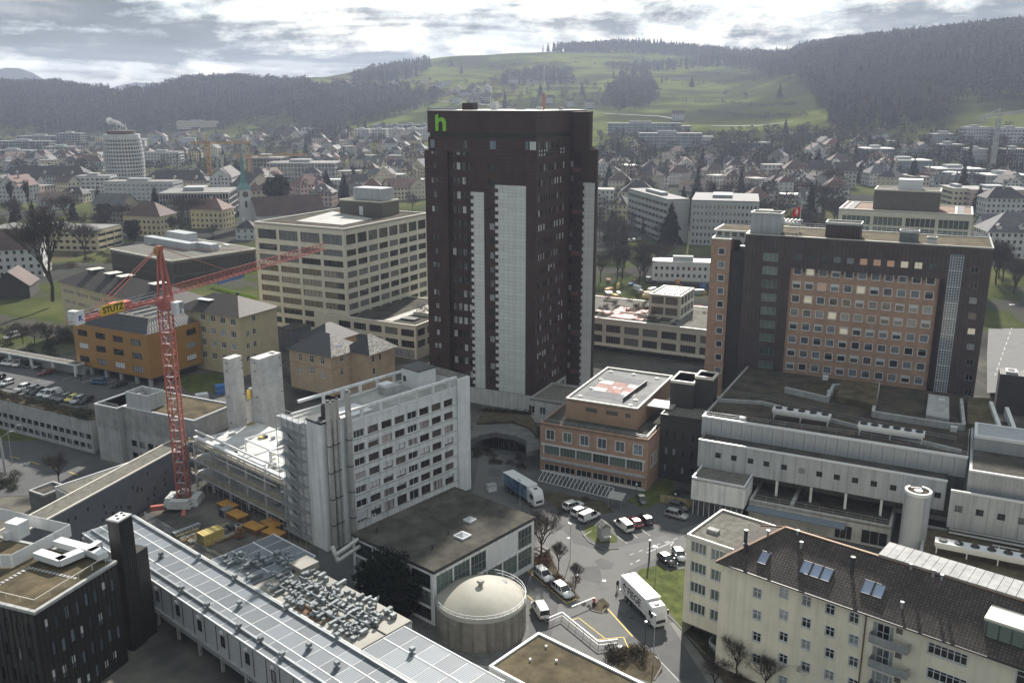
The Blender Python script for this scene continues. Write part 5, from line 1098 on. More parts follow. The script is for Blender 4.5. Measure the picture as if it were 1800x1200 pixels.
# ------------------------------------------------------------------ cream house with tiled roof
def roof_uv(o, fx, fy):
	me = o.data; uv = me.uv_layers.new(name='UVMap')
	for p in me.polygons:
		n = p.normal
		for li in p.loop_indices:
			v = me.vertices[me.loops[li].vertex_index].co
			if abs(n.x) > abs(n.y): uv.data[li].uv = (v.y * fx, v.z * fy)
			else: uv.data[li].uv = (v.x * fx, v.z * fy)
def cream_house():
	O = at(1259, 984, 16.6); t = Bld('cream_house', 'long cream rendered house with dark tiled roof, balconies and roof windows', 'house', O, 40); r = t.root
	Z = 16.4; QE = -62; D = 14.2; ov = .55
	rz = 21.0; pr = D / 2
	# facade windows surveyed from the photograph
	ops = []; sty = []
	cols = [1331, 1378, 1417.5, 1459, 1501]
	for i, x in enumerate(cols):
		for j in range(5):
			y = {0: 1042, 1: 1042, 2: 1056, 3: 1071, 4: 1086}[i] + 38.5 * j
			if i == 0 and j > 3: continue
			q, z = t.hq(x - .6 * j, y, ov)
			if z < 1.0: continue
			ops.append((q - .6, q + .6, z - .72, z + .72)); sty.append('std')
	for j in range(4):
		q, z = t.hq(1552 - 1.4 * j, 1111 + 43 * j, ov)
		if z > 1: ops.append((q - .8, q + .8, z - 1.1, z + 1.1)); sty.append('door')
		q, z = t.hq(1665 - 2 * j, 1149 + 44 * j, ov)
		if z > 1: ops.append((q - 2.2, q + 2.2, z - .75, z + .75)); sty.append('triple')
		q, z = t.hq(1581 - 2 * j, 1109 + 43 * j, ov)
		if z > 1: ops.append((q - .4, q + .4, z - .4, z + .4)); sty.append('small')
		q, z = t.hq(1803 - 2 * j, 1195 + 44 * j, ov)
		if z > 1: ops.append((q - 1.0, q + 1.0, z - .9, z + .9)); sty.append('std')
	t.wall('q', ov, QE, -ov, 0, Z, ops, 'cream_wall', .25, name='front_wall')
	for o, s_ in zip(ops, sty):
		if s_ == 'small': t.box('vent_grille', ov + .1, ov + .16, *o, 'beige_dark'); continue
		t.win('q', ov, o, n={'std': 2, 'door': 2, 'triple': 6}[s_], transom={'std': .62, 'door': .45, 'triple': .7}[s_], fm='white_metal', gm='glass_dark', fw=.09, border=.09, bm='dark_concrete', depth=.2)
		if s_ == 'door':
			q0, q1 = o[0] - 2.6, o[1] + .5; zb = o[2] + .05
			t.box('balcony_slab', ov - 1.2, ov, q0, q1, zb - .2, zb - .05, 'concrete'); b = MB()
			b.box(ov - 1.2, ov - 1.14, q0, q1, zb, zb + .95); b.box(ov - 1.14, ov - .02, q0, q0 + .06, zb, zb + .95); b.box(ov - 1.14, ov - .02, q1 - .06, q1, zb, zb + .95); b.build('balcony_rail', 'galv', r)
			for s2 in (o[0] - .42, o[1] + .02): t.box('shutter', ov - .05, ov - .004, s2, s2 + .4, o[2], o[3], 'galv')
	t.wall('p', -ov, ov, D - ov, 0, Z, (), 'cream_wall', name='end_wall'); t.wall('q', D - ov, QE, -ov, 0, Z, (), 'cream_wall', name='rear_wall')
	b = MB(); E_ = [(0, 0, Z), (D, 0, Z), (D, QE, Z), (0, QE, Z)]; h0 = (pr, -6.6, rz); h1 = (pr, QE, rz)
	b.poly([E_[0], h0, h1, E_[3]]); b.poly([E_[1], E_[2], h1, h0]); b.poly([E_[0], E_[1], h0])
	ro = b.build('roof', 'roof_tile', r); roof_uv(ro, 1.0, 1.9)
	MB().box(-.12, .06, QE, 0, Z - .16, Z + .02).build('gutter', 'dark_metal', r); t.box('eave_soffit', 0.07, ov, QE, 0, Z - .14, Z - .05, 'timber')
	MB().bar((pr, -6.6, rz + .04), (pr, QE, rz + .04), .35, .14).bar((0, 0, Z + .06), (pr, -6.6, rz + .06), .3, .14).bar((D, 0, Z + .06), (pr, -6.6, rz + .06), .3, .14).build('ridge_tiles', 'terracotta', r)
	sl = (rz - Z) / pr
	def on(x, y, lift=0.0):
		"""pixel on the front roof slope"""
		lo, hi = 0.0, pr
		for _ in range(40):
			m = (lo + hi) / 2; q, z = t.hq(x, y, m)
			if z > Z + sl * m: lo = m
			else: hi = m
		return m, t.hq(x, y, m)[0], Z + sl * m + lift
	nrm = Vector((-sl, 0, 1)).normalized(); up = Vector((1, 0, sl)).normalized()
	def roof_window(x, y, n):
		p, q, z = on(x, y); b = MB(); c = Vector((p, q, z)) + nrm * .06; w, h = .62, .95
		for k in range(n):
			cc = c + Vector((0, -(k - (n - 1) / 2) * 1.4, 0)); Y = Vector((0, 1, 0))
			b.poly([cc - Y * w - up * h, cc + Y * w - up * h, cc + Y * w + up * h, cc - Y * w + up * h], 1)
			for s_ in (-1, 1): b.bar(cc + Y * w * s_ - up * h, cc + Y * w * s_ + up * h, .1); b.bar(cc - Y * w + up * h * s_, cc + Y * w + up * h * s_, .1)
		b.build('roof_window', ['dark_metal', 'skylight'], r)
	roof_window(1343, 980, 1); roof_window(1435, 1003.5, 3); roof_window(1535, 1035, 2)
	for x, y, h in ((1310, 955, 1.9), (1310, 972, 1.3), (1497, 1005, 2.0), (1350, 938, .4), (1402, 938, .4), (1408, 962, .7), (1601, 999, .5), (1640, 1012, .7), (1655, 1018, .5), (1585, 1067, .6)):
		p, q, z = on(x, y); b = MB(); b.cyl(p, q, .26 if h > 1 else .18, z - .3, z + h, 10); b.cyl(p, q, .34 if h > 1 else .24, z + h, z + h + .2, 10); b.build('chimney_pipe', 'dark_metal' if h > 1 else 'galv', r)
	# dormer glazing near the right edge
	p, q, z = on(1790, 1110); t.box('dormer', p - 1.8, p + 3.0, q - 7, q + 3.2, z - .9, z + 1.0, 'glass_green'); t.box('dormer_roof', p - 1.6, p + 3.2, q - 7, q + 3.4, z + 1.0, z + 1.3, 'cream_parapet')
	for i in range(8): t.box('dormer_bar', p - 1.86, p - 1.78, q - 6.5 + i * 1.35, q - 6.4 + i * 1.35, z - .9, z + 1.0, 'dark_metal')
	# metal sheet over the rear slope
	q0 = t.hq(1545, 972, pr)[0]; b = MB(); n = 40
	for i in range(n): a = q0 - i * (q0 - QE) / n; b.box(pr - .15, pr + 4.2, a - (q0 - QE) / n + .06, a, rz + .15 , rz + .34)
	b.build('metal_roof', 'concrete', r); t.box('metal_roof_base', pr, pr + 4.1, QE, q0 - .1, rz - 1.6, rz + .15, 'dark_concrete')
	t.box('downpipe', ov - .14, ov - .02, t.hq(1521, 1100, ov)[0] - .07, t.hq(1521, 1100, ov)[0] + .07, 0, Z - .1, 'rust')
	# flat-roofed wing on the left
	p0, q1 = t.px(1207.5, 937.7, 16.8); pe = p0 + 11.0
	ow = []
	for cx_ in ((1228, 1264)):
		for j in range(4):
			y = {1228: 963, 1264: 977}[cx_] + 35.5 * j
			q, z = t.hq(cx_ - .8 * j, y, p0); ow.append((q - 1.25, q + 1.25, z - .85, z + .85))
	t.wall('q', p0, -1.0, q1, 2.4, 16.3, ow, 'cream_wall', .25, name='wing_wall'); [t.win('q', p0, o, n=4, fm='white_metal', gm='glass_green', fw=.1, border=.08, bm='galv') for o in ow]
	t.wall('p', q1, p0, pe, 0, 16.3, (), 'cream_wall', name='wing_wall'); t.wall('q', pe, -1, q1, 0, 16.3, (), 'cream_wall', name='wing_wall'); t.roof(p0, pe, -2.0, q1, 16.8, 'gravel', .3, 'cream_parapet', .25)
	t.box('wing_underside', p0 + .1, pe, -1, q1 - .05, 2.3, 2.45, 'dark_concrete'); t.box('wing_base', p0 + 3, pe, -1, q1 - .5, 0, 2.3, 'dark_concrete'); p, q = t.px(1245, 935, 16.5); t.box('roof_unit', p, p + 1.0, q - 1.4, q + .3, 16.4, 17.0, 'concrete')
	st = Bld('stair_wall', 'low concrete stair wall beside the cream house', 'wall', t.W(-1, -1, 0), 40); b = MB(); a = st.px(1247, 1128, 1); c = st.px(1270, 1100, 1); b.bar((*a, .7), (*c, .7), .15, 1.6); a2 = st.px(1330, 1185, 1); b.bar((*a, .5), (*a2, .5), .15, 1.2); b.build('wall', 'concrete', st.root)
cream_house()
# ------------------------------------------------------------------ planted flat roof at the bottom edge
def moss_house():
	O = at(1148, 1207, 6.5); t = Bld('green_roof_house', 'flat building with dry planted roof and metal edge at the bottom edge', 'building', O, 41)
	q = t.px(958, 1102, 6.5)[1]; pl = t.px(865, 1172, 6.5)
	P0 = pl[0]
	t.shell(P0, 0, -6, q, 0, 6.1, 'white_panel'); t.roof(P0, 0, -6, q, 6.5, 'moss_roof', .25, 'white_metal', .35)
	for x, y in ((960, 1137), (932, 1160), (978, 1162)): p, q_ = t.px(x, y, 6.3); MB().cyl(p, q_, .16, 6.1, 6.6, 8).build('vent_pipe', 'white_metal', t.root)
moss_house()
# ------------------------------------------------------------------ modular container building with roof plant
def containers():
	O = at(787.5, 1142.5, 8.0); t = Bld('module_building', 'long modular container building with ribbed metal roof panels', 'building', O, 41); r = t.root
	Z = 8.0
	def roof_block(p0, p1, q0, q1, np_, nq, z=Z, skip=()):
		t.box('module_walls', p0, p1, q0, q1, 3.6, z - .35, 'container_white'); b = MB(); e = .22
		dp, dq = (p1 - p0) / np_, (q1 - q0) / nq; me = {}
		t.box('roof_base', p0, p1, q0, q1, z - .35, z - .12, 'galv')
		k = MB().box(.13, dp - .13, .09, dq - .09, 0, .12).mesh('roof_panel', ['container_roof'])
		for i in range(np_):
			for j in range(nq):
				if (i, j) in skip: continue
				inst(k, 'roof_panel', r, (p0 + i * dp, q0 + j * dq, z - .12))
		for i in range(np_ + 1): b.box(p0 + i * dp - .1, p0 + i * dp + .1, q0, q1, z - .12, z + .06)
		for j in range(nq + 1): b.box(p0 + .1, p1 - .1, q0 + j * dq - .05, q0 + j * dq + .05, z - .12, z - .02)
		b.build('roof_seams', 'white_metal', r)
	roof_block(-16.6, -7.6, -14, 70, 3, 28)
	roof_block(-7.5, 0, -10, 8.6, 2, 6)
	roof_block(-7.5, 4.2, 34, 45.5, 3, 4)
	# raised edge kerbs on the long strip
	for p in (-15.2, -8.2): t.box('roof_kerb', p - .16, p + .16, -14, 69.5, Z, Z + .35, 'galv')
	# cream deck with plant
	t.box('module_walls', -7.5, 1.6, 8.7, 33.9, 3.6, Z - .3, 'container_white'); t.box('plant_deck', -7.45, 1.7, 8.7, 33.9, Z - .3, Z - .05, 'cream_deck'); b = MB()
	for i in range(6): q = lerp(8.8, 33.8, i / 5); b.box(-7.4, 1.6, q - .06, q + .06, Z - .05, Z + .08)
	b.box(-3.0, -2.88, 8.8, 33.8, Z - .05, Z + .09); b.build('deck_joints', 'dark_metal', r)
	t.box('rust_tray', -7.2, -5.4, 17.5, 20.5, Z - .04, Z + .02, 'rust'); t.box('rust_tray', -7.2, -5.4, 21, 24, Z - .04, Z + .02, 'rust'); t.box('deck_block', -1, 2.3, 30.5, 33.6, Z, Z + 1.1, 'cream_deck')
	g = random.Random(5)
	um = [MB().box(0, l, 0, w, .25, .25 + h).box(.1, .3, 0, w, 0, .25).box(l - .3, l - .1, 0, w, 0, .25).mesh('duct_unit', ['duct']) for l, w, h in ((1.9, .8, .7), (1.1, .8, .6), (2.6, .6, .55), (.8, .8, 1.0), (1.4, 1.2, .5))]
	pm = [MB().cyl(0, 0, .28, 0, .9, 12).cyl(0, 0, .36, .9, 1.05, 12).mesh('fan_stack', ['duct']), MB().bar((0, 0, .5), (1.3, 0, .5), .5, n=10).bar((1.3, 0, .5), (1.3, .8, .5), .5, n=10).bar((1.3, .8, .5), (1.3, 1.2, 1.1), .5, n=10).mesh('duct_bend', ['galv'])]
	for i in range(26):                     # units stand in rows across the deck, tied together by round ducts
		for j in range(6):
			if g.random() < (.2 if i < 16 else .6): continue
			q = 11.0 + i * 1.25; p = -6.9 + j * 1.4 + g.uniform(-.1, .1); k = g.randrange(5); u = g.uniform(.55, .8); inst(um[k], 'duct_unit', r, (p, q + g.uniform(-.15, .15), Z - (.04 if i < 18 else -.02)), 0 if (i + j) % 3 else .12, (u, u, u * 1.1))
			if g.random() < .55: inst(pm[(i + j) % 2], 'duct_bend' if (i + j) % 2 else 'fan_stack', r, (p + g.uniform(.3, .9), q + .7, Z + .2), g.choice([0, 1.57, 3.14, 4.71]), (.65, .65, .8))
	b = MB()
	for p in (-5.4, -3.6, -1.8): b.bar((p, 11.5, Z + .45), (p, 30, Z + .45), .34, n=8)
	b.build('main_duct', 'duct', r)
	for p, q in ((-12.2, 52), (-8.6, 47), (-8.4, 37), (-12.1, 30), (-8.3, 24), (-8.0, 13), (-11.9, 14), (-3.6, 3), (-15.4, 40), (-15.4, 25), (-15.3, 20), (1.0, 37), (-6, 43.5), (-15.4, 33), (-15.4, 15), (-12, 8)):
		b = MB(); b.box(-.3, .3, -.3, .3, .5, 1.0); b.cyl(0, 0, .45, 0, .3, 10); b.bar((0, 0, .3), (0, 0, .5), .2); b.build('roof_fan', 'duct', r).location = (p, q, Z)
	# west side: window modules, stilts
	wp = -16.66
	for i in range(28):
		q = -13 + i * 3.0; t.box('module_joint', wp - .03, wp + .02, q - .04, q + .04, 3.6, Z - .4, 'dark_metal')
		if i % 2: t.win('q', wp, (q + .9, q + 1.9, 4.9, 6.6), fm='dark_metal', gm='glass_dark', depth=.04, fw=.06); t.box('blind_box', wp - .25, wp, q + 1.1, q + 1.7, 7.0, 7.4, 'white_metal')
	for i in range(15): q = -13 + i * 6.0; t.box('stilt', -16.3, -15.9, q - .2, q + .2, -4, 3.6, 'concrete')
	for i in range(5): t.box('stilt', 1.2 - .4, 1.6 - .4, lerp(-9, 44, i / 4) - .2, lerp(-9, 44, i / 4) + .2, -1, 3.6, 'concrete')
	t.box('floor_beam', -16.9, -16.4, -14, 70, 3.1, 3.6, 'concrete'); t.box('floor_slab', -16.3, .5, -12, 44, 3.3, 3.58, 'dark_concrete')
	b = MB(); b.bar((-17.0, -14, 3.0), (-17.0, 60, 3.0), .12, n=6); b.bar((-17.2, -14, 3.3), (-17.2, 60, 3.3), .1, n=6); b.build('pipe_run', 'galv', r)
containers()
# ------------------------------------------------------------------ dark building in the lower left corner
def dark_corner():
	O = at(60.4, 1074.8, 16.0); t = Bld('black_house', 'black timber-clad building with planted roof and white ducts, lower left corner', 'building', O, 20); r = t.root
	Z = 16.0; P = t.px(204, 985, Z)[0]; Q = 26
	def slots(L0, L1, n, off):
		o = []
		for rw in range(4):
			for i in range(n):
				c = lerp(L0, L1, (i + .5 + (.25 if rw % 2 else 0)) / n) + off; z = 12.2 - rw * 3.7 - (.4 if i % 2 else 0)
				if c + .5 < L1: o.append((c - .36, c + .36, z, z + 1.9))
		return o
	oP = slots(.8, P - .2, 8, 0); oQ = slots(.3, 18, 9, 0)
	t.shell(0, P, 0, Q, -4, Z - .3, 'black_clad', oP, oQ, .3); [t.win('p', 0, o, fm='dark_metal', gm='glass_blue', fw=.05, blind=rnd.choice([0, 0, .6])) for o in oP]; [t.win('q', 0, o, fm='dark_metal', gm='glass_dark', fw=.05) for o in oQ]
	for i, f in enumerate(np.linspace(.2, P - .2, 19)): t.box('batten', f - .05, f + .05, -.1, 0, -4, Z - .4, 'black_clad_x')
	for i, f in enumerate(np.linspace(.2, Q - .2, 26)): t.box('batten', -.1, 0, f - .05, f + .05, -4, Z - .4, 'black_clad_x')
	t.roof(-.1, P + .1, -.1, Q, Z, 'moss_roof', .12, 'concrete', .5); t.rail([(1.1, Q - 1), (1.1, 1.1), (P - .8, 1.1)], Z, .85, 'cream_parapet', 2.2, bars=1, w=.07)
	# duct tower
	c = [t.px(x, y, 24.0) for x, y in ((207.4, 916.4), (187.3, 912), (231, 903.3))]
	p0, q0 = t.hp(207.4, 916.4, 1.0)[0], 1.0; zt = t.hp(207.4, 916.4, 1.0)[1]; q1 = t.hq(187.3, 912, p0)[0]; p1 = t.hp(231, 903.3, 1.0)[0]
	t.box('duct_tower', p0, p1, q0, q1, -4, zt - .2, 'black_clad'); t.box('tower_cap', p0 - .1, p1 + .1, q0 - .1, q1 + .1, zt - .2, zt, 'concrete'); t.box('tower_top', p0 + .1, p1 - .1, q0 + .1, q1 - .1, zt, zt + .05, 'white_metal')
	for u, v in ((.25, .3), (.7, .3), (.5, .72), (.85, .7)): MB().cyl(lerp(p0, p1, u), lerp(q0, q1, v), .22, zt + .05 + 0 - t.zb, zt + .12, 12).build('duct_mouth', 'black', r)
	t.box('tower_annex', p1, p1 + 2.6, q0 + .3, q1 + 1.5, -4, zt - 6.5, 'black_clad')
	for i, f in enumerate(np.linspace(p0 + .2, p1 - .1, 7)): t.box('batten', f - .06, f + .06, q0 - .09, q0, -4, zt - .3, 'black_clad_x')
	# plant screen and white ducts
	a = t.px(20, 998, Z + 1.8); zz = Z
	s = [t.px(x, y, Z + 1.9) for x, y in ((-40, 975), (20, 974), (123, 921), (0, 893), (-60, 880))]
	pm = MB(); 
	for A, C in zip(s, s[1:]):
		n = max(1, int((Vector(A) - Vector(C)).length / 1.3))
		for i in range(n):
			u = Vector((*A, 0)).lerp(Vector((*C, 0)), i / n); v = Vector((*A, 0)).lerp(Vector((*C, 0)), (i + .95) / n); MB().bar((u.x, u.y, Z + .95), (v.x, v.y, Z + .95), .08, 1.9).build('screen_panel', 'white_metal', r)
	p, q = t.px(30, 925, Z + 1.5); t.box('roof_plant', p - 1, p + 1, q - 1.2, q + 1.2, Z, Z + 2.4, 'white_metal'); p, q = t.px(13, 950, Z); t.box('roof_plant', p, p + .8, q, q + .8, Z, Z + 1.2, 'white_metal')
	def duct(pts, w, h):
		b = MB(); L_ = [Vector((*t.px(x, y, Z + h), Z + h / 2 + .4)) for x, y in pts]
		for A, C in zip(L_, L_[1:]): d = (C - A).normalized() * .45; b.bar(A - d, C + d, w, h)
		b.build('white_duct', 'white_metal', r)
	duct([(70, 973), (107, 985), (138, 972)], 1.5, .9); duct([(105, 952), (165, 968), (178, 975)], 1.5, .9)
	p, q = t.px(163, 975, Z); t.box('duct_end', p, p + 2, q, q + 1.0, Z + .1, Z + 1.2, 'white_metal')
	for i in range(14): x = lerp(50, 132, i / 13); y = lerp(996, 1015, i / 13); p, q = t.px(x, y, Z); t.box('step_slab', p - .25, p + .25, q - .2, q + .2, Z - .1, Z - .04, 'concrete')
	for i in range(9): x = lerp(48, -10, i / 8); y = lerp(998, 1030, i / 8); p, q = t.px(x, y, Z); t.box('step_slab', p - .2, p + .2, q - .3, q + .3, Z - .1, Z - .04, 'concrete')
dark_corner()
# ------------------------------------------------------------------ wedge-shaped grey building, car-park building, street side
def wedge():
	z = 6.0; A = at(307, 790, z); B = at(107, 899, z); C_ = at(307, 775, z); d = (B - A).normalized(); nrm = Vector((-d.y, d.x, 0)); 
	if nrm.x > 0: nrm = -nrm
	E = A + d * 62; ang = math.atan2(d.y, d.x)
	t = empty('wedge_building', (A.x, A.y, -3)); t.rotation_euler = (0, 0, ang); tag(t, 'long blue-grey metal building with narrow flat roof running towards the street', 'building')
	s = 1 if (Matrix.Rotation(ang, 3, 'Z') @ Vector((0, 1, 0))).dot(nrm) > 0 else -1
	W = 4.6; L_ = 62; b = MB(); b.box(-6, L_, min(0, s * W), max(0, s * W), 0, 8.7); b.build('wall', 'blue_grey_metal', t)
	MB().box(-6, L_, min(s * .35, s * (W - .35)), max(s * .35, s * (W - .35)), 8.7, 8.85).build('roof', 'gravel', t)
	b = MB()
	for y0 in (0, s * (W - .3)): b.box(-6, L_, min(y0, y0 + s * .3), max(y0, y0 + s * .3), 8.7, 9.0)
	b.build('roof_edge', 'cream_parapet', t)
	w = MB().box(-.16, .16, -.03, .03, -.35, .35).mesh('slot_window', ['black']); g = random.Random(4)
	for i in range(34): inst(w, 'slot_window', t, (g.uniform(2, 34), -s * .02, g.uniform(1.2, 7.6)))
	# second, lower wedge behind
	z2 = 4.6; A2 = at(250, 806, z2); B2 = at(97, 857, z2); d2 = (B2 - A2).normalized(); n2 = Vector((-d2.y, d2.x, 0)); n2 = -n2 if n2.x > 0 else n2
	t2 = empty('wedge_annex', (A2.x, A2.y, -3.5)); tag(t2, 'lower grey wedge with gravel roof beside the blue-grey building', 'building'); t2.rotation_euler = (0, 0, math.atan2(d2.y, d2.x)); L2 = (B2 - A2).length
	s2 = 1 if (Matrix.Rotation(math.atan2(d2.y, d2.x), 3, 'Z') @ Vector((0, 1, 0))).dot(n2) > 0 else -1
	MB().prism([(-3, 0), (L2, 0), (L2, -s2 * 5.5), (-3, -s2 * .6)], 0, 8.0, 0).build('wall', 'concrete', t2); MB().prism([(-2.6, -s2 * .2), (L2 - .3, -s2 * .3), (L2 - .3, -s2 * 5.2), (-2.6, -s2 * .6)], 8.0, 8.15).build('roof', 'gravel', t2); MB().box(-3, L2, -.15, .15, 8.0, 8.35).build('roof_edge', 'white_metal', t2)
	k = Bld('bunker', 'small weathered concrete head house beside the street', 'building', at(76, 870, 0.5), 30, -3.7); P_ = k.px(118, 855, .5)[0]; Q_ = 5
	k.shell(0, 5.5, 0, Q_, -3.7, .2, 'dark_concrete'); k.roof(0, 5.5, 0, Q_, .5, 'gravel_dark', .4, 'concrete', .4)
	# car-park building with two window bands
	O = at(166, 797, -3.7); c = Bld('car_park_building', 'concrete car-park building with two bands of windows and planted edge', 'building', O, 28, -3.7); Q = 60
	ops = []
	for i in range(24):
		for z0 in (-.2, 2.5 - 5.2 + .0): ops.append((.5 + i * 2.45, .5 + i * 2.45 + 1.75, z0, z0 + 1.25))
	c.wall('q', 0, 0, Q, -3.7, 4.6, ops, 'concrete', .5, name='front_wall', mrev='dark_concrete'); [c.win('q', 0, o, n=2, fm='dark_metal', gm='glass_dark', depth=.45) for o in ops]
	c.wall('p', 0, 0, 12, -3.7, 4.6, (), 'concrete'); c.box('planter', .05, 4.2, 0.3, Q, 4.2, 4.75, 'soil'); c.box('deck', 4.2, 12, .3, Q, 4.5, 4.85, 'old_asphalt')
	for i in range(56): inst(BUSH['brown' if i % 3 else 'green'][i % 2], 'hedge', c.root, (rnd.uniform(.6, 3.6), lerp(1, 52, i / 55), 4.6 + 3.7), i, (1.5, 1.5, rnd.uniform(.7, 1.3)))
	for i in range(6): inst(BUSH['green'][i % 2], 'hedge', c.root, (rnd.uniform(.8, 2.6), rnd.uniform(2.0, 6.5), 4.6 + 3.7), i, (2.0, 2.0, 2.6))
	# taller end block, ribbed concrete
	O = at(205.5, 717.7, 10.0); e = Bld('ribbed_block', 'ribbed concrete end block with cooling enclosure on its roof', 'building', O, 26, -3.7); q1 = e.px(160.5, 711, 10)[1]; r = e.root
	e.box('tower_wall', 0, 14, 0, q1, -3.7, 9.8, 'concrete'); b = MB()
	for i in range(int(q1 / .42)): b.box(-.1, 0, .1 + i * .42, .1 + i * .42 + .2, 4.6 + 3.7, 9.6 + 3.7)
	b.build('wall_ribs', 'concrete', r, kind='stuff')
	ops = [(-c_ - 1.75, -c_, z0, z0 + 1.5) for c_ in (1.6, 4.2, 6.8, 9.4, 12, 14.6, 17.2) for z0 in (.6, -2.4)]
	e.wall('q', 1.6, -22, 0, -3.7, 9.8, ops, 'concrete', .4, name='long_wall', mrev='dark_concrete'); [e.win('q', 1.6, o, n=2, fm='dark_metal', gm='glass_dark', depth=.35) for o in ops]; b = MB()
	for i in range(50): b.box(1.5, 1.6, -21.8 + i * .44, -21.8 + i * .44 + .2, 4.6 + 3.7, 9.6 + 3.7)
	b.build('wall_ribs', 'concrete', r, kind='stuff'); e.wall('p', -22, 1.6, 14, -3.7, 9.8, (), 'concrete', name='side_wall'); e.roof(0, 14, 0, q1, 10.1, 'moss_roof', .3, 'white_metal', .3); e.roof(1.6, 14, -22, -.02, 10.1, 'moss_roof', .3, 'white_metal', .3)
	c0 = e.px(262, 722, 10); e.rail([(.8, q1 - .5), (.8, .5)], 10, .6)
	p0, q0 = c0; q2 = e.px(229, 712, 10)[1]; p2 = e.px(291, 711, 10)[0]; z1 = 13.6
	b = MB(); b.box(p0, p0 + .15, q0, q2, 10 + 3.7, z1 + 3.7).box(p2 - .15, p2, q0, q2, 10 + 3.7, z1 + 3.7).box(p0 + .15, p2 - .15, q0, q0 + .15, 10 + 3.7, z1 + 3.7).box(p0 + .15, p2 - .15, q2 - .15, q2, 10 + 3.7, z1 + 3.7); b.build('cooling_enclosure', 'grey_panel', r)
	for i in range(8): MB().cyl(lerp(p0 + 1, p2 - 1, (i % 4) / 3), lerp(q0 + 1.2, q2 - 1.2, i // 4), .5, 15.8, 16.2, 12).build('cooling_fan', 'galv', r)
	# long roofed car-park wall (far side)
	f = Bld('carport_wall', 'long low white carport along the far side of the car park', 'carport', at(134, 660, 5), 26, 5.0); f.box('roof', -1.2, 1.6, -2, 60, 8.2, 8.6, 'white_metal'); f.box('roof_gravel', -.9, 1.3, -1.7, 59, 8.6, 8.66, 'gravel'); f.box('rear_wall', 1.2, 1.5, -2, 60, 5, 8.2, 'concrete')
	for i in range(7): f.box('pier', -1.0, -.6, i * 9 - 1.6, i * 9 - .6, 5, 8.2, 'white_panel')
wedge()
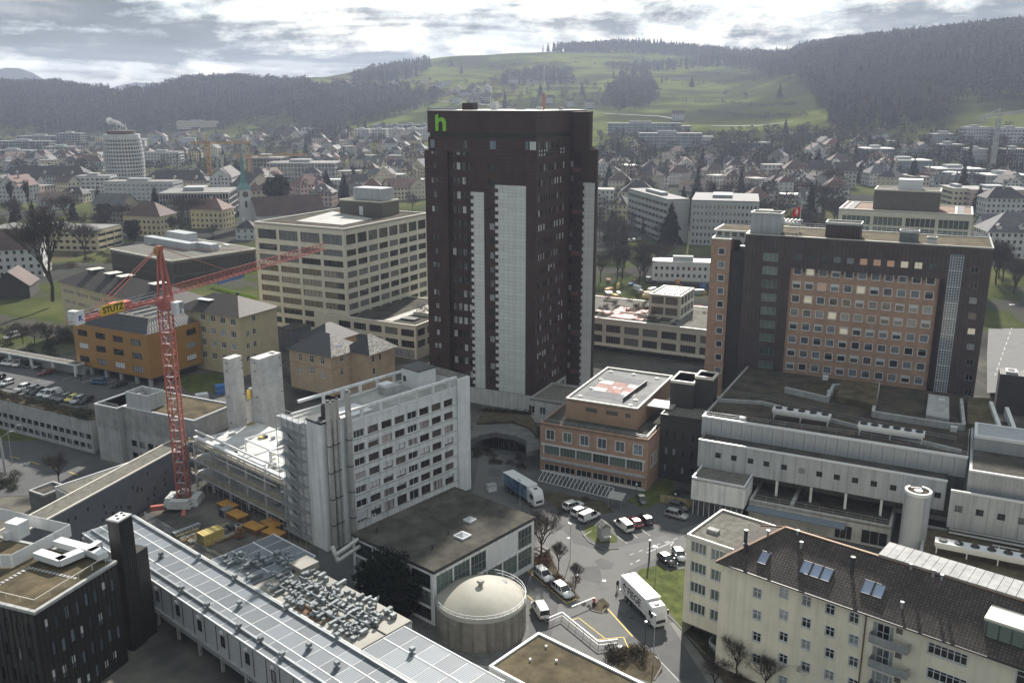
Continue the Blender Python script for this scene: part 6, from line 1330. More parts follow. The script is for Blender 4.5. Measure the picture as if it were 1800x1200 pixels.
# ------------------------------------------------------------------ construction site, cores, crane
def construction():
	O = at(562.8, 743, 24.5); t = Bld('construction_frame', 'concrete building frame under construction with open floors and white steel rails', 'construction site', O, 41.4, -1.5); r = t.root
	QA, PE = 11.8, 16.0; QB = t.hq(338, 800)[0]
	for i, z in enumerate((2.6, 6.0, 9.4)):
		t.box('floor_slab', -.5 if i < 2 else 0, PE, QA, QB, z - .35, z, 'fresh_concrete'); b = MB()
		for h in (.5, 1.0): b.bar((-.5, QA, z + 1.5 + h), (-.5, QB, z + 1.5 + h), .14, .1)
		b.build('guard_board', 'timber', r)
		b = MB()
		for q in np.linspace(QA, QB, 12): b.bar((-.5, q, z + 1.5), (-.5, q, z + 2.6), .06)
		b.build('guard_post', 'galv', r)
	cm = MB().box(-.18, .18, -.18, .18, 0, 3.0).mesh('column', ['fresh_concrete'])
	for z in (-.8 + 1.5, 2.6 + 1.5, 6.0 + 1.5):
		for q in np.linspace(QA + .6, QB - .6, 6):
			for p in (.3, 7.5, 14.5): inst(cm, 'column', r, (p, q, z))
	# white steel portal frames on the top level
	b = MB()
	for (p0, p1, q0, q1, z) in ((3, 15.5, 13, 21, 12.8), (4, 15.5, 22, 31, 12.4), (15.5, 27, 12.3, 20, 14.0), (18, 30, 12.3, 18, 14.8)):
		for a, c in (((p0, q0), (p1, q0)), ((p1, q0), (p1, q1)), ((p1, q1), (p0, q1)), ((p0, q1), (p0, q0))): b.bar((*a, z + 1.5), (*c, z + 1.5), .28); b.bar((*a, 10.9), (*a, z + 1.5), .22)
	b.build('steel_frame', 'white_metal', r)
	b = MB(); b.bar((1.0, QA, 11.6), (1.0, QB, 11.6), .9, .5); b.bar((1.2, QA + 1, 13.0), (1.2, QB, 13.0), .3, .3); b.build('edge_beam', 'white_metal', r)
	g = random.Random(8)
	for i in range(70):
		p, q = g.uniform(.5, 14), g.uniform(QA + .5, QB - .5); z = g.choice([9.4, 9.4, 6.0, 2.6]) + 1.5; w, d, h = g.uniform(.4, 2.2), g.uniform(.3, 1.2), g.uniform(.08, .7)
		MB().box(0, w, 0, d, 0, h).build('building_material', g.choice(['timber', 'light_roof', 'white_metal', 'fresh_concrete', 'galv', 'yellow_timber', 'dark_metal']), r).location = (p, q, z)
	b = MB()
	for q in np.linspace(QA, QB, 9):
		for p in (-.8, -1.9): b.bar((p, q, 0), (p, q, 13), .06)
	for z in (4.5, 7.9, 11.3):
		for p in (-.8, -1.9): b.bar((p, QA, z), (p, QB, z), .06)
	b.build('scaffold_frame', 'galv', r)
	t.box('rear_deck', PE, 34, QA, 22, 7.6, 8.0, 'fresh_concrete'); t.box('rear_wall', PE, 33.5, 21.6, 21.9, 0, 11, 'fresh_concrete')
	for nm, f, l_, rt, lb in (('concrete_core', (402.7, 631), (390.7, 627), (425, 627), 'narrow raw concrete lift core left of the wider one'), ('concrete_core', (454.5, 631.5), (438.7, 627), (494, 621.7), 'wide raw concrete stair core with open shaft on top')):
		z = 24.0; c = Bld(nm, lb, 'concrete core', at(*f, z), 32); P = c.hp(rt[0], rt[1])[0]; Q = c.hq(l_[0], l_[1])[0]; P = min(P, 9)
		lifts = [0.0, 6, 12, 18, z]
		for a, b_ in zip(lifts, lifts[1:]): c.box('wall_lift', 0, P, 0, Q, a + .03, b_ - .03, 'fresh_concrete')
		c.box('joint', .03, P - .03, .03, Q - .03, 0, z - .05, 'dark_concrete')
		for zz in (9, 15, 21, 22.8):
			MB().box(-.06, .1, Q * .5 - .16, Q * .5 + .16, zz, zz + .3).build('anchor', 'dark_metal', c.root); MB().box(P * .9, P * .9 + .3, -.06, .1, zz, zz + .3).build('anchor', 'dark_metal', c.root)
		if P > 4: c.box('shaft', P * .72, P * .86, Q * .25, Q * .75, z - .02, z + .03, 'black')
	k = Bld('core_link', 'thin concrete wall with yellow hoist between the two cores', 'wall', at(426, 640, 21), 32); k.box('wall', 3.0, 3.4, -3.0, 0, 0, 18, 'fresh_concrete'); k.box('hoist', -.8, -.1, -2.9, -2.2, 0, 16, 'galv'); k.box('hoist_cage', -1, -.2, -2.9, -1.9, 13.5, 15.5, 'sign_yellow')
construction()
def lattice(b, A, B, w, h, n, d=.14, tri=False, leg=.18):
	"""lattice boom from A to B; w = width, h = depth"""
	A = Vector(A); B = Vector(B); ax = (B - A).normalized(); up = Vector((0, 0, 1)) if abs(ax.z) < .9 else Vector((0, 1, 0)); sx = ax.cross(up).normalized(); up = sx.cross(ax)
	cor = [sx * -w / 2, sx * w / 2, up * h] if tri else [sx * -w / 2 - up * h / 2, sx * w / 2 - up * h / 2, sx * w / 2 + up * h / 2, sx * -w / 2 + up * h / 2]
	for c in cor: b.bar(A + c, B + c, leg)
	m = len(cor)
	for i in range(n):
		P = A.lerp(B, i / n); Q = A.lerp(B, (i + 1) / n); M_ = A.lerp(B, (i + .5) / n)
		for k in range(m):
			c0, c1 = cor[k], cor[(k + 1) % m]
			b.bar(P + c0, P + c1, d * .8)
			if tri: b.bar(P + c0, M_ + c1, d); b.bar(M_ + c1, Q + c0, d)
			else: b.bar(P + (c0 if i % 2 else c1), Q + (c1 if i % 2 else c0), d)
def crane():
	zb = -1.6; c = Vector((-66.5, 168.0, zb)); t = empty('tower_crane', c); tag(t, 'red tower crane with lettered yellow sign rising from the building site', 'crane')
	zm = 39.5 - zb; J = at(571, 437, 43.0) - c; J.z = 0; L_ = J.length; ang = math.atan2(J.y, J.x)
	b = MB(); lattice(b, (0, 0, 1), (0, 0, zm), 2.0, 2.0, 18, .13, leg=.24); b.build('mast', 'crane_red', t)
	b = MB(); 
	for i in range(18): z = 1 + (zm - 1) * i / 18; b.bar((-.6, -.3, z), (.5, .3, z + (zm - 1) / 18), .35, .05); b.box(-.8, .8, -.8, -.2, z, z + .04)
	b.build('mast_ladder', 'galv', t)
	top = empty('slewing_unit', (0, 0, zm)); top.parent = t; top.rotation_euler = (0, 0, ang)
	MB().cyl(0, 0, 1.3, 0, 1.0, 20).box(-1.3, 1.3, -1.2, 1.2, 1.0, 2.4).build('slewing_ring', 'crane_red', top)
	b = MB()
	for s in (-1, 1):
		b.bar((-.7, s * .8, 2.2), (0, s * .25, 11.5), .32); b.bar((1.3, s * .8, 2.2), (.2, s * .25, 11.5), .42)
	for k in range(1, 5): z = 2.2 + 9.3 * k / 5; b.bar((-.5 + .1 * k, -.7 + .1 * k, z), (-.5 + .1 * k, .7 - .1 * k, z), .14)
	b.box(-.5, .6, -.45, .45, 11.3, 12.2); b.build('tower_head', 'crane_red', top); MB().box(-1.0, -.5, -.4, .4, 10.6, 12.0).build('head_block', 'crane_yellow', top)
	b = MB(); lattice(b, (1.2, 0, 2.6), (L_, 0, 3.4), 1.4, 1.6, 34, .06, tri=True, leg=.12); b.build('jib', 'crane_red', top)
	b = MB()
	for s in (-1, 1): b.bar((-1.2, s * .9, 2.2), (-21.5, s * .9, 2.4), .28, .5)
	for i in range(12): x = -1.5 - i * 1.75; b.bar((x, -.9, 2.4), (x, .9, 2.4), .14); b.bar((x, -.9, 2.4), (x - 1.75, .9, 2.4), .1)
	b.build('counter_jib', 'crane_red', top)
	b = MB()
	for s in (-1, 1):
		for z in (3.0, 3.6): b.bar((-1.2, s * .95, z), (-19, s * .95, z), .05)
		for i in range(10): b.bar((-1.2 - i * 1.95, s * .95, 2.4), (-1.2 - i * 1.95, s * .95, 3.6), .05)
	b.build('walkway_rail', 'galv', top)
	MB().box(-21.6, -20.4, -.9, .9, 1.9, 4.2).build('counterweight', 'fresh_concrete', top); MB().box(-13.0, -11.2, -.7, .7, 2.7, 3.8).box(-10.6, -8.8, -.7, .7, 2.7, 3.6).build('winch', 'hoarding_red', top)
	mat('tie_red', (.5, .16, .12), .5, .1); b = MB(); b.bar((-.3, .2, 11.8), (-17.5, .8, 2.6), .12).bar((-.3, -.2, 11.8), (-17.5, -.8, 2.6), .12); b.bar((.4, 0, 11.8), (L_ * .33, 0, 4.6), .1).bar((.4, 0, 11.8), (L_ * .75, 0, 4.8), .08); b.build('tie_bar', 'tie_red', top)
	cab = MB().box(.2, 2.2, -2.6, -1.2, -.9, 1.4).mesh('cab', ['white_metal']); inst(cab, 'cab', top); MB().box(1.0, 2.24, -2.64, -1.4, 0.0, 1.2).build('cab_window', 'glass_dark', top)
	# signs
	def board(name, txt, x0, w, h, z0, y, m, tm, sz, extra=0):
		p = empty(name, (x0, y, z0)); p.parent = top; MB().box(0, w, -.05, .05, 0, h).build('board', m, p)
		me = text_mesh(txt, sz, .02, tm, bold=.018 * sz)
		for s_ in (-1,):
			o = inst(me, 'lettering', p, (w * .08, -.08, h * .22)); o.rotation_euler = (math.pi / 2, 0, 0)
	board('name_board', 'STUTZ', -16.4, 5.3, 1.75, 2.3, -1.15, 'sign_yellow', 'black', 1.55)
	MB().box(-21.9, -20.0, -1.2, -1.1, 1.9, 4.3).build('end_board', 'white_metal', top)
	mat('logo_blue', (.03, .08, .3), .5, .05); o = inst(text_mesh('K', 1.3, .02, 'logo_blue', .03), 'lettering', top, (-21.3, -1.24, 2.6)); o.rotation_euler = (math.pi / 2, 0, 0)
	o = inst(text_mesh('K', .9, .02, 'logo_blue', .02), 'lettering', top, (1.0, -2.66, -.8)); o.rotation_euler = (math.pi / 2, 0, 0)
	# cruciform base and ballast
	b = MB(); b.box(-6.5, 6.5, -.4, .4, .0, 1.0).box(-.4, .4, -6.5, -.41, .0, .98).box(-.4, .4, .41, 6.5, 0, .98)
	b.build('base_cross', 'crane_red', t).rotation_euler = (0, 0, .3)
	for p, q, g_ in ((-2.5, 0, 0), (2.5, 0, 0), (0, -2.5, 1.57), (0, 2.5, 1.57)):
		for k in range(3): o = MB().box(-1.0 + .12 * k, 1.0 - .12 * k, -2.4 + .3 * k, 2.4 - .3 * k, k * .52, .5 + k * .52).build('ballast_block', 'fresh_concrete', t); o.location = (p, q, 1.02); o.rotation_euler = (0, 0, g_)
crane()
def site_stuff():
	zg = -1.4
	mm = [MB().box(0, 2.4, 0, 4.2, 0, .12).mesh('plywood_top', ['formwork']), MB().box(0, 2.4, 0, 4.2, 0, .34).mesh('girder_pack', ['rust'])]
	for i, (x, y) in enumerate(((418, 912), (447, 933), (478, 928), (482, 944), (401, 895))):
		w = gp(x, y); s = empty('formwork_stack', w, R(49) + .1 * (i % 2)); tag(s, ['stack of orange formwork panels nearest the crane base', 'large stack of orange formwork panels in mid yard', 'orange formwork panels leaning at the scaffold foot', 'low orange formwork stack beside the white slab', 'small orange formwork pack under the frame'][i], 'formwork', 'formwork stacks')
		for k in range(3): inst(mm[1], 'girder_pack', s, (-1.2, -2.1, k * .36)); 
		inst(mm[0], 'plywood_top', s, (-1.2, -2.1, 1.08))
	for x, y, l, w_, h, m, nm, lb in ((372, 958, 4.2, 2.4, 2.2, 'yellow_timber', 'timber_crate', 'yellow timber crate at the edge of the site yard'), (398, 905, 2.2, 1.6, 1.5, 'grey_panel', 'tool_container', 'grey steel tool box beside the crane base'), (410, 928, 2.0, 1.4, .8, 'duct', 'waste_bin', 'flat grey steel bin in the site yard'), (328, 935, 5.5, .9, .9, 'galv', 'scaffold_pack', 'bundle of grey scaffold parts in the site yard'), (420, 932, 1.1, 1.1, 1.2, 'fresh_concrete', 'concrete_ring', 'concrete ring standing in the site yard')):
		p = gp(x, y); o = empty(nm, p, R(49)); tag(o, lb, nm.split('_')[-1])
		if nm == 'concrete_ring': MB().cyl(0, 0, .65, 0, 1.2, 20).build('ring', m, o); MB().cyl(0, 0, .5, 1.2, 1.22, 20).build('opening', 'black', o); continue
		MB().box(-l / 2, l / 2, -w_ / 2, w_ / 2, 0, h).build('body', m, o); b = MB()
		for i in range(8): b.box(-l / 2 + i * l / 8, -l / 2 + i * l / 8 + .08, -w_ / 2 - .04, w_ / 2 + .04, 0, h + .05)
		b.build('battens', 'timber' if 'timber' in m else 'dark_metal', o)
	g = random.Random(3)
	for i in range(9):
		p = gp(lerp(335, 400, i / 8) + g.uniform(-8, 8), lerp(925, 950, g.random())); o = empty('timber_bundle', p, R(49) + g.uniform(-.15, .15)); tag(o, 'bundle of planks and beams lying in the site yard', 'planks', 'planks in the site yard')
		for k in range(5): MB().box(-2.2, 2.2, k * .25, k * .25 + .2, .1, .1 + g.uniform(.1, .5)).build('plank', g.choice(['timber', 'rust', 'galv', 'timber']), o)
	p = gp(422, 945); o = empty('mixer', p, .5); tag(o, 'small dark red site machine beside the concrete ring', 'machine'); MB().box(-.8, .8, -.6, .6, .4, 1.5).cyl(0, 0, .5, 1.5, 2.1, 12).build('body', 'rust', o); MB().bar((-.8, 0, .3), (.8, 0, .3), .5, n=10).build('drum', 'hoarding_red', o)
	f = Bld('site_fence', 'grey mesh fence along the modular building', 'fence', at(372, 985, zg), 41, zg); f.rail([(0, 0), (0, 24)], zg, 2.0, 'galv', 2.4, 'fence_mesh', bars=6, w=.05)
	for lb, col, x, y in (('blue site container behind the lift cores', 'hoarding_blue', 390, 690), ('white plastic water tank on the car park edge', 'white_metal', 355, 700)):
		p = at(x, y, 5); o = empty('site_box', (p.x, p.y, 5), .5); tag(o, lb, 'container'); MB().box(-1.5, 1.5, -1, 1, 0, 2.2 if 'blue' in lb else 1.3).build('body', col, o); MB().box(-1.55, 1.55, -1.05, 1.05, .9, 1.0).build('rim', 'galv', o)
site_stuff()
# ------------------------------------------------------------------ orange house, yellow houses, villa
def hip_roof(t, p0, p1, q0, q1, z, rz, m, ov=.6, name='roof', faces=None):
	"""hipped roof over a rectangle; the ridge runs along the longer side"""
	zb = t.zb; b = MB(); a0, a1, c0, c1 = p0 - ov, p1 + ov, q0 - ov, q1 + ov; z -= zb; rz -= zb
	if (a1 - a0) < (c1 - c0): k = (a1 - a0) / 2; r0 = ((a0 + a1) / 2, c0 + k, rz); r1 = ((a0 + a1) / 2, c1 - k, rz)
	else: k = (c1 - c0) / 2; r0 = (a0 + k, (c0 + c1) / 2, rz); r1 = (a1 - k, (c0 + c1) / 2, rz)
	A, B, C, D = (a0, c0, z), (a1, c0, z), (a1, c1, z), (a0, c1, z)
	if (a1 - a0) < (c1 - c0): F_ = [[A, B, r0], [B, C, r1, r0], [C, D, r1], [D, A, r0, r1]]
	else: F_ = [[A, B, r1, r0], [B, C, r1], [C, D, r0, r1], [D, A, r0]]
	for i, f in enumerate(F_): b.poly(f, (faces or (0, 0, 0, 0))[i])
	b.poly([A, D, C, B]); return b.build(name, m if isinstance(m, list) else [m], t.root)
def left_houses():
	O = at(257.8, 588.8, 19.3); t = Bld('orange_house', 'orange clad house on pillars with dark standing-seam roof', 'house', O, 28, 5.0); r = t.root
	P, Q = 17.7, 29.3; z0, z1 = 7.4, 19.3
	oQ = []
	for i, (xs, ys) in enumerate((((145, 176, 207, 239), (585, 590.5, 596, 602)), ((147, 177.5, 208.5, 241), (608, 613.5, 619, 625.5)), ((149, 180, 211, 243), (630.5, 636, 642, 649)))):
		for x, y in zip(xs, ys): q, z = t.hq(x, y); oQ.append((q - 1.9, q + 1.9, z - .85, z + .85))
	oP = []
	for x, y in ((292, 595), (336, 583), (337, 606), (338, 628)): p, z = t.hp(x, y); oP.append((p - 1.7, p + 1.7, z - .85, z + .85))
	t.shell(0, P, 0, Q, z0, z1, 'orange', oP, oQ, .3)
	for i, o in enumerate(oQ): t.win('q', 0, o, n=4, fm='dark_metal', gm='glass_dark', fw=.06, blind=.9 if i in (4, 10) else 0)
	for i, o in enumerate(oP): t.win('p', 0, o, n=4, fm='dark_metal', gm='glass_dark', fw=.06, blind=.85 if i == 3 else 0)
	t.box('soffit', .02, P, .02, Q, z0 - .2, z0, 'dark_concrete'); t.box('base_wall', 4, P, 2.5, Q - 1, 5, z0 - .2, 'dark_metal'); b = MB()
	for z in (10.6, 14.4): b.box(-.02, .0, 0, Q, z - .05, z); 
	for q, p in ((.8, 0), (6, 0), (12, 0), (18, 0), (24, 0)): t.box('pillar', .4, 1.1, q, q + .9, 5, z0 - .2, 'concrete')
	# steep zinc attic
	b = MB(); a = (.6, P - .6, .6, Q - .6); c = (4.0, P - 3, 3.6, Q - 3.2); zz = (z1 - 5, z1 + 3.2 - 5)
	lo = [(a[0], a[2]), (a[1], a[2]), (a[1], a[3]), (a[0], a[3])]; hi = [(c[0], c[2]), (c[1], c[2]), (c[1], c[3]), (c[0], c[3])]
	for i in range(4): j = (i + 1) % 4; b.poly([(*lo[i], zz[0]), (*lo[j], zz[0]), (*hi[j], zz[1]), (*hi[i], zz[1])])
	b.poly([(*p, zz[1]) for p in hi], 1); b.build('attic_roof', ['zinc', 'gravel'], r); t.box('roof_edge', 0, P, -.0, Q, z1 - .02, z1 + .02, 'dark_metal')
	b = MB()
	for i in range(30): q = lerp(a[2], a[3], (i + .5) / 30); qq = lerp(c[2], c[3], (i + .5) / 30); b.bar((a[0], q, zz[0]), (c[0], qq, zz[1]), .09)
	for i in range(16): p = lerp(a[0], a[1], (i + .5) / 16); pp = lerp(c[0], c[1], (i + .5) / 16); b.bar((p, a[2], zz[0]), (pp, c[2], zz[1]), .09)
	b.build('roof_seams', 'dark_metal', r); t.rail([(c[0], c[2]), (c[1], c[2]), (c[1], c[3]), (c[0], c[3]), (c[0], c[2])], z1 + 3.2, .9, 'galv', 2.2)
	for i in range(5): t.box('roof_duct', 5.2, P - 4, 6 + i * 4, 6.5 + i * 4, z1 + 3.2, z1 + 3.7, 'duct')
	# yellow house behind
	O = at(420, 556.5, 22.0); y = Bld('yellow_house', 'tall yellow rendered house with dark hipped roof behind the orange house', 'house', O, 28, 5.0); P, Q = 15.0, 24.0; oQ = []; oP = []
	for j in range(5):
		for i, x in enumerate((356, 373.5, 391, 409)):
			q, z = y.hq(x + 1.2 * j, 557 + 3 * i + 21.8 * j, .5)
			if z > 6: oQ.append((q - .95, q + .95, z - .9, z + .9))
	for x, yy_ in ((446.5, 559), (436.5, 586.5), (447.5, 582), (437, 608), (449, 604), (437, 630), (449, 627)): p, z = y.hp(x, yy_, .5); oP.append((p - .6, p + .6, z - .8, z + .8))
	y.shell(.5, P, .5, Q, 5, 21.6, 'yellow_wall', oP, oQ, .25); [y.win('q', .5, o, n=3, fm='white_metal', gm='glass_dark', fw=.12) for o in oQ]; [y.win('p', .5, o, n=2, fm='white_metal', gm='glass_dark', fw=.08) for o in oP]
	hip_roof(y, .5, P, .5, Q, 21.7, 25.6, 'dark_tile', .7); y.box('roof_panel', 3.2, 5.2, 14, 19, 24.2, 24.35, 'white_metal'); MB().cyl(9, 9, .4, 18, 21.2, 8).build('chimney', 'dark_metal', y.root)
	# long yellow wing to the left
	E_ = at(105, 494, 22.0); aw = R(39); QL = 62.0; w = Bld('yellow_wing', 'long yellow wing with broad dark roof and light roof hatches', 'house', E_ - Vector((-math.cos(aw), math.sin(aw), 0)) * QL, 39, 5.0); oQ = []
	zt = 21.8
	for j in range(4):
		for i in range(int(QL / 1.25)):
			q = 1.0 + i * 1.25
			if q > QL - .8 or i % 7 == 6: continue
			oQ.append((q - .38, q + .38, zt - 1.9 - j * 3.3 - 1.4, zt - 1.9 - j * 3.3))
	w.shell(0, 15, 0, QL, 5, zt, 'yellow_wall', (), oQ, .2); [w.win('q', 0, o, n=1, fm='white_metal', gm='glass_dark', fw=.09) for o in oQ]; hip_roof(w, 0, 15, 0, QL, zt + .1, zt + 4.2, 'dark_tile', .7)
	for f, q in ((.18, .2), (.4, .5), (.55, .62), (.75, .8)): w.box('roof_dormer', 5.0, 9, QL * q, QL * q + 3.2, zt + 2.6, zt + 4.4, 'zinc'); w.box('dormer_top', 4.6, 9, QL * q - .2, QL * q + 3.4, zt + 4.4, zt + 4.6, 'cream_parapet')
	for x, yy_ in ((147, 480), (170, 487)): pass
	# sand-coloured villa with cross hips
	O = at(582, 626, 14.0); v = Bld('villa', 'sand-coloured villa with grey cross-hipped slate roof', 'house', O, 33, 3.0); oQ = []; oP = []; z1 = 13.6
	Q = v.hq(508, 614)[0]; 
	for x, yy_, wd_ in ((527.5, 628, 1.2), (547.5, 631, 1.6), (566.5, 634, 1.3), (528, 652, 1.2), (548, 651, 1.6), (568, 658, 1.3)): q, z = v.hq(x, yy_); oQ.append((q - wd_ / 2, q + wd_ / 2, z - .95, z + .95))
	for x, yy_ in ((601, 629), (602, 653)): p, z = v.hp(x, yy_); oP.append((p - .6, p + .6, z - .95, z + .95))
	v.shell(0, 12, 0, Q, 3, z1, 'sand_wall', oP, oQ, .2); [v.win('q', 0, o, n=2, transom=.65, fm='white_metal', gm='glass_dark', fw=.1) for o in oQ]; [v.win('p', 0, o, n=2, transom=.65, fm='white_metal', gm='glass_dark', fw=.1) for o in oP]
	hip_roof(v, 0, 12, 0, Q, z1 + .1, z1 + 4.4, ['slate', 'slate_worn'], .7, faces=(1, 0, 0, 0)); v.box('string_course', -.08, 0, -.08, Q, 10.2, 10.4, 'terracotta'); v.box('string_course', 0, 12, -.08, 0, 10.2, 10.4, 'terracotta')
	p0 = v.hp(607, 640)[0]; x0, q0 = v.px(649, 621.5, 14.0); 
	oQ = []; oP = []
	for x, yy_ in ((613, 628), (616, 652)): q, z = v.hq(x, yy_, x0); oQ.append((q - .55, q + .55, z - .95, z + .95))
	for x, yy_ in ((656.5, 631), (668.5, 627), (658, 652)): p, z = v.hp(x, yy_, q0); oP.append((p - .5, p + .5, z - .9, z + .9))
	pe = v.hp(693, 605, q0)[0]
	qw = max(q0 + 6, v.hq(607, 640, x0)[0] + .2)
	v.wall('q', x0, q0, qw, 3, z1, oQ, 'sand_wall', .2, name='wing_wall'); v.wall('p', q0, x0, pe, 3, z1, oP, 'sand_wall', .2, name='wing_wall'); v.wall('q', pe, q0, qw, 3, z1, (), 'sand_wall', name='wing_wall'); v.wall('p', qw, x0, pe, 3, z1, (), 'sand_wall', name='wing_wall')
	[v.win('q', x0, o, n=2, transom=.65, fm='white_metal') for o in oQ]; [v.win('p', q0, o, n=1, fm='white_metal') for o in oP]; hip_roof(v, x0, pe, q0, qw, z1 + .1, z1 + 4.0, ['slate', 'slate_worn'], .7, 'wing_roof', (1, 0, 0, 0))
	v.box('rear_wing', 10, 22, Q - 4, Q + 6, 3, z1, 'sand_wall'); hip_roof(v, 10, 22, Q - 4, Q + 6, z1 + .1, z1 + 4, 'slate', .7, 'rear_roof'); v.box('skylight', 3.0, 3.9, -.2, .8, z1 + 2.2, z1 + 2.5, 'skylight')
	g = Bld('grey_shed', 'blue-grey flat box behind the yellow house', 'building', at(490, 600, 8), 28, 3.0); g.box('body', 0, 8, -6, 0, 3, 12, 'blue_grey_metal'); g.box('roof', -.1, 8.1, -6.1, .1, 12, 12.2, 'gravel_dark')
left_houses()
# ------------------------------------------------------------------ beige hospital blocks
def beige_windows(t, face, fixed, L0, L1, n, zs, h, gm='glass_beige', panes=5, mar=.55):
	ops = []
	for z in zs:
		for i in range(n): c0 = lerp(L0, L1, i / n) + mar; c1 = lerp(L0, L1, (i + 1) / n) - mar; ops.append((c0, c1, z - h / 2, z + h / 2))
	return ops
def beige_blocks():
	O = at(604.4, 401.9, 40.7); t = Bld('beige_block', 'new beige concrete hospital block with wide gridded windows', 'building', O, 28, 3.0); r = t.root
	P, Q, Z = 46, 36.2, 40.7; fh = 3.38
	zt = t.hq(500, 418)[1]; top = zt + .2
	zs = [Z - 4.6 - fh * 1.0 * k - (1.0 if k else 0) for k in range(11)]; zs = [36.8] + [33.0 - fh * k for k in range(1 - 1, 9)]
	zs = [37.0] + [32.9 - fh * k for k in range(9)]
	oQ = []; oP = []
	for i in range(4):
		c0, c1 = .9 + i * (Q - 1.2) / 4, .9 + (i + 1) * (Q - 1.2) / 4 - 1.1
		for k, z in enumerate(zs): h = 3.1 if k == 0 else 2.0; oQ.append((c0, c1, z - h / 2, z + h / 2))
	for i in range(8):
		c0, c1 = .9 + i * (P - 1.2) / 8, .9 + (i + 1) * (P - 1.2) / 8 - .9
		for k, z in enumerate(zs): h = 3.1 if k == 0 else 2.0; oP.append((c0, c1, z - h / 2, z + h / 2))
	t.shell(0, P, 0, Q, 3, Z - .3, 'beige', oP, oQ, .35)
	for o in oQ: t.win('q', 0, o, n=5 if o[3] - o[2] < 3 else 4, fm='beige_dark', gm='glass_beige', fw=.09, depth=.3)
	for o in oP: t.win('p', 0, o, n=4, fm='beige_dark', gm='glass_beige', fw=.09, depth=.3)
	t.roof(0, P, 0, Q, Z, 'brown_roof', .5, 'cream_parapet', .5)
	pts = [t.px(x, y, Z - .4) for x, y in ((602, 396), (520, 389), (585, 372), (655, 385))]; MB().prism(pts, Z - .5 - 3, Z - .3 - 3).build('roof_membrane', 'light_roof', r)
	a = t.px(671, 380, Z - .5); 
	p0, q0 = t.px(672, 381, Z - .5); q1 = t.hq(598, 376, p0)[0]; p1 = t.hp(702, 376, q0)[0]; zz = t.hq(672, 356, p0)[1]
	t.box('penthouse', p0, p1, q0, q1, Z - .6, zz, 'beige_dark'); t.roof(p0 - .1, p1 + .1, q0 - .1, q1 + .1, zz + .3, 'gravel', .2, 'beige', .4); t.box('penthouse_door', p0 - .06, p0, q0 + 8, q0 + 9.6, Z - .5, Z + 2.6, 'white_metal')
	qa, qb = t.hq(672, 345, p0 + 1.5)[0], t.hq(621, 345, p0 + 1.5)[0]; t.box('plant_screen', p0 + 1.5, p1 - 2, qa, qb, zz + .3, t.hq(650, 331, p0 + 1.5)[1], 'grey_panel')
	# podium
	O = at(731, 572.4, 13.5); d = Bld('beige_podium', 'low beige podium with planted terrace in front of the beige block', 'building', O, 28, 3.0); QQ = d.hq(605, 556)[0]; zs = [10.9, 7.4]; oQ = []; oP = []
	for i in range(5):
		for z in zs: oQ.append((.8 + i * 5.9, .8 + i * 5.9 + 4.7, z - 1.1, z + 1.1))
	for i in range(5):
		for z in zs: oP.append((.8 + i * 5.2, .8 + i * 5.2 + 4.2, z - 1.1, z + 1.1))
	d.shell(0, 34, 0, QQ + 12, 3, 13.2, 'beige', oP, oQ, .35); [d.win('q', 0, o, n=5, fm='beige_dark', gm='glass_beige', fw=.09, depth=.3) for o in oQ]; [d.win('p', 0, o, n=4, fm='beige_dark', gm='glass_beige', fw=.09, depth=.3) for o in oP]
	d.roof(0, 34, 0, QQ + 12, 13.5, 'gravel_dark', .25, 'cream_parapet', .45); d.box('ground_floor', .3 - .33, .0, .8, 28, 3.2, 5.8, 'glass_dark'); d.box('planter', 12, 20, 2, 9, 13.2, 14.4, 'beige'); d.box('roof_hatch', 5, 8, 4, 9, 13.2, 13.8, 'dark_metal'); inst(BUSH['green'][0], 'planting', d.root, (14, 6.5, 11.4), 0, (2.2, 2.2, 2.4)); d.box('roof_path', 2, 26, 10, 13, 13.2, 13.3, 'light_roof')
	# slatted low building
	O = at(300.5, 457.8, 17.0); s = Bld('slatted_hall', 'wide low hall clad in dark bronze vertical slats with gravel roof', 'building', O, 39, 5.0); P, Q = 39.5, 47.5; Z = 17.0
	s.shell(.4, P - .4, .4, Q - .4, 5, Z - 1.6, 'black_clad'); s.box('roof_fascia', -.2, P + .2, -.2, Q + .2, Z - 1.6, Z - .56, 'bronze_slat'); s.roof(-.22, P + .22, -.22, Q + .22, Z, 'gravel', .25, 'cream_parapet', .5)
	for z in (10.1,): s.box('mid_band', -.25, .42, -.25, Q, z, z + .35, 'bronze_slat'); s.box('mid_band', .42, P, -.25, .42, z, z + .35, 'bronze_slat')
	sm1 = MB().box(-.15, .38, -.12, .12, 0, 10.4).mesh('slat', ['bronze_slat']); sm2 = MB().box(-.12, .12, -.15, .38, 0, 10.4).mesh('slat', ['bronze_slat'])
	for i in range(74): inst(sm1, 'slat', s.root, (0, .3 + i * (Q - .6) / 73, 0))
	for i in range(62): inst(sm2, 'slat', s.root, (.7 + i * (P - 1) / 61, 0, 0))
	for x0, y0, x1, dep, h in ((255, 440, 332, 4, 2.6), (294, 428, 327, 6, 4.0), (345, 442, 371, 4, 2.6)):
		p, q = s.px(x1, y0, Z - .2); q1 = s.hq(x0, y0, p)[0]; s.box('roof_plant', p, p + dep, q, q1, Z - .3, Z + h, 'grey_panel')
	for x, y in ((385, 435), (400, 432), (345, 428), (338, 436)): p, q = s.px(x, y, Z); s.box('roof_light', p, p + 1.6, q, q + 4, Z - .25, Z + .3, 'white_metal')
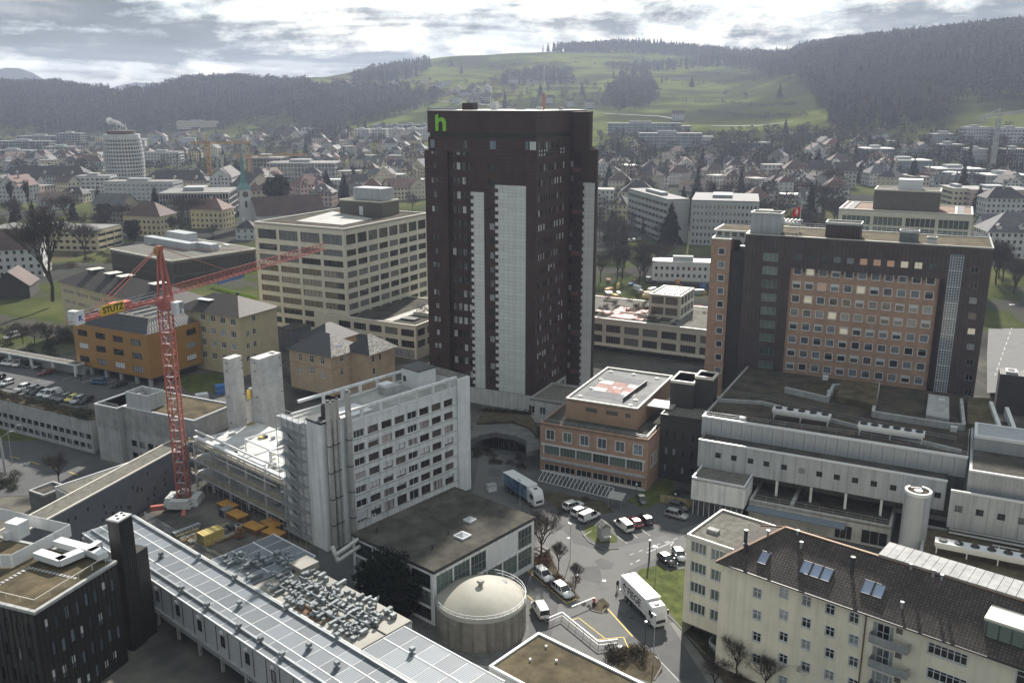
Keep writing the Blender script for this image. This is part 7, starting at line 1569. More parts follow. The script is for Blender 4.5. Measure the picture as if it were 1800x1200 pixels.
	# coloured hoarding beside it
	for lb, m, x0, y0, x1, y1 in (('blue site hoarding beyond the slatted hall', 'hoarding_blue', 383, 507, 430, 493), ('lime green hoarding beside the blue one', 'hoarding_green', 430, 493, 455, 486), ('long lime green hoarding in front of the gravel yard', 'hoarding_green', 372, 513, 452, 532)):
		a, c = at(x0, y0, 5), at(x1, y1, 5); h = empty('hoarding', (a.x, a.y, 5)); tag(h, lb, 'hoarding'); v = c - a; n = max(3, int(v.length / 2.5))
		for i in range(n): MB().bar(v * (i / n) + Vector((0, 0, 1.3)), v * ((i + .96) / n) + Vector((0, 0, 1.3)), .08, 2.4).build('hoarding_panel', m, h)
	sheet('gravel_yard', [(375, 515), (455, 488), (470, 520), (455, 530)], 'site_ground', .35, 5.0)
	# long podium behind the tower and its roof pavilion
	O = at(1245, 580, 13.5); d = Bld('garden_wing', 'long beige wing with roof garden between tower and ward block', 'building', O, 27, 3.0); Q = 66; oQ = []
	for i in range(11):
		c0 = 1.6 + i * 5.9 - 4.0
		for z in (10.4, 6.9): oQ.append((max(c0, .4), c0 + 4.7, z - 1.15, z + 1.15))
	d.shell(0, 30, 0, Q, 3, 13.1, 'beige', (), oQ, .35); [d.win('q', 0, o, n=6, fm='beige_dark', gm='glass_beige', fw=.08, depth=.3) for o in oQ]; d.roof(0, 30, 0, Q, 13.5, 'gravel', .25, 'cream_parapet', .5); d.box('eave', -1.2, 0, 0, Q, 5.0, 5.4, 'beige'); d.box('ground_glass', -.02, .0, .5, Q - .5, 3.1, 5.0, 'glass_dark')
	g = random.Random(12)
	for i in range(9): p, q = g.uniform(3, 24), g.uniform(1.5, 40); d.box('garden_bed', p, p + g.uniform(3, 5), q, q + g.uniform(3, 6), 13.2, 13.5, 'soil')
	for p, q, w, l in ((4, 20, 5, 12), (12, 24, 6, 10), (8, 30, 3, 9)): d.box('red_paving', p, p + w, q, q + l, 13.2, 13.32, 'hoarding_red')
	d.box('pale_paving', 6, 22, 12, 19, 13.2, 13.3, 'light_roof')
	for i in range(18): inst(BARE_FAR[i % 3][1], 'sapling', d.root, (g.uniform(3, 26), g.uniform(12, 40), 10.2), i, (3.4, 3.4, 4.2))
	for i in range(22): inst(BUSH['brown'][i % 2], 'planting', d.root, (g.uniform(2, 24), g.uniform(1, 38), 10.4), i, (.9, .9, .6))
	O = at(1197, 521, 20.6); v = Bld('roof_pavilion', 'two-storey beige pavilion with solar roof standing on the roof garden', 'building', O, 27, 13.2); Qv = v.hq(1141.3, 514.7)[0]; Pv = v.hp(1221, 501)[0]; oQ = [(.9 + k * (Qv - 1.2) / 2, .9 + (k + 1) * (Qv - 1.2) / 2 - .5, z, z + 2.3) for k in (0, 1) for z in (14.3, 17.6)]; oP = [(.6 + k * (Pv - .8) / 4, .6 + (k + 1) * (Pv - .8) / 4 - .5, z, z + 2.3) for k in range(4) for z in (14.3, 17.6)]
	v.shell(0, Pv, 0, Qv, 13.2, 20.3, 'beige', oP, oQ, .3); [v.box('louvre', .12, .2, *o, 'beige_dark') for o in oQ]; [v.win('p', 0, o, n=2, fm='beige_dark', gm='glass_beige') for o in oP]; v.roof(0, Pv, 0, Qv, 20.6, 'gravel_dark', .3, 'cream_parapet', .45)
	for i in range(5): v.box('solar_row', 1.2, Pv - 1.2, 1.2 + i * (Qv - 2) / 5, 1.2 + i * (Qv - 2) / 5 + 1.1, 20.35, 20.6, 'zinc')
	# second beige block behind the ward block
	O = at(1711, 377, 36.0); d = Bld('beige_block', 'beige block with large penthouse behind the ward block', 'building', O, 26, 5.0); Q = d.hq(1475, 366)[0]; P = 30; Z = 36.0; oQ = []
	for i in range(4):
		c0, c1 = 1.0 + i * (Q - 1.4) / 4, 1.0 + (i + 1) * (Q - 1.4) / 4 - 1.0
		for k in range(7): oQ.append((c0, c1, Z - 6.2 - k * 4.0, Z - 2.6 - k * 4.0))
	d.shell(0, P, 0, Q, 5, Z - .3, 'beige', (), oQ, .35); [d.win('q', 0, o, n=6, fm='beige', gm='glass_green', fw=.16, depth=.3) for o in oQ]; d.roof(0, P, 0, Q, Z, 'rust', .4, 'cream_parapet', .6)
	for q in (3.0, Q - 5.5): d.box('solar_strip', 1.5, P - 1.5, q, q + 2.2, Z - .4, Z - .05, 'membrane'); d.box('walk_strip', 1.5, P - 1.5, q + 2.6, q + 3.4, Z - .4, Z - .1, 'white_metal')
	q0, q1 = d.hq(1650, 373, 3.0)[0], d.hq(1534, 366, 3.0)[0]; zz = d.hq(1650, 338, 3.0)[1]; d.box('penthouse', 3, 19, q0, q1, Z - .5, zz, 'beige_dark'); d.roof(2.9, 19.1, q0 - .1, q1 + .1, zz + .4, 'gravel', .3, 'beige', .5); qa, qb = d.hq(1621, 330, 8)[0], d.hq(1578, 330, 8)[0]; d.box('plant_screen', 8, 15, qa, qb, zz, d.hq(1600, 316, 8)[1], 'white_metal')
beige_blocks()
# ------------------------------------------------------------------ vehicles
def loft(b, secs, m=0, cap=True):
	"""secs: list of rings (same length) of points"""
	n = len(secs[0]); k = len(b.v)
	for s in secs: b.v += [tuple(p) for p in s]
	for i in range(len(secs) - 1):
		for j in range(n): jj = (j + 1) % n; b.f.append((k + i * n + j, k + i * n + jj, k + (i + 1) * n + jj, k + (i + 1) * n + j)); b.m.append(m)
	if cap: b.f.append(tuple(range(k, k + n))[::-1]); b.m.append(m); b.f.append(tuple(k + (len(secs) - 1) * n + j for j in range(n))); b.m.append(m)
def ring(x, zl, zh, w, wt=None, c=.12):
	wt = w if wt is None else wt
	return [(x, -w + c, zl), (x, -w, zl + c), (x, -w, zh - c * 1.5), (x, -wt + c, zh), (x, wt - c, zh), (x, w, zh - c * 1.5), (x, w, zl + c), (x, w - c, zl)]
CARK = {  # length, half width, body stations (x, top), cabin: (rear base, rear top, front top, front base), roof height
	'suv': (4.5, .92, [(-2.25, .85), (-2.15, 1.0), (.9, 1.0), (1.2, .98), (2.1, .86), (2.25, .68)], (-2.15, -1.75, .35, 1.15), 1.66),
	'hatch': (4.1, .88, [(-2.05, .75), (-1.95, .92), (.75, .92), (1.0, .9), (1.9, .76), (2.05, .6)], (-1.98, -1.55, .2, 1.0), 1.46),
	'wagon': (4.7, .9, [(-2.35, .75), (-2.25, .92), (.9, .92), (1.15, .9), (2.2, .76), (2.35, .6)], (-2.28, -1.9, .3, 1.15), 1.46),
	'van': (4.9, .95, [(-2.45, .8), (-2.4, 1.05), (1.3, 1.05), (1.6, 1.02), (2.3, .9), (2.45, .7)], (-2.42, -2.36, .7, 1.6), 1.92),
}
WHEEL = None
def wheel_meshes():
	global WHEEL
	t = MB(); n = 18
	t.bar((0, -.11, 0), (0, .11, 0), .64, n=n); r_ = MB(); r_.bar((0, -.125, 0), (0, .125, 0), .40, n=12)
	WHEEL = t.mesh('tyre', ['tyre']), r_.mesh('rim', ['rim'])
wheel_meshes()
CARP = {}
def car_proto(kind):
	if kind in CARP: return CARP[kind]
	L_, w, st, (rb, rt, ft, fb), h = CARK[kind]; b = MB(); belt = max(s[1] for s in st) - .02
	zl = .26; secs = [ring(st[0][0], zl + .2, st[0][1] - .1, w * .86), *[ring(x, zl if abs(x) < L_ * .46 else zl + .1, z, w if abs(x) < L_ * .47 else w * .93, (w - .03)) for x, z in st[1:-1]], ring(st[-1][0], zl + .15, st[-1][1], w * .8, w * .76)]
	loft(b, secs); body = b
	g = MB(); wt = w * .80; y0 = w - .06
	base = [(rb, -y0), (fb, -y0), (fb, y0), (rb, y0)]; top = [(rt, -wt), (ft, -wt), (ft, wt), (rt, wt)]
	zb, zt = belt, h - .07
	for i in range(4): j = (i + 1) % 4; g.poly([(*base[i], zb), (*base[j], zb), (*top[j], zt), (*top[i], zt)])
	r2 = MB(); loft(r2, [[(rt - .03, -wt + .1, zt), (rt - .03, wt - .1, zt), (rt + .15, wt - .08, h - .02), (rt + .15, -wt + .08, h - .02)], [(ft * .5 + rt * .5, -wt, zt), (ft * .5 + rt * .5, wt, zt), (ft * .5 + rt * .5, wt - .08, h + .01), (ft * .5 + rt * .5, -wt + .08, h + .01)], [(ft + .04, -wt + .04, zt), (ft + .04, wt - .04, zt), (ft - .15, wt - .1, h - .02), (ft - .15, -wt + .1, h - .02)]])
	for s in (-1, 1):                                   # pillars
		for xb, xt in ((rb, rt), (fb, ft), ((rb * .62 + fb * .38), (rt * .6 + ft * .4)), ((rb * .33 + fb * .67), (rt * .3 + ft * .7))):
			r2.bar((xb, s * (y0 + .012), zb), (xt, s * (wt + .012), zt), .09 if kind != 'van' else .1, .05)
		if kind == 'van': r2.poly([(rb, s * (y0 + .012), zb), (-.35, s * (y0 + .012), zb), (-.35, s * (wt + .012), zt), (rt, s * (wt + .012), zt)])
		r2.box(fb - .35, fb - .15, s * (w + .0) - (.0 if s > 0 else .16), s * (w + .0) + (.16 if s > 0 else .0), belt, belt + .14)
	hl = MB().box(-.06, .06, -.17, .17, -.07, .07).mesh('headlight', ['head_lamp']); mat('tail_red', (.35, .01, .01), .3, .05); tl = MB().box(-.05, .05, -.1, .1, -.13, .13).mesh('tail_light', ['tail_red']); pl = MB().box(-.02, .02, -.26, .26, -.06, .06).mesh('number_plate', ['white_metal'])
	tr = MB().box(-L_ / 2 + .35, L_ / 2 - .35, -w + .05, w - .05, .2, .34).mesh('underbody', ['black'])
	CARP[kind] = (body, g.mesh('windows', ['car_glass']), r2, hl, tl, pl, tr); return CARP[kind]
CARM = {}; CAR_N = [0]
COLR = {'white': (.62, .62, .61), 'black': (.012, .012, .014), 'grey': (.12, .125, .13), 'silver': (.38, .39, .4), 'red': (.32, .02, .02), 'blue': (.05, .14, .28), 'yellow': (.62, .5, .08), 'dark red': (.17, .015, .018), 'dark blue': (.02, .03, .06)}
def car(kind, colr, loc, rz, label, group='cars parked on the hospital grounds', cat=None, decal=None):
	body, gl, r2, hl, tl, pl, tr = car_proto(kind); key = (kind, colr); mn = 'car_' + colr.replace(' ', '_')
	if mn not in G:
		mat(mn, COLR[colr], .28, .03, .5, metal=.15 if colr not in ('white', 'yellow') else 0); G[mn].node_tree.nodes['Principled BSDF'].inputs['Coat Weight'].default_value = .4
	if key not in CARM: CARM[key] = (body.mesh('body', [mn], True), r2.mesh('roof_and_pillars', [mn]))
	L_, w = CARK[kind][0], CARK[kind][1]; c = empty('parked_van' if kind == 'van' else 'parked_car', loc, rz); tag(c, label, cat or ('van' if kind == 'van' else 'car'), group)
	inst(CARM[key][0], 'body', c); inst(CARM[key][1], 'roof_and_pillars', c); inst(gl, 'windows', c); inst(tr, 'underbody', c)
	for x in (-L_ * .31, L_ * .31):
		for s in (-1, 1): k = inst(WHEEL[0], 'wheel', c, (x, s * (w - .1), .32)); inst(WHEEL[1], 'rim', k)
	z = CARK[kind][2][-2][1] - .18
	for s in (-1, 1): inst(hl, 'headlight', c, (L_ / 2 - .1, s * (w - .3), z)); inst(tl, 'tail_light', c, (-L_ / 2 + .06, s * (w - .16), z + .12))
	inst(pl, 'number_plate', c, (L_ / 2 - .01, 0, .42)); inst(pl, 'number_plate', c, (-L_ / 2 + .0, 0, .62))
	if decal: MB().box(-1.2, .2, -w - .012, -w + .02, .75, 1.25).build('side_decal', decal, c)
	return c
def car_px(kind, colr, rear, front, z, label, **k):
	"""set a car on the ground between the pixels under its rear and its front"""
	a, b = at(*rear, z), at(*front, z); m = (a + b) / 2; d = b - a
	return car(kind, colr, (m.x, m.y, z + .02), math.atan2(d.y, d.x), label, **k)
def cars():
	z = .02
	car_px('suv', 'white', (941, 1003), (970, 1028), z, 'white car upper one of two at the tank fence'); car_px('suv', 'white', (974, 1031), (1004, 1055), z, 'white car lower one of two at the tank fence')
	car_px('van', 'white', (957, 1090), (943, 1064), z, 'white van by the tank, partly behind the railing')
	car_px('suv', 'white', (992, 898), (1022, 888), z, 'white car with roof rails, rearmost of three side by side'); car_px('suv', 'white', (1006, 910), (1037, 898), z, 'white car in the middle of three side by side'); car_px('van', 'white', (1019, 920), (1052, 905), z, 'white van with black side window at the end of three')
	car_px('van', 'white', (1110, 940), (1082, 917), z, 'white van with green side graphics parked beside the red car', decal='hoarding_green'); car_px('hatch', 'red', (1126, 932), (1104, 912), z, 'red car between the white van and the black car'); car_px('hatch', 'black', (1146, 926), (1122, 908), z, 'black car with white roof stripe beside the red car')
	car_px('suv', 'silver', (1172, 905), (1205, 913), z, 'silver four-wheel-drive car by the pale concrete box'); car_px('hatch', 'grey', (1178, 890), (1208, 898), z, 'grey car half hidden behind the silver one')
	car_px('hatch', 'black', (1163, 982), (1182, 995), z, 'small black car in the bay by the cream house'); car_px('hatch', 'silver', (1187, 970), (1201, 990), z, 'silver car in the bay beside the small black car')
	c = car_px('hatch', 'grey', (1124, 878), (1133, 888), z, 'small utility buggy with cream canopy on the lawn', cat='buggy'); c.scale = (.65, .75, .8); MB().box(-1.2, .3, -.75, .75, 1.75, 1.85).build('canopy', 'cream_parapet', c)
	z = 5.03; g = random.Random(21); gr = 'cars parked on the terrace car park'
	names = ['white', 'silver', 'black', 'white', 'black', 'grey', 'dark blue', 'yellow', 'silver', 'black']
	for i, (cx_, cy_) in enumerate(((40, 688), (55, 690), (66, 693), (78, 697), (92, 699), (103, 702), (113, 704.5), (127, 706), (138, 709), (152, 709))):
		k = ['suv', 'wagon', 'hatch', 'hatch', 'van', 'wagon', 'wagon', 'hatch', 'suv', 'hatch'][i]; col_ = ['white', 'grey', 'black', 'white', 'white', 'grey', 'grey', 'yellow', 'silver', 'black'][i]
		car_px(k, col_, (cx_ + 9, cy_ - 6), (cx_ - 9, cy_ + 1), z, ['white estate first in the front row of the car park', 'grey estate second in the front row', 'black car third in the front row', 'white car left of the white van in the front row', 'white delivery van in the front row of the car park', 'dark grey estate right of the delivery van', 'grey car left of the yellow one', 'yellow car in the front row of the car park', 'silver car right of the yellow one', 'black car last in the front row'][i], group=gr)
	for i, cx_ in enumerate((-40, -22, -5, 12, 22, 35, 47, 58, 69)):
		k = ['hatch', 'suv', 'wagon', 'hatch', 'suv', 'van', 'hatch', 'wagon', 'hatch'][i]; cl = ['grey', 'white', 'black', 'white', 'white', 'white', 'black', 'black', 'silver'][i]
		y = 640 + (cx_) * .10
		car_px(k, cl, (cx_ + 8, y - 5), (cx_ - 8, y + 2), z, ['grey car cut off at the left edge, back row', 'white car at the left edge of the back row', 'black estate at the left edge of the back row', 'white car third from the delivery van, back row', 'white car left of the white van, back row', 'white van in the back row of the car park', 'black car right of the white van, back row', 'black estate two right of the white van, back row', 'silver car left of the red one'][i], group=gr)
	car_px('wagon', 'dark red', (96, 655), (70, 660), z, 'dark red car at the end of the back row', group=gr); car_px('suv', 'blue', (186, 676), (159, 673), z, 'blue car driving across the car park', group=gr); car_px('suv', 'black', (222, 677), (195, 683), z, 'black car beside the blue car', group=gr)
	car_px('hatch', 'white', (24, 672), (2, 680), z, 'white car at the left edge in the middle row', group=gr); car_px('hatch', 'black', (8, 664), (-14, 671), z, 'black car at the left edge in the middle row', group=gr)
	car_px('van', 'white', (33, 591), (10, 597), z + 1.6, 'white van on the ramp beneath the grassy slope', group=gr)
	car_px('hatch', 'white', (1785, 535), (1766, 533), 3.2, 'white car driving on the avenue at the right edge', group=None) if False else None
	p = gp(1776, 536); car('hatch', 'white', (p.x, p.y, 3.15), 3.0, 'white car driving on the avenue at the right edge', group='cars in traffic')
	# small parked cars on the road behind the tower
	for i, (x, y, cl) in enumerate(((1085, 428, 'white'), (1096, 426, 'silver'), (1105, 425, 'white'), (1115, 424, 'white'), (1124, 423, 'silver'))):
		p = gp(x, y); car('hatch', cl, (p.x, p.y, p.z + .1), 1.2, '%s car parked behind the tower, %s in the short row' % (cl, ['first', 'second', 'third', 'fourth', 'fifth'][i]), group='small cars parked behind the tower')
cars()
def truck(name, label, rear, front, z, box_m, side_m, text=None, cab_m='white_metal', art=False):
	a, b = at(*rear, z), at(*front, z); d = b - a; d.z = 0; L_ = d.length; m = (a + b) / 2; t = empty(name, (m.x, m.y, z + .02), math.atan2(d.y, d.x)); tag(t, label, 'truck')
	w = 1.25; x0, x1 = -L_ / 2, L_ / 2 - 2.5
	MB().box(x0, x1, -w, w, 1.15, 3.85).build('cargo_box', side_m, t); MB().box(x0 - .03, x1 + .03, -w - .03, w + .03, 3.85, 3.95).box(x0 - .04, x0 + .08, -w - .02, w + .02, 1.1, 3.85).box(x1 - .08, x1 + .04, -w - .02, w + .02, 1.1, 3.85).build('box_frame', box_m, t)
	MB().box(x0 + .1, x1 - .1, -1.0, 1.0, .75, 1.12).build('chassis', 'dark_metal', t); MB().box(-1.4, 1.0, -1.22, 1.22, .5, 1.05).build('side_skirt', 'dark_metal', t); MB().box(x0 - .6, x0, -1.15, 1.15, .9, 1.1).build('tail_lift', 'galv', t)
	b_ = MB(); c = L_ / 2; secs = []
	for x, zl, zh, ww in ((c - 2.35, .6, 3.5, 1.22), (c - 1.9, .55, 3.62, 1.24), (c - .75, .5, 3.45, 1.24), (c - .3, .5, 2.6, 1.22), (c - .08, .45, 1.7, 1.18), (c, .5, 1.2, 1.12)): secs.append(ring(x, zl, zh, ww, ww * .96, .14))
	loft(b_, secs); b_.build('cab', cab_m, t)
	MB().poly([(c - .72 + .03, -1.1, 3.1), (c - .72 + .03, 1.1, 3.1), (c - .2, 1.14, 1.95), (c - .2, -1.14, 1.95)]).build('windscreen', 'car_glass', t)
	for s in (-1, 1):
		MB().poly([(c - 1.6, s * 1.26, 1.9), (c - .65, s * 1.26, 1.9), (c - .85, s * 1.255, 2.8), (c - 1.6, s * 1.255, 2.8)]).build('side_window', 'car_glass', t)
		MB().box(c - .55, c - .35, s * 1.45 - .14, s * 1.45 + .14, 2.0, 2.75).bar((c - .5, s * 1.2, 2.6), (c - .5, s * 1.45, 2.6), .06).build('mirror', 'black', t)
		MB().box(c - .06, c + .03, s * .9 - .22, s * .9 + .22, .72, .92).build('headlight', 'head_lamp', t)
		for x in (c - 1.35, x0 + 1.6, x0 + 2.8): k = inst(WHEEL[0], 'wheel', t, (x, s * 1.08, .5), 0, (1.55, 1.6, 1.55)); inst(WHEEL[1], 'rim', k)
	MB().box(c - .02, c + .04, -.8, .8, 1.0, 1.5).build('grille', 'dark_metal', t); MB().box(c - 1.6, c - 1.1, -.4, .4, 3.6, 3.66).build('roof_hatch', 'black', t)
	if text:
		me = text_mesh(text, 1.75, .01, 'black', .03); tw = max(v.co.x for v in me.vertices); sc_ = min(1, (x1 - x0 - 2.6) / tw)
		o = inst(me, 'lettering', t, (x0 + 2.1, -w - .02, 1.75)); o.rotation_euler = (math.pi / 2, 0, 0); o.scale = (sc_, 1.0, 1)
		e = MB(); e.poly([(x0 + .5, -w - .012, 2.2), (x0 + 1.3, -w - .012, 1.5), (x0 + 1.45, -w - .012, 1.75), (x0 + .85, -w - .012, 2.4)], 1); e.poly([(x0 + .85, -w - .014, 2.45), (x0 + 1.5, -w - .014, 2.9), (x0 + 1.2, -w - .014, 3.2), (x0 + .55, -w - .014, 2.6)], 0); e.poly([(x0 + 1.2, -w - .013, 2.3), (x0 + 1.9, -w - .013, 2.6), (x0 + 1.75, -w - .013, 2.95), (x0 + 1.1, -w - .013, 2.6)], 1); e.build('emblem', ['black', 'red_paint'], t)
mat('truck_art', (.02, .07, .16), .4, scale=.35, col2=(.22, .34, .42), ctr=(.4, .7))
truck('delivery_truck', 'white box truck with black lettering on the hospital drive', (1103, 1046), (1161, 1105), 0.02, 'white_metal', 'white_metal', 'FIEGE')
truck('delivery_truck', 'truck with blue picture tarpaulin standing by the bicycle racks', (893, 858), (948, 892), 0.02, 'white_metal', 'truck_art')
# ------------------------------------------------------------------ people, racks, lamps, small yard things
def person(loc, rz, top, legs, label, h=1.75):
	p = empty('person', loc, rz); tag(p, label, 'person'); s = h / 1.75
	def body(segs, name, m):
		me = bpy.data.meshes.new(name); vs = []; es = []; rad = []
		for i, (pt, r_, par) in enumerate(segs):
			vs.append(tuple(c * s for c in pt)); rad.append(r_ * s)
			if par is not None: es.append((par, i))
		me.from_pydata(vs, es, []); o = bpy.data.objects.new(name, me); COL.objects.link(o)
		o.modifiers.new('skin', 'SKIN'); sub = o.modifiers.new('sub', 'SUBSURF'); sub.levels = 1
		for i, v in enumerate(me.skin_vertices[0].data): v.radius = (rad[i], rad[i]); v.use_root = (i == 0)
		bpy.context.view_layer.update(); m2 = bpy.data.meshes.new_from_object(o.evaluated_get(bpy.context.evaluated_depsgraph_get())); bpy.data.objects.remove(o)
		m2.materials.clear(); m2.materials.append(G[m]); m2.polygons.foreach_set('use_smooth', [True] * len(m2.polygons)); q = inst(m2, name, p); return q
	S = [((0, 0, .95), .15, None), ((0, 0, 1.2), .16, 0), ((0, 0, 1.42), .15, 1), ((0, 0, 1.52), .06, 2), ((.01, 0, 1.66), .10, 3), ((0, .2, 1.40), .07, 2), ((.03, .26, 1.12), .05, 5), ((.10, .25, .88), .04, 6), ((0, -.2, 1.40), .07, 2), ((.02, -.26, 1.12), .05, 8), ((-.02, -.26, .86), .04, 9),
         ((0, .1, .88), .10, 0), ((.08, .1, .48), .07, 11), ((.0, .1, .07), .05, 12), ((.14, .1, .04), .04, 13), ((0, -.1, .88), .10, 0), ((-.04, -.1, .48), .07, 15), ((-.14, -.1, .07), .05, 16), ((.0, -.1, .04), .04, 17)]
	body(S, 'body', top); body([((0, .1, .9), .11, None), ((.08, .1, .48), .08, 0), ((.0, .1, .12), .06, 1)], 'trouser_leg', legs); body([((0, -.1, .9), .11, None), ((-.04, -.1, .48), .08, 0), ((-.14, -.1, .12), .06, 1)], 'trouser_leg', legs)
	b = MB(); b.cyl(0, 0, .10 * s, 1.68 * s, 1.79 * s, 10, r1=.06 * s); b.build('hair', 'black', p)
	mat('skin', (.42, .25, .18), .6, .05); f = MB(); f.box(.06 * s, .115 * s, -.06 * s, .06 * s, 1.57 * s, 1.69 * s); f.box(.11 * s, .14 * s, -.015 * s, .015 * s, 1.61 * s, 1.65 * s); f.build('face', 'skin', p)
mat('coat_dark', (.02, .022, .03), .8, .1); mat('trouser', (.03, .03, .035), .8, .1)
person(at(1085.5, 1035, .02), -1.2, 'coat_dark', 'trouser', 'person in dark clothes walking behind the lettered truck')
person(at(137, 667, 5.05), 2.0, 'coat_dark', 'trouser', 'person in dark clothes at the corner of the orange house'); person(at(142, 668, 5.05), 1.2, 'trouser', 'coat_dark', 'second person in dark clothes beside the orange house')
def yard():
	# bicycle stands: two rows of white hoops under a light frame
	for lb, xa, ya, xb, yb, n, hx, hy, m in (('front row of white bicycle stands before the brick block', 946, 845, 1070, 876, 19, 12, -11, 'white_metal'), ('rear row of grey bicycle stands below the brick block', 950, 828, 1062, 852, 19, 9, -8, 'galv')):
		a, c = at(xa, ya, 0), at(xb, yb, 0); o = empty('bicycle_rack', (a.x, a.y, .02)); tag(o, lb, 'bicycle rack', 'bicycle racks'); d = c - a; nn = Vector((-d.y, d.x, 0)).normalized() * 2.3
		me = MB().bar((0, 0, .1), (nn.x, nn.y, 1.5), .09).bar((nn.x, nn.y, 0), (nn.x, nn.y, 1.5), .07).mesh('stand', [m])
		for i in range(n): inst(me, 'stand', o, d * (i / (n - 1)))
		MB().bar((0, 0, .12), d + Vector((0, 0, .12)), .08).bar(nn + Vector((0, 0, 1.5)), d + nn + Vector((0, 0, 1.5)), .08).build('rail', m, o)
	# bicycles
	bm = MB(); bw = MB(); 
	for x in (-.52, .52): 
		for i in range(14): g0, g1 = 6.2832 * i / 14, 6.2832 * (i + 1) / 14; bw.bar((x + .33 * math.cos(g0), 0, .34 + .33 * math.sin(g0)), (x + .33 * math.cos(g1), 0, .34 + .33 * math.sin(g1)), .04)
	bm.bar((-.52, 0, .34), (-.15, 0, .85), .04).bar((-.15, 0, .85), (.38, 0, .85), .04).bar((.38, 0, .9), (.52, 0, .34), .04).bar((-.1, 0, .34), (.38, 0, .8), .04).bar((-.1, 0, .34), (-.15, 0, .95), .04).bar((.38, -.25, 1.0), (.38, .25, 1.0), .04).box(-.3, -.05, -.07, .07, .95, 1.02)
	fm, wm = bm.mesh('frame', ['dark_metal']), bw.mesh('wheels', ['tyre']); g = random.Random(2)
	for i in range(16):
		u = g.random(); x = lerp(955, 1060, u); y = lerp(846, 874, u) - 8 - g.uniform(0, 4); w = at(x, y, 0); o = empty('bicycle', (w.x, w.y, .02), R(26) + g.uniform(-.1, .1)); tag(o, 'dark bicycle standing in the rack by the brick block', 'bicycle', 'bicycles in the rack'); inst(fm, 'frame', o); inst(wm, 'wheels', o)
	p = at(1083, 890, 0); o = empty('rack_shelter', (p.x, p.y, .02), R(-25)); tag(o, 'small shelter with pale sheet roof at the end of the racks', 'shelter'); pm = MB().bar((0, 0, 0), (0, 0, 2.2), .1).mesh('post', ['galv'])
	for u, v in ((-1.3, -1), (1.3, -1), (1.3, 1), (-1.3, 1)): inst(pm, 'post', o, (u, v, 0))
	MB().poly([(-1.6, -1.3, 2.1), (1.6, -1.3, 2.1), (1.6, 1.3, 2.6), (-1.6, 1.3, 2.6)]).build('roof', 'light_roof', o)
	# plank kiosk on the grass island
	p = at(1061, 946, 0); o = empty('plank_kiosk', (p.x, p.y, .02), R(20)); tag(o, 'small grey plank kiosk with pitched roof on the grass island', 'kiosk')
	pm = MB().box(0, .2, -.04, .04, 0, 2.6).mesh('plank', ['timber' if False else 'concrete'])
	for k in range(4):
		for i in range(8): inst(pm, 'plank', o, (Matrix.Rotation(k * math.pi / 2, 3, 'Z') @ Vector((-.9 + i * .225, -.92, 0))), k * math.pi / 2)
	MB().poly([(-1.15, -1.15, 2.55), (0, -1.15, 3.5), (0, 1.15, 3.5), (-1.15, 1.15, 2.55)]).poly([(1.15, -1.15, 2.55), (0, -1.15, 3.5), (0, 1.15, 3.5), (1.15, 1.15, 2.55)]).poly([(-1, -1.0, 2.6), (1, -1.0, 2.6), (0, -1.0, 3.4)]).poly([(-1, 1.0, 2.6), (1, 1.0, 2.6), (0, 1.0, 3.4)]).build('roof', 'slate_worn', o); MB().box(-.6, .7, -1.6, -.95, .9, 1.0).build('shelf', 'white_metal', o)
	# lamp posts: surveyed foot and head
	for i, (x, y, h, lb) in enumerate(((1002, 985, 7.0, 'thin grey lamp post on the planting bed'), (1148, 1168, 8.0, 'tall lamp post on the round planting bed below the lettered truck'), (1141, 985, 3.8, 'short black lamp post on the lawn corner'), (914, 893, 6, 'lamp post beside the blue truck'), (1152, 1018, 6, 'lamp post on the lawn beside the lettered truck'), (1118, 876, 3, 'dark post on the lawn below the brick block'), (1186, 895, 3.2, 'dark post near the silver car'), (1134, 1130, 3.5, 'thin post beside the planting bed'))):
		p = at(x, y, 0); o = empty('lamp_post', (p.x, p.y, .02), 2.2); tag(o, lb, 'lamp post'); s = h < 4
		MB().cyl(0, 0, .16 if lb.startswith('short') else .07, 0, h, 10, r1=.14 if lb.startswith('short') else .045).build('pole', 'dark_metal' if s else 'galv', o); MB().cyl(0, 0, .2, h, h + .2, 10).build('lamp_head', 'white_metal', o) if s else MB().box(-.1, .7, -.09, .09, h - .05, h + .08).build('lamp_head', 'galv', o)
	for x, y, h, lb in ((10, 835, 9, 'pale lamp column at the left street edge'), (22, 815, 8, 'street lamp with bent arm beside the lower street')):
		p = at(x, y, -3.7); o = empty('street_lamp', (p.x, p.y, -3.7), .6); tag(o, lb, 'street lamp'); MB().cyl(0, 0, .28 if h == 9 else .09, 0, h, 10, r1=.2 if h == 9 else .06).build('pole', 'concrete' if h == 9 else 'galv', o); MB().bar((0, 0, h), (2.2, 0, h + 1.0), .1).box(2.0, 2.9, -.14, .14, h + .95, h + 1.1).build('lamp_arm', 'galv', o)
	# barrier, ramp railing
	a = at(1044, 1060, 0); c = at(1005, 1076, 0); o = empty('road_barrier', (a.x, a.y, .02)); tag(o, 'white barrier arm beside the round planting bed', 'barrier'); MB().box(-.2, .2, -.2, .2, 0, 1.0).build('housing', 'hoarding_red', o); d = c - a; MB().bar((0, 0, 1.0), d + Vector((0, 0, 1.05)), .12).build('arm', 'white_metal', o)
	pts = [(945, 1077), (962, 1091), (988, 1080), (1052, 1132), (1085, 1128)]; P = [at(x, y + 6, 0.0) for x, y in pts]; o = empty('ramp_railing', (P[0].x, P[0].y, 0)); tag(o, 'white handrail along the ramp beside the tank', 'railing'); b = MB(); b2 = MB()
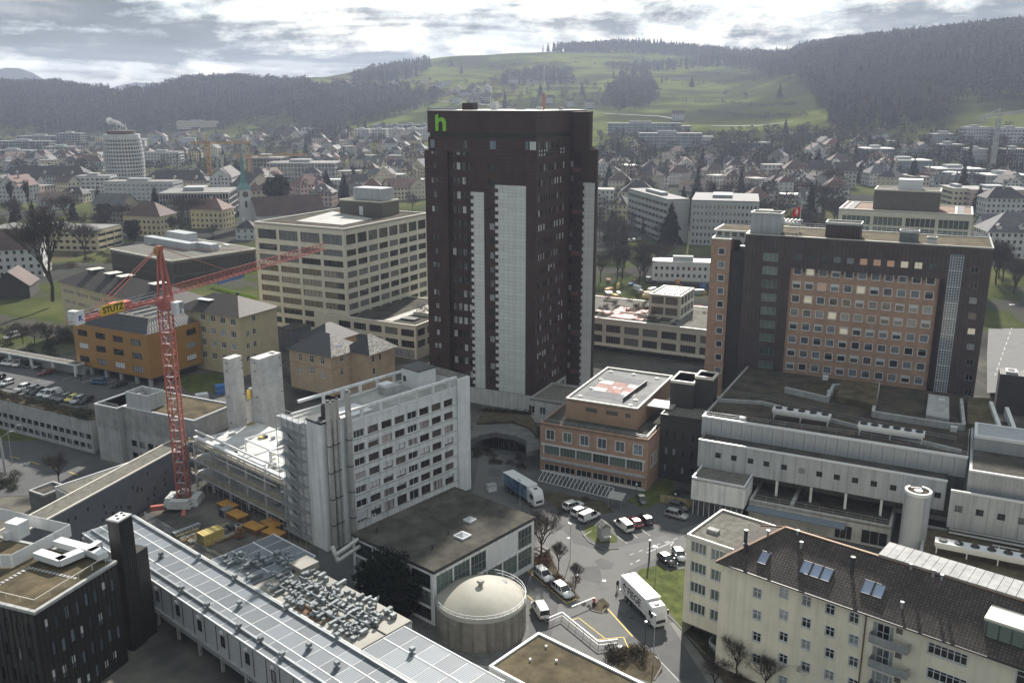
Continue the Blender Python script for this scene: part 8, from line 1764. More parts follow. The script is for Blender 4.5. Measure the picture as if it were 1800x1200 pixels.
	for A, C in zip(P, P[1:]):
		A = A - P[0]; C = C - P[0]; b.bar(A + Vector((0, 0, 1.05)), C + Vector((0, 0, 1.05)), .14); b.bar(A + Vector((0, 0, .5)), C + Vector((0, 0, .5)), .05); n = max(1, int((C - A).length / 1.6))
		for i in range(n + 1): q = A.lerp(C, i / n); b2.bar(q, q + Vector((0, 0, 1.05)), .06)
	b.build('handrail', 'white_metal', o); b2.build('posts', 'galv', o)
	# stone steps
	p = at(945, 975, 0); o = empty('stone_steps', (p.x, p.y, .02), R(40)); tag(o, 'flight of pale stone steps beside the hall', 'steps')
	for i in range(5): MB().box(-2.2 + i * .9, -1.35 + i * .9, -.8, .8, 0, .2 + .16 * i).build('step', 'pavement', o)
	s = at(864, 862, 0); o = empty('site_box', (s.x, s.y, 0.02), .4); tag(o, 'small white box at the hall corner', 'box'); MB().box(-.9, .9, -.7, .7, 0, 1.3).build('body', 'white_metal', o); MB().box(-1, 1, -.8, .8, 1.3, 1.4).build('lid', 'galv', o)
	# pillar signs, garden wall near the dark block
	w = Bld('timber_screen', 'tan timber screen below the dark block', 'fence', at(1216, 893, 0), 26)
	for i in range(12): w.box('board', 0, .06, i * .55, i * .55 + .5, 0, 1.7, 'timber')
yard()
def plants():
	G_ = 'trees on the hospital grounds'
	plant('bare_tree', BARE[0], at(952, 975, 0), 11, 'bare tree with forked trunk beside the hall corner', group=G_); plant('pine_tree', PINE[0], at(684, 1078, 0), 10.5, 'dark evergreen tree beside the hall', w=1.1, group=G_); plant('pine_tree', PINE[1], at(710, 1090, 0), 8, 'second dark evergreen crowding the hall window', w=1.2, group=G_); plant('pine_tree', PINE[1], at(662, 1062, 0), 7, 'lower dark evergreen left of the others by the hall', w=1.5, group=G_)
	plant('bare_tree', BARE[3], at(982, 1000, 0), 6, 'slim bare tree on the planting bed', group=G_); plant('bare_tree', BARE[3], at(1012, 1030, 0), 5, 'slim bare tree at the lower end of the planting bed', group=G_)
	plant('bare_tree', BARE[1], at(1295, 1185, 0), 7, 'bare shrub tree left of the cream house steps', group=G_); plant('bare_tree', BARE[0], at(1345, 1210, 0), 7, 'bare shrub tree below the cream house', group=G_); plant('bare_tree', BARE[2], at(1255, 1215, 0), 6.5, 'bare shrub tree at the bottom edge near the pavement', group=G_); plant('bare_tree', BARE[3], at(1405, 1220, 0), 7, 'bare shrub tree in front of the cream facade', group=G_)
	plant('bare_tree', BARE[1], at(105, 850, -3.7), 8.5, 'bare tree at the kerb of the lower street', group=G_); plant('bare_tree', BARE[2], at(250, 1120, -3), 9, 'bare tree under the modular building', group=G_)
	p = at(92, 525, 9); plant('bare_tree', BARE[3], (p.x, p.y, 8), 40, 'huge bare tree on the lawn left of the yellow wing', group=G_)
	for i, (x, y, h) in enumerate(((150, 455, 22), (30, 400, 20), (120, 400, 24), (175, 420, 16), (215, 400, 18), (320, 395, 20), (345, 400, 22), (305, 420, 14))):
		p = gp(x, y); plant('bare_tree', BARE[i % 4], p, h, 'bare tree among the houses left of the slatted hall', group='bare trees left of the slatted hall')
	for i, (x, y, h) in enumerate(((22, 370, 22), (52, 372, 23))): p = gp(x, y); plant('poplar_tree', POPLAR, p, h, 'slim upright poplar, %s of the pair at the left' % ('left' if i == 0 else 'right'), group='pair of poplars')
	for x, y, k, r_, n, lb in ((935, 985, 'red', 1.3, 9, 'reddish winter bush on the bed between hall and drive'), (985, 1025, 'red', 1.1, 8, 'low reddish bush along the drive'), (1100, 1155, 'brown', 1.2, 9, 'brown bush on the bed below the ramp'), (1052, 1064, 'brown', .4, 6, 'low brown bush on the round bed'), (1270, 1150, 'green', 1.2, 7, 'green bush by the cream house steps'), (1310, 1180, 'brown', 1.2, 8, 'brown bush below the cream house'), (860, 805, 'brown', 1.2, 9, 'brown bush before the tower entrance'), (920, 810, 'brown', 1.1, 6, 'brown bush right of the tower entrance'), (1010, 892, 'brown', .9, 7, 'brown bush beside the bicycle racks'), (1190, 870, 'green', 1.2, 4, 'dark bush before the black block'), (250, 1075, 'brown', 1.2, 8, 'brown bush under the modular building')):
		for i in range(n): p = at(x + rnd.uniform(-28, 28), y + rnd.uniform(-14, 14), 0); bush(k, (p.x, p.y, tz(p.x, p.y)), r_ * rnd.uniform(.7, 1.3), lb, group=lb)
	for i in range(12): p = at(rnd.uniform(-20, 40), rnd.uniform(835, 865), -3.7); bush('green' if i % 2 else 'brown', (p.x, p.y, -3.7), rnd.uniform(1.0, 1.9), 'dark hedge bush at the left street edge', group='hedge bushes at the left street edge')
	for i in range(26): p = gp(rnd.uniform(0, 330), rnd.uniform(440, 475)); bush(rnd.choice(['brown', 'green', 'red']), p, rnd.uniform(1.5, 3.2), 'shrub on the slope behind the yellow wing', group='shrubs behind the yellow wing')
	for i in range(30):
		p = at(lerp(0, 128, rnd.random()), rnd.uniform(560, 618), 7); bush(rnd.choice(['brown', 'green']), (p.x, p.y, max(5, tz(p.x, p.y))), rnd.uniform(1.2, 2.4), 'shrub on the bank between carport and yellow wing', group='shrubs on the bank by the carport')
	for i in range(6): p = at(lerp(20, 125, i / 5), 605, 5); plant('bare_tree', BARE_FAR[i % 3], (p.x, p.y, 5), 8, 'thin bare tree on the bank by the carport', group='thin trees on the bank by the carport')
plants()
# ------------------------------------------------------------------ the town
for n_, c_ in (('white', (.50, .505, .50)), ('cream', (.56, .50, .38)), ('grey', (.36, .37, .375)), ('pink', (.50, .38, .33)), ('yellow', (.52, .45, .29)), ('beige', (.45, .40, .31)), ('blue', (.30, .36, .43))): mat('w_' + n_, c_, .85, .08, .15, grime=.12)
for n_, c_ in (('red', (.125, .066, .052)), ('brown', (.08, .048, .04)), ('dark', (.04, .034, .034)), ('grey', (.10, .10, .105)), ('flat', (.17, .165, .155)), ('pale', (.50, .50, .48))): mat('r_' + n_, c_, .8 if n_ != 'pale' else .4, .25, .2)
WALLW = {'white': 'white', 'cream': 'cream', 'grey': 'grey', 'pink': 'pale pink', 'yellow': 'yellow', 'beige': 'beige', 'blue': 'pale blue'}
ROOFW = {'red': 'red', 'brown': 'brown', 'dark': 'dark', 'grey': 'grey', 'flat': 'grey', 'pale': 'pale'}
TAKEN = []
LABN = {}
def uniq(label):
	LABN[label] = LABN.get(label, 0) + 1; return label
def place_word(x, y):
	if x < 140: a = 'at the far left'
	elif x < 260: a = 'near the round tower'
	elif x < 420: a = 'left of the church'
	elif x < 560: a = 'right of the church'
	elif x < 760: a = 'left of the brown tower'
	elif x < 1180: a = 'just right of the brown tower'
	elif x < 1420: a = 'above the blue-banded office'
	elif x < 1600: a = 'above the flag'
	else: a = 'at the far right'
	return a
def house(px, py, wpx, dep, st, kind, wc, rc, yaw=0.0, label=None, fh=3.0, win=True, name='town_house', group='town houses', rh=None, nwin=None, cat='house', band=False, dorm=0):
	p = gp(px, py) if not isinstance(px, Vector) else px
	if p is None: return None
	zc = p.y * CT + (H - p.z) * ST; w = wpx * zc / F; h = st * fh
	if not isinstance(px, Vector): TAKEN.append((p.x, p.y, max(w, dep) * .62))
	hx, hy = pj((p.x, p.y, p.z + h / 2)) if isinstance(px, Vector) else (px, py)
	if label is None: label = uniq('%s %s house, %s %s roof, %s%s' % (['small', 'two-storey', 'two-storey', 'tall', 'tall'][min(int(st), 4)], WALLW[wc], ROOFW[rc], {'gable': 'gabled', 'hip': 'hipped', 'flat': 'flat'}[kind], place_word(hx, hy), '' if hy > 290 else ' on the slope' if p.z > 24 else ' far back'))
	t = empty(name, (p.x, p.y, p.z - .5), R(yaw)); tag(t, label, cat, group)
	x0, x1, y0, y1 = -w / 2, w / 2, 0, dep; h += .5
	b = MB(); rise = rh if rh is not None else (min(w, dep) * .42 if kind != 'flat' else .5)
	b.box(x0, x1, y0, y1, 0, h)
	ov = .5
	rf = MB()
	if kind == 'flat': rf.box(x0 - .25, x1 + .25, y0 - .25, y1 + .25, h, h + .5)
	elif kind == 'hip':
		k = min(w, dep) / 2 * .95; a = [(x0 - ov, y0 - ov, h), (x1 + ov, y0 - ov, h), (x1 + ov, y1 + ov, h), (x0 - ov, y1 + ov, h)]
		if w >= dep: r0, r1 = (x0 + k, (y0 + y1) / 2, h + rise), (x1 - k, (y0 + y1) / 2, h + rise); rf.poly([a[0], a[1], r1, r0]).poly([a[1], a[2], r1]).poly([a[2], a[3], r0, r1]).poly([a[3], a[0], r0])
		else: r0, r1 = (0, y0 + k, h + rise), (0, y1 - k, h + rise); rf.poly([a[0], a[1], r0]).poly([a[1], a[2], r1, r0]).poly([a[2], a[3], r1]).poly([a[3], a[0], r0, r1])
		rf.poly([a[3], a[2], a[1], a[0]])
	elif kind == 'gable':     # gable faces the viewer when dep >= w
		if w > dep:
			m_ = (y0 + y1) / 2; rf.poly([(x0 - ov, y0 - ov, h - .2), (x1 + ov, y0 - ov, h - .2), (x1 + ov, m_, h + rise), (x0 - ov, m_, h + rise)]).poly([(x0 - ov, y1 + ov, h - .2), (x1 + ov, y1 + ov, h - .2), (x1 + ov, m_, h + rise), (x0 - ov, m_, h + rise)])
			b.poly([(x0, y0, h), (x0, y1, h), (x0, m_, h + rise - .15)]).poly([(x1, y0, h), (x1, y1, h), (x1, m_, h + rise - .15)])
		else:
			m_ = 0; rf.poly([(x0 - ov, y0 - ov, h - .2), (x0 - ov, y1 + ov, h - .2), (0, y1 + ov, h + rise), (0, y0 - ov, h + rise)]).poly([(x1 + ov, y0 - ov, h - .2), (x1 + ov, y1 + ov, h - .2), (0, y1 + ov, h + rise), (0, y0 - ov, h + rise)])
			b.poly([(x0, y0, h), (x1, y0, h), (0, y0, h + rise - .15)]).poly([(x0, y1, h), (x1, y1, h), (0, y1, h + rise - .15)])
	b.build('wall', 'w_' + wc, t); ro = rf.build('roof', 'r_' + rc, t)
	if kind != 'flat' and win:
		c = MB(); cx_ = rnd.uniform(-.3, .3) * w; cy_ = (y0 + y1) / 2 + rnd.uniform(-.15, .15) * dep; c.box(cx_ - .4, cx_ + .4, cy_ - .4, cy_ + .4, h + rise * .5, h + rise + 1.0); c.build('chimney', 'w_grey', ro)
	for i in range(dorm):
		xd = lerp(x0, x1, (i + .5) / dorm); zz = h + rise * .15; d = MB(); d.box(xd - 1.0, xd + 1.0, y0 + .3, y0 + dep * .4, zz, zz + 1.7); d.build('dormer', 'w_' + wc, t); MB().poly([(xd - 1.3, y0, zz + 1.6), (xd, y0, zz + 2.6), (xd, y0 + dep * .45, zz + 2.6), (xd - 1.3, y0 + dep * .45, zz + 1.6)]).poly([(xd + 1.3, y0, zz + 1.6), (xd, y0, zz + 2.6), (xd, y0 + dep * .45, zz + 2.6), (xd + 1.3, y0 + dep * .45, zz + 1.6)]).build('dormer_roof', 'r_' + rc, t)
	if win:
		g = MB(); n = nwin or max(2, int(w / 2.6)); m2 = max(2, int(dep / 3.0))
		for s_ in range(int(st)):
			z = .5 + fh * s_ + fh * .32
			if band: g.box(x0 + .4, x1 - .4, y0 - .05, y0 + .02, z, z + fh * .5); g.box(x1 - .02, x1 + .05, y0 + .5, y1 - .5, z, z + fh * .5); g.box(x0 - .05, x0 + .02, y0 + .5, y1 - .5, z, z + fh * .5); continue
			for i in range(n): xc = lerp(x0, x1, (i + .5) / n); g.box(xc - .55, xc + .55, y0 - .05, y0 + .02, z, z + 1.45)
			for i in range(m2): yc = lerp(y0, y1, (i + .5) / m2); g.box(x1 - .02, x1 + .05, yc - .55, yc + .55, z, z + 1.45); g.box(x0 - .05, x0 + .02, yc - .55, yc + .55, z, z + 1.45)
		if kind == 'gable' and w <= dep:
			for xc in (-.9, .9): g.box(xc - .5, xc + .5, y0 - .05, y0 + .02, h + .2, h + 1.5)
		g.build('windows', 'glass_dark', t, kind='stuff')
	return t
def landmark_town():
	# round office tower
	p = gp(223, 322); zc = p.y * CT + (H - p.z) * ST; rr = 33 * zc / F; t = empty('round_tower', (p.x, p.y, p.z)); tag(t, 'round white office tower ringed with window bands', 'tower'); TAKEN.append((p.x, p.y, rr * 2)); zt = 0
	d = ray(223, 236); zt = H + d.z * p.y / d.y - p.z
	b = MB(); n = 48; st = 12; bulge = lambda u: rr * (.86 + .14 * math.sin(math.pi * min(1, .15 + u * .85)))
	secs = []; w_ = MB(); rm = MB()
	fh = zt / (st + 1.2)
	for k in range(st):
		z0 = zt - fh * (k + 1.9); u = z0 / zt; r0 = bulge(u); rm.cyl(0, 0, r0 - .5, z0, z0 + fh * .52, n); w_.cyl(0, 0, r0, z0 + fh * .52, z0 + fh, n, r1=r0 + .15)
		for i in range(40): g0 = 6.2832 * i / 40; w_.bar((math.cos(g0) * (r0 - .35), math.sin(g0) * (r0 - .35), z0), (math.cos(g0) * (r0 - .35), math.sin(g0) * (r0 - .35), z0 + fh * .55), .6)
	w_.cyl(0, 0, bulge(.9), zt - fh * .9, zt, n); w_.cyl(0, 0, rr * .8, 0, zt - fh * st, n)
	rm.build('window_bands', 'glass_tower', t); w_.build('floor_bands', 'w_white', t); MB().cyl(0, 0, rr * .7, zt, zt + 3.0, 24).build('roof_plant', 'r_brown', t)
	for i in range(7): MB().cyl(rr * (.1 * i - .3), (i % 3) * 3 - 3, .25, zt + 3, zt + 5 + (i % 3) * 2, 6).build('antenna', 'white_metal', t)
	# steam from its roof
	m = bpy.data.materials.new('steam'); m.use_nodes = True; nt = m.node_tree; nt.nodes.clear(); o_ = nt.nodes.new('ShaderNodeOutputMaterial'); v = nt.nodes.new('ShaderNodeVolumePrincipled'); v.inputs['Density'].default_value = .25; v.inputs['Color'].default_value = (.95, .95, .95, 1); nt.links.new(v.outputs[0], o_.inputs['Volume']); MATS['steam'] = m
	s = MB(); bm = bmesh.new()
	for i in range(14):
		u = i / 13; q = Vector((rr * .28 - u * rr * .85, rnd.uniform(-1, 1), 5.0 + 6 * math.sqrt(u) + rnd.uniform(-.5, .5))); bmesh.ops.create_icosphere(bm, subdivisions=2, radius=.9 + 2.2 * u * rnd.uniform(.6, 1.1), matrix=Matrix.Translation(q))
	me = bpy.data.meshes.new('steam_plume'); bm.to_mesh(me); bm.free(); me.materials.append(G['white_steam'] if 'white_steam' in G else m); so_ = bpy.data.objects.new('steam_plume', me); COL.objects.link(so_); so_.location = (p.x, p.y, p.z + zt); so_['kind'] = 'stuff'; so_['label'] = 'small white steam plume above the round tower'
	# church
	p = gp(434, 402); zc = p.y * CT + (H - p.z) * ST; s = 13.5 * zc / F; t = empty('church', (p.x, p.y, p.z), R(35)); tag(t, 'white church tower with green copper spire and dark nave roof', 'church'); TAKEN.append((p.x, p.y, 30))
	zf = lambda y: H + ray(434, y).z * p.y / ray(434, y).y - p.z
	a = s * .72; zs, ze = zf(331), zf(262); MB().box(-a, a, -a, a, 0, zs).build('tower_wall', 'w_white', t); b = MB(); rings = [(a + .5, zs - .1), (a * .62, lerp(zs, ze, .14)), (a * .42, lerp(zs, ze, .35)), (a * .05, ze)]
	for k in range(3):
		(r0, z0), (r1, z1) = rings[k], rings[k + 1]
		for i in range(4 if k == 0 else 8):
			nn = 4 if k == 0 else 8; off = math.pi / 4 if k == 0 else math.pi / 8; f0 = 1.414 if k == 0 else 1.0
			g0, g1 = 6.2832 * i / nn + off, 6.2832 * (i + 1) / nn + off; f1 = 1.2 if k == 0 else 1.0
			b.poly([(r0 * f0 * math.cos(g0), r0 * f0 * math.sin(g0), z0), (r0 * f0 * math.cos(g1), r0 * f0 * math.sin(g1), z0), (r1 * f1 * math.cos(g1), r1 * f1 * math.sin(g1), z1), (r1 * f1 * math.cos(g0), r1 * f1 * math.sin(g0), z1)])
	b.build('spire', 'copper_green', t)
	for k in range(4):
		M3 = Matrix.Rotation(k * math.pi / 2, 3, 'Z'); c = MB(); n = 20; cz = lerp(0, zs, .86); cr = a * .52
		pts = [M3 @ Vector((cr * math.cos(6.2832 * i / n), -a - .1, cz + cr * math.sin(6.2832 * i / n))) for i in range(n)]; c.poly(pts); k0 = [M3 @ Vector((u * cr, -a - .16, cz + v * cr)) for u, v in ((-.05, -.1), (.05, -.1), (.05, .75), (-.05, .75))]; c.poly(k0, 1); k0 = [M3 @ Vector((u * cr, -a - .15, cz + v * cr)) for u, v in ((-.1, -.05), (.55, .2), (.55, .3), (-.1, .05))]; c.poly(k0, 1); c.build('clock_face', ['r_red', 'crane_yellow'], t)
		w = MB(); wz = lerp(0, zs, .62); w.poly([M3 @ Vector((u * a, -a - .08, wz + v * a)) for u, v in ((-.22, -.6), (.22, -.6), (.22, .3), (.12, .55), (0, .62), (-.12, .55), (-.22, .3))]); w.build('belfry_window', 'glass_dark', t)
	nw = 9; MB().box(-nw + 5, nw + 5, a, a + 38, 0, 9).poly([(-nw + 5, a, 9), (nw + 5, a, 9), (5, a, 17.5)]).build('nave_wall', 'w_white', t); MB().poly([(-nw + 4, a - .6, 8.4), (-nw + 4, a + 38.6, 8.4), (5, a + 38.6, 17.9), (5, a - .6, 17.9)]).poly([(nw + 6, a - .6, 8.4), (nw + 6, a + 38.6, 8.4), (5, a + 38.6, 17.9), (5, a - .6, 17.9)]).build('nave_roof', 'r_brown', t); t.rotation_euler = (0, 0, R(-62))
	# gridded office, flats, terraces
	def flats(nm, lb, px, py, wpx, dep, st, fh, wc, m_glass, n, yaw=0, grid='w_white', cat='building', top=None, stilts=0):
		p = gp(px, py); zc = p.y * CT + (H - p.z) * ST; w = wpx * zc / F; h = st * fh; t = empty(nm, (p.x, p.y, p.z - .5), R(yaw)); tag(t, lb, cat, None); TAKEN.append((p.x, p.y, w * .5)); z0 = .5 + stilts; solid = m_glass.startswith('w_'); sh = fh * .27 if solid else .22; pw = .6 if solid else .18; n = max(n, int(w / 3.4)) if solid else n; grid = m_glass if solid else grid; wc = m_glass[2:] if solid else wc; m_glass = 'glass_dark' if solid else m_glass
		MB().box(-w / 2 + .3, w / 2 - .3, .6, dep, z0, z0 + h).build('core', m_glass, t); b = MB()
		for s_ in range(st + 1): b.box(-w / 2, w / 2, 0, dep + .1, z0 + s_ * fh - sh, z0 + s_ * fh + sh)
		b.build('floor_bands', grid, t); pm = MB().box(-pw, pw, -.1 if not solid else .02, .6, 0, h).mesh('pier', ['w_' + wc])
		for i in range(n + 1): inst(pm, 'pier', t, (lerp(-w / 2 + pw, w / 2 - pw, i / n), 0, z0))
		pm = MB().box(-.09, .09, -.2, .2, 0, h).mesh('side_pier', ['w_' + wc])
		for i in range(int(dep / 5)): y = lerp(.6, dep, i / max(1, int(dep / 5) - 1)); inst(pm, 'side_pier', t, (w / 2, y, z0)); inst(pm, 'side_pier', t, (-w / 2, y, z0))
		MB().box(-w / 2, w / 2, .1, dep, z0 + h + sh + .01, z0 + h + sh + .5).build('roof', 'r_flat' if top is None else top, t); MB().box(-w * .2, w * .1, dep * .3, dep * .7, z0 + h + .6, z0 + h + 3).build('roof_plant', 'w_grey', t)
		if stilts: MB().box(-w / 2 + 2, w / 2 - 2, 3, dep, 0, z0).build('base', 'w_grey', t)
		return t
	flats('office_block', 'dark glass office with white grid frame in front of the church', 345, 392, 118, 34, 5, 3.4, 'grey', 'glass_dark', 22, 8, 'grey_panel')
	flats('office_block', 'glass and white offices right of the church spire', 530, 318, 120, 30, 4, 3.6, 'white', 'glass_blue', 20, 0); flats('office_block', 'greenish glass block behind the church spire', 465, 315, 62, 30, 5, 3.6, 'grey', 'glass_green', 10, 0, 'w_grey')
	for i, x in enumerate((636, 666, 696, 727, 750)): flats('flat_block', 'pale block of flats on the slope, number %s from the left of five' % ['one', 'two', 'three', 'four', 'five'][i], x, 246, 26, 22, 4, 3.1, 'white', 'w_white', 4, 0, 'w_grey')
	for i, x in enumerate((668, 695, 722, 745)): flats('terrace_house', 'dark terraced house row above the pale flats, %s' % ['leftmost', 'second', 'third', 'rightmost'][i], x, 228, 24, 14, 2, 3.0, 'grey', 'glass_blue', 5, 0, 'w_grey')
	flats('terrace_flats', 'upper long row of white terraced flats right of the tower', 1132, 236, 128, 14, 3, 3.2, 'white', 'glass_blue', 12, -4, stilts=2.5); flats('terrace_flats', 'lower long row of white terraced flats right of the tower', 1178, 262, 110, 14, 4, 3.2, 'white', 'glass_blue', 9, -5, stilts=2.5)
	house(1206, 236, 19, 14, 3, 'flat', 'white', 'flat', -4, 'white end block of the upper terraced flats', group=None); house(1243, 262, 20, 14, 4, 'flat', 'white', 'flat', -5, 'white end block of the lower terraced flats', group=None)
	flats('office_block', 'long office block with blue-grey window bands behind the ward block', 1270, 432, 115, 40, 6, 3.5, 'grey', 'w_grey', 16, -14, 'w_grey', top='r_grey'); flats('office_block', 'left wing of the office with blue-grey bands', 1190, 428, 40, 60, 6, 3.5, 'grey', 'w_grey', 8, 12, 'w_grey', top='r_grey')
	house(1338, 432, 36, 25, 5, 'flat', 'white', 'flat', -14, 'white end wing of the office with blue-grey bands', group=None, name='office_wing', cat='building')
	flats('site_cabins', 'two-storey white site cabins on stilts beyond the roof garden', 1205, 502, 118, 9, 2, 3.0, 'white', 'w_white', 12, -9, 'w_white', top='r_pale', stilts=2.5)
	for x, y, w, lb in ((1545, 285, 52, 'glass building with bright roof edge, leftmost of the row at the right'), (1597, 308, 78, 'glass building with bright roof edge, second of the row at the right'), (1686, 325, 86, 'glass building with bright roof edge, third of the row at the right'), (1772, 338, 80, 'glass building with bright roof edge cut by the right edge')):
		flats('glass_hall', lb, x, y, w, 22, 3, 3.6, 'grey', 'glass_blue', 12, -3, 'w_grey', top='r_pale')
	for x, y, w, st, lb in ((1665, 255, 50, 3, 'low grey school building on the right slope'), (1718, 250, 40, 4, 'white block of flats left of the white crane'), (1780, 252, 55, 4, 'white block of flats behind the white crane'), (1672, 275, 42, 3, 'dark glazed block below the school'), (1720, 285, 32, 3, 'dark glazed block beside the white crane'), (1785, 292, 36, 4, 'dark striped block at the right edge')):
		flats('flat_block', lb, x, y, w, 18, st, 3.2, 'white' if 'white' in lb else 'grey', 'w_white' if 'white' in lb else 'glass_dark', 8, -2, 'w_white' if 'white' in lb else 'w_grey')
	flats('flat_block', 'orange and cream flats at the right edge', 1760, 375, 110, 26, 4, 3.1, 'cream', 'w_pink', 10, -5, 'w_cream'); flats('flat_block', 'cream flats left of the chalet-style house', 1690, 372, 36, 24, 4, 3.1, 'cream', 'w_cream', 4, -5, 'w_cream')
	for i, (x, y, w, st) in enumerate(((40, 262, 95, 3), (20, 275, 70, 2), (122, 256, 42, 5), (70, 252, 80, 3), (105, 268, 60, 2))): flats('school_block', 'banded glass school building at the far left, %s' % ['longest', 'front', 'tallest', 'rear', 'right'][i], x, y, w, 20, st, 3.4, 'grey', 'glass_green', 8, 0)
	flats('flat_block', 'white stepped flats in front of the round tower', 245, 352, 125, 18, 4, 3.0, 'white', 'w_white', 14, -2, 'w_white'); flats('flat_block', 'white flats left below the round tower', 165, 340, 60, 16, 4, 3.0, 'white', 'w_white', 6, 4, 'w_white')
	flats('flat_block', 'white terraced flats right of the round tower', 285, 290, 62, 16, 4, 3.2, 'white', 'w_white', 6, 0, 'w_white'); flats('clinic', 'white clinic buildings at the foot of the left forest', 345, 226, 68, 20, 3, 3.6, 'white', 'w_cream', 8, 0)
	flats('low_school', 'low yellowish flat-roofed building behind the big bare tree', 75, 440, 210, 22, 3, 3.0, 'yellow', 'w_yellow', 12, -7, 'w_yellow')
	# individually seen houses: (px, base row, width px, depth m, storeys, roof, wall, roof colour, yaw)
	for a in ((80, 328, 148, 18, 3, 'hip', 'grey', 'dark', -2, 'long building with huge dark hipped roof at the left'), (308, 338, 116, 18, 3, 'hip', 'cream', 'dark', -3, 'long gabled block with dark roof right of the round tower'), (390, 340, 38, 40, 4, 'gable', 'white', 'dark', 6, 'white house with tall front gable left of the church spire'), (192, 392, 64, 14, 3.6, 'gable', 'beige', 'grey', -16, 'beige house with grey gabled roof in front of the white flats'), (252, 415, 72, 16, 3.6, 'hip', 'yellow', 'brown', -12, 'yellow house with half-timbered brown hipped roof'), (365, 402, 60, 14, 3.6, 'hip', 'yellow', 'red', -10, 'yellow house with red mansard roof below the office'), (432, 422, 34, 9, 2, 'hip', 'white', 'dark', 0, 'small white house below the church nave'),
              (38, 488, 72, 17, 4, 'gable', 'white', 'brown', 16, 'white gabled house with brown roof at the left edge'), (1765, 386, 66, 14, 4, 'hip', 'white', 'dark', -6, 'chalet-style white house with dark hipped roof at the right edge'), (1790, 455, 110, 20, 4, 'hip', 'white', 'grey', -10, 'long white house with grey roof right of the ward block'), (1770, 420, 80, 14, 2, 'gable', 'white', 'grey', -8, 'low white house behind the ward block corner'), (1193, 212, 20, 10, 3, 'gable', 'white', 'brown', 0, 'white house standing alone above the terraced flats'),
              (1120, 372, 58, 16, 4, 'hip', 'white', 'dark', -8, 'large white house with dark mansard roof right of the tower'), (1060, 368, 36, 14, 4, 'flat', 'white', 'flat', -6, 'white flat-roofed house beside the tower edge'), (1088, 340, 40, 14, 3, 'hip', 'cream', 'brown', -8, 'cream house with brown roof right of the tower'), (1150, 330, 48, 14, 3, 'gable', 'white', 'dark', -6, 'white house with two front gables right of the tower'), (1195, 325, 40, 13, 3, 'hip', 'white', 'brown', -6, 'white house with loggias below the terraced flats'),
              (1452, 268, 24, 14, 3, 'gable', 'white', 'dark', 4, 'white gabled house, top left of the slope cluster'), (1436, 288, 26, 14, 4, 'gable', 'white', 'brown', 4, 'white gabled house in the middle of the slope cluster'), (1466, 278, 30, 14, 4, 'hip', 'cream', 'red', -4, 'cream house with red roof on the slope cluster'), (1478, 302, 38, 13, 3, 'hip', 'white', 'brown', -4, 'white house with brown roof low in the slope cluster'), (1400, 326, 44, 16, 4, 'hip', 'cream', 'brown', -5, 'cream tenement with brown mansard roof'), (1440, 326, 40, 14, 4, 'gable', 'cream', 'dark', -5, 'cream gabled tenement beside the mansard one'), (1486, 330, 34, 14, 4, 'gable', 'grey', 'dark', -5, 'grey gabled house right of the tenements'), (1380, 352, 26, 13, 4, 'hip', 'white', 'brown', -5, 'narrow white house below the tenements'), (1470, 362, 40, 13, 4, 'hip', 'white', 'red', -5, 'white house with pink-red roof behind the beige block'),
              (1318, 262, 74, 12, 2, 'flat', 'blue', 'flat', -3, 'low pale blue hall on the meadow edge'), (1547, 245, 32, 10, 2, 'hip', 'white', 'brown', 0, 'white farmhouse under the right-hand wood'), (920, 148, 54, 16, 3, 'gable', 'white', 'brown', 0, 'white farm with long roof high on the meadow'), (968, 146, 26, 14, 2, 'gable', 'white', 'dark', 0, 'white house beside the high farm'), (1002, 142, 16, 12, 2, 'gable', 'pink', 'red', 0, 'barn with reddish roof beside the high farm'), (966, 182, 12, 10, 3, 'gable', 'white', 'dark', 0, 'small white house above the tower roof, left'), (1002, 188, 12, 10, 3, 'gable', 'white', 'dark', 0, 'small white house above the tower roof, middle'), (1036, 190, 14, 10, 3, 'gable', 'white', 'dark', 0, 'small white house above the tower roof, right'), (1198, 140, 36, 12, 1, 'flat', 'white', 'pale', 0, 'long low white farm shed on the meadow'), (1440, 144, 14, 14, 1, 'hip', 'white', 'pale', 0, 'shed with pale roof at the wood edge'),
              (705, 352, 40, 14, 3, 'gable', 'cream', 'red', 30, 'red-roofed house with cream gable left of the tower'), (738, 350, 34, 14, 3, 'gable', 'cream', 'red', 30, 'red-roofed gabled house touching the tower edge'), (655, 352, 36, 13, 3, 'hip', 'cream', 'red', 10, 'red-roofed house behind the beige block penthouse')):
		house(*a[:9], label=a[9], group=None, dorm=3 if a[2] > 100 else 0)
	bn = house(20, 525, 62, 14, 1.6, 'gable', 'beige', 'brown', 14, 'old timber barn with brown roof at the left edge', win=False, group=None, name='barn', cat='barn'); [setattr(c, 'active_material', G['old_wood']) for c in bn.children if c.name.startswith('wall')]
	# terraced rows climbing the slope
	for x, y, n, dx, dy, w in ((1158, 300, 5, 10, -6, 17), (1236, 302, 5, 8, -6, 15), (1310, 302, 4, 7, -7, 16)):
		for i in range(n): house(x + dx * i, y + dy * i, w, 11, 2, 'gable', 'white' if x != 1158 else 'cream', 'brown', 25, 'stepped terrace house, one of the row climbing %s' % {1158: 'just below the white terraced flats', 1236: 'the slope right of those flats', 1310: 'beside the low pale blue hall'}[x], group='stepped terrace %d' % (1 if x == 1158 else 2 if x == 1236 else 3))
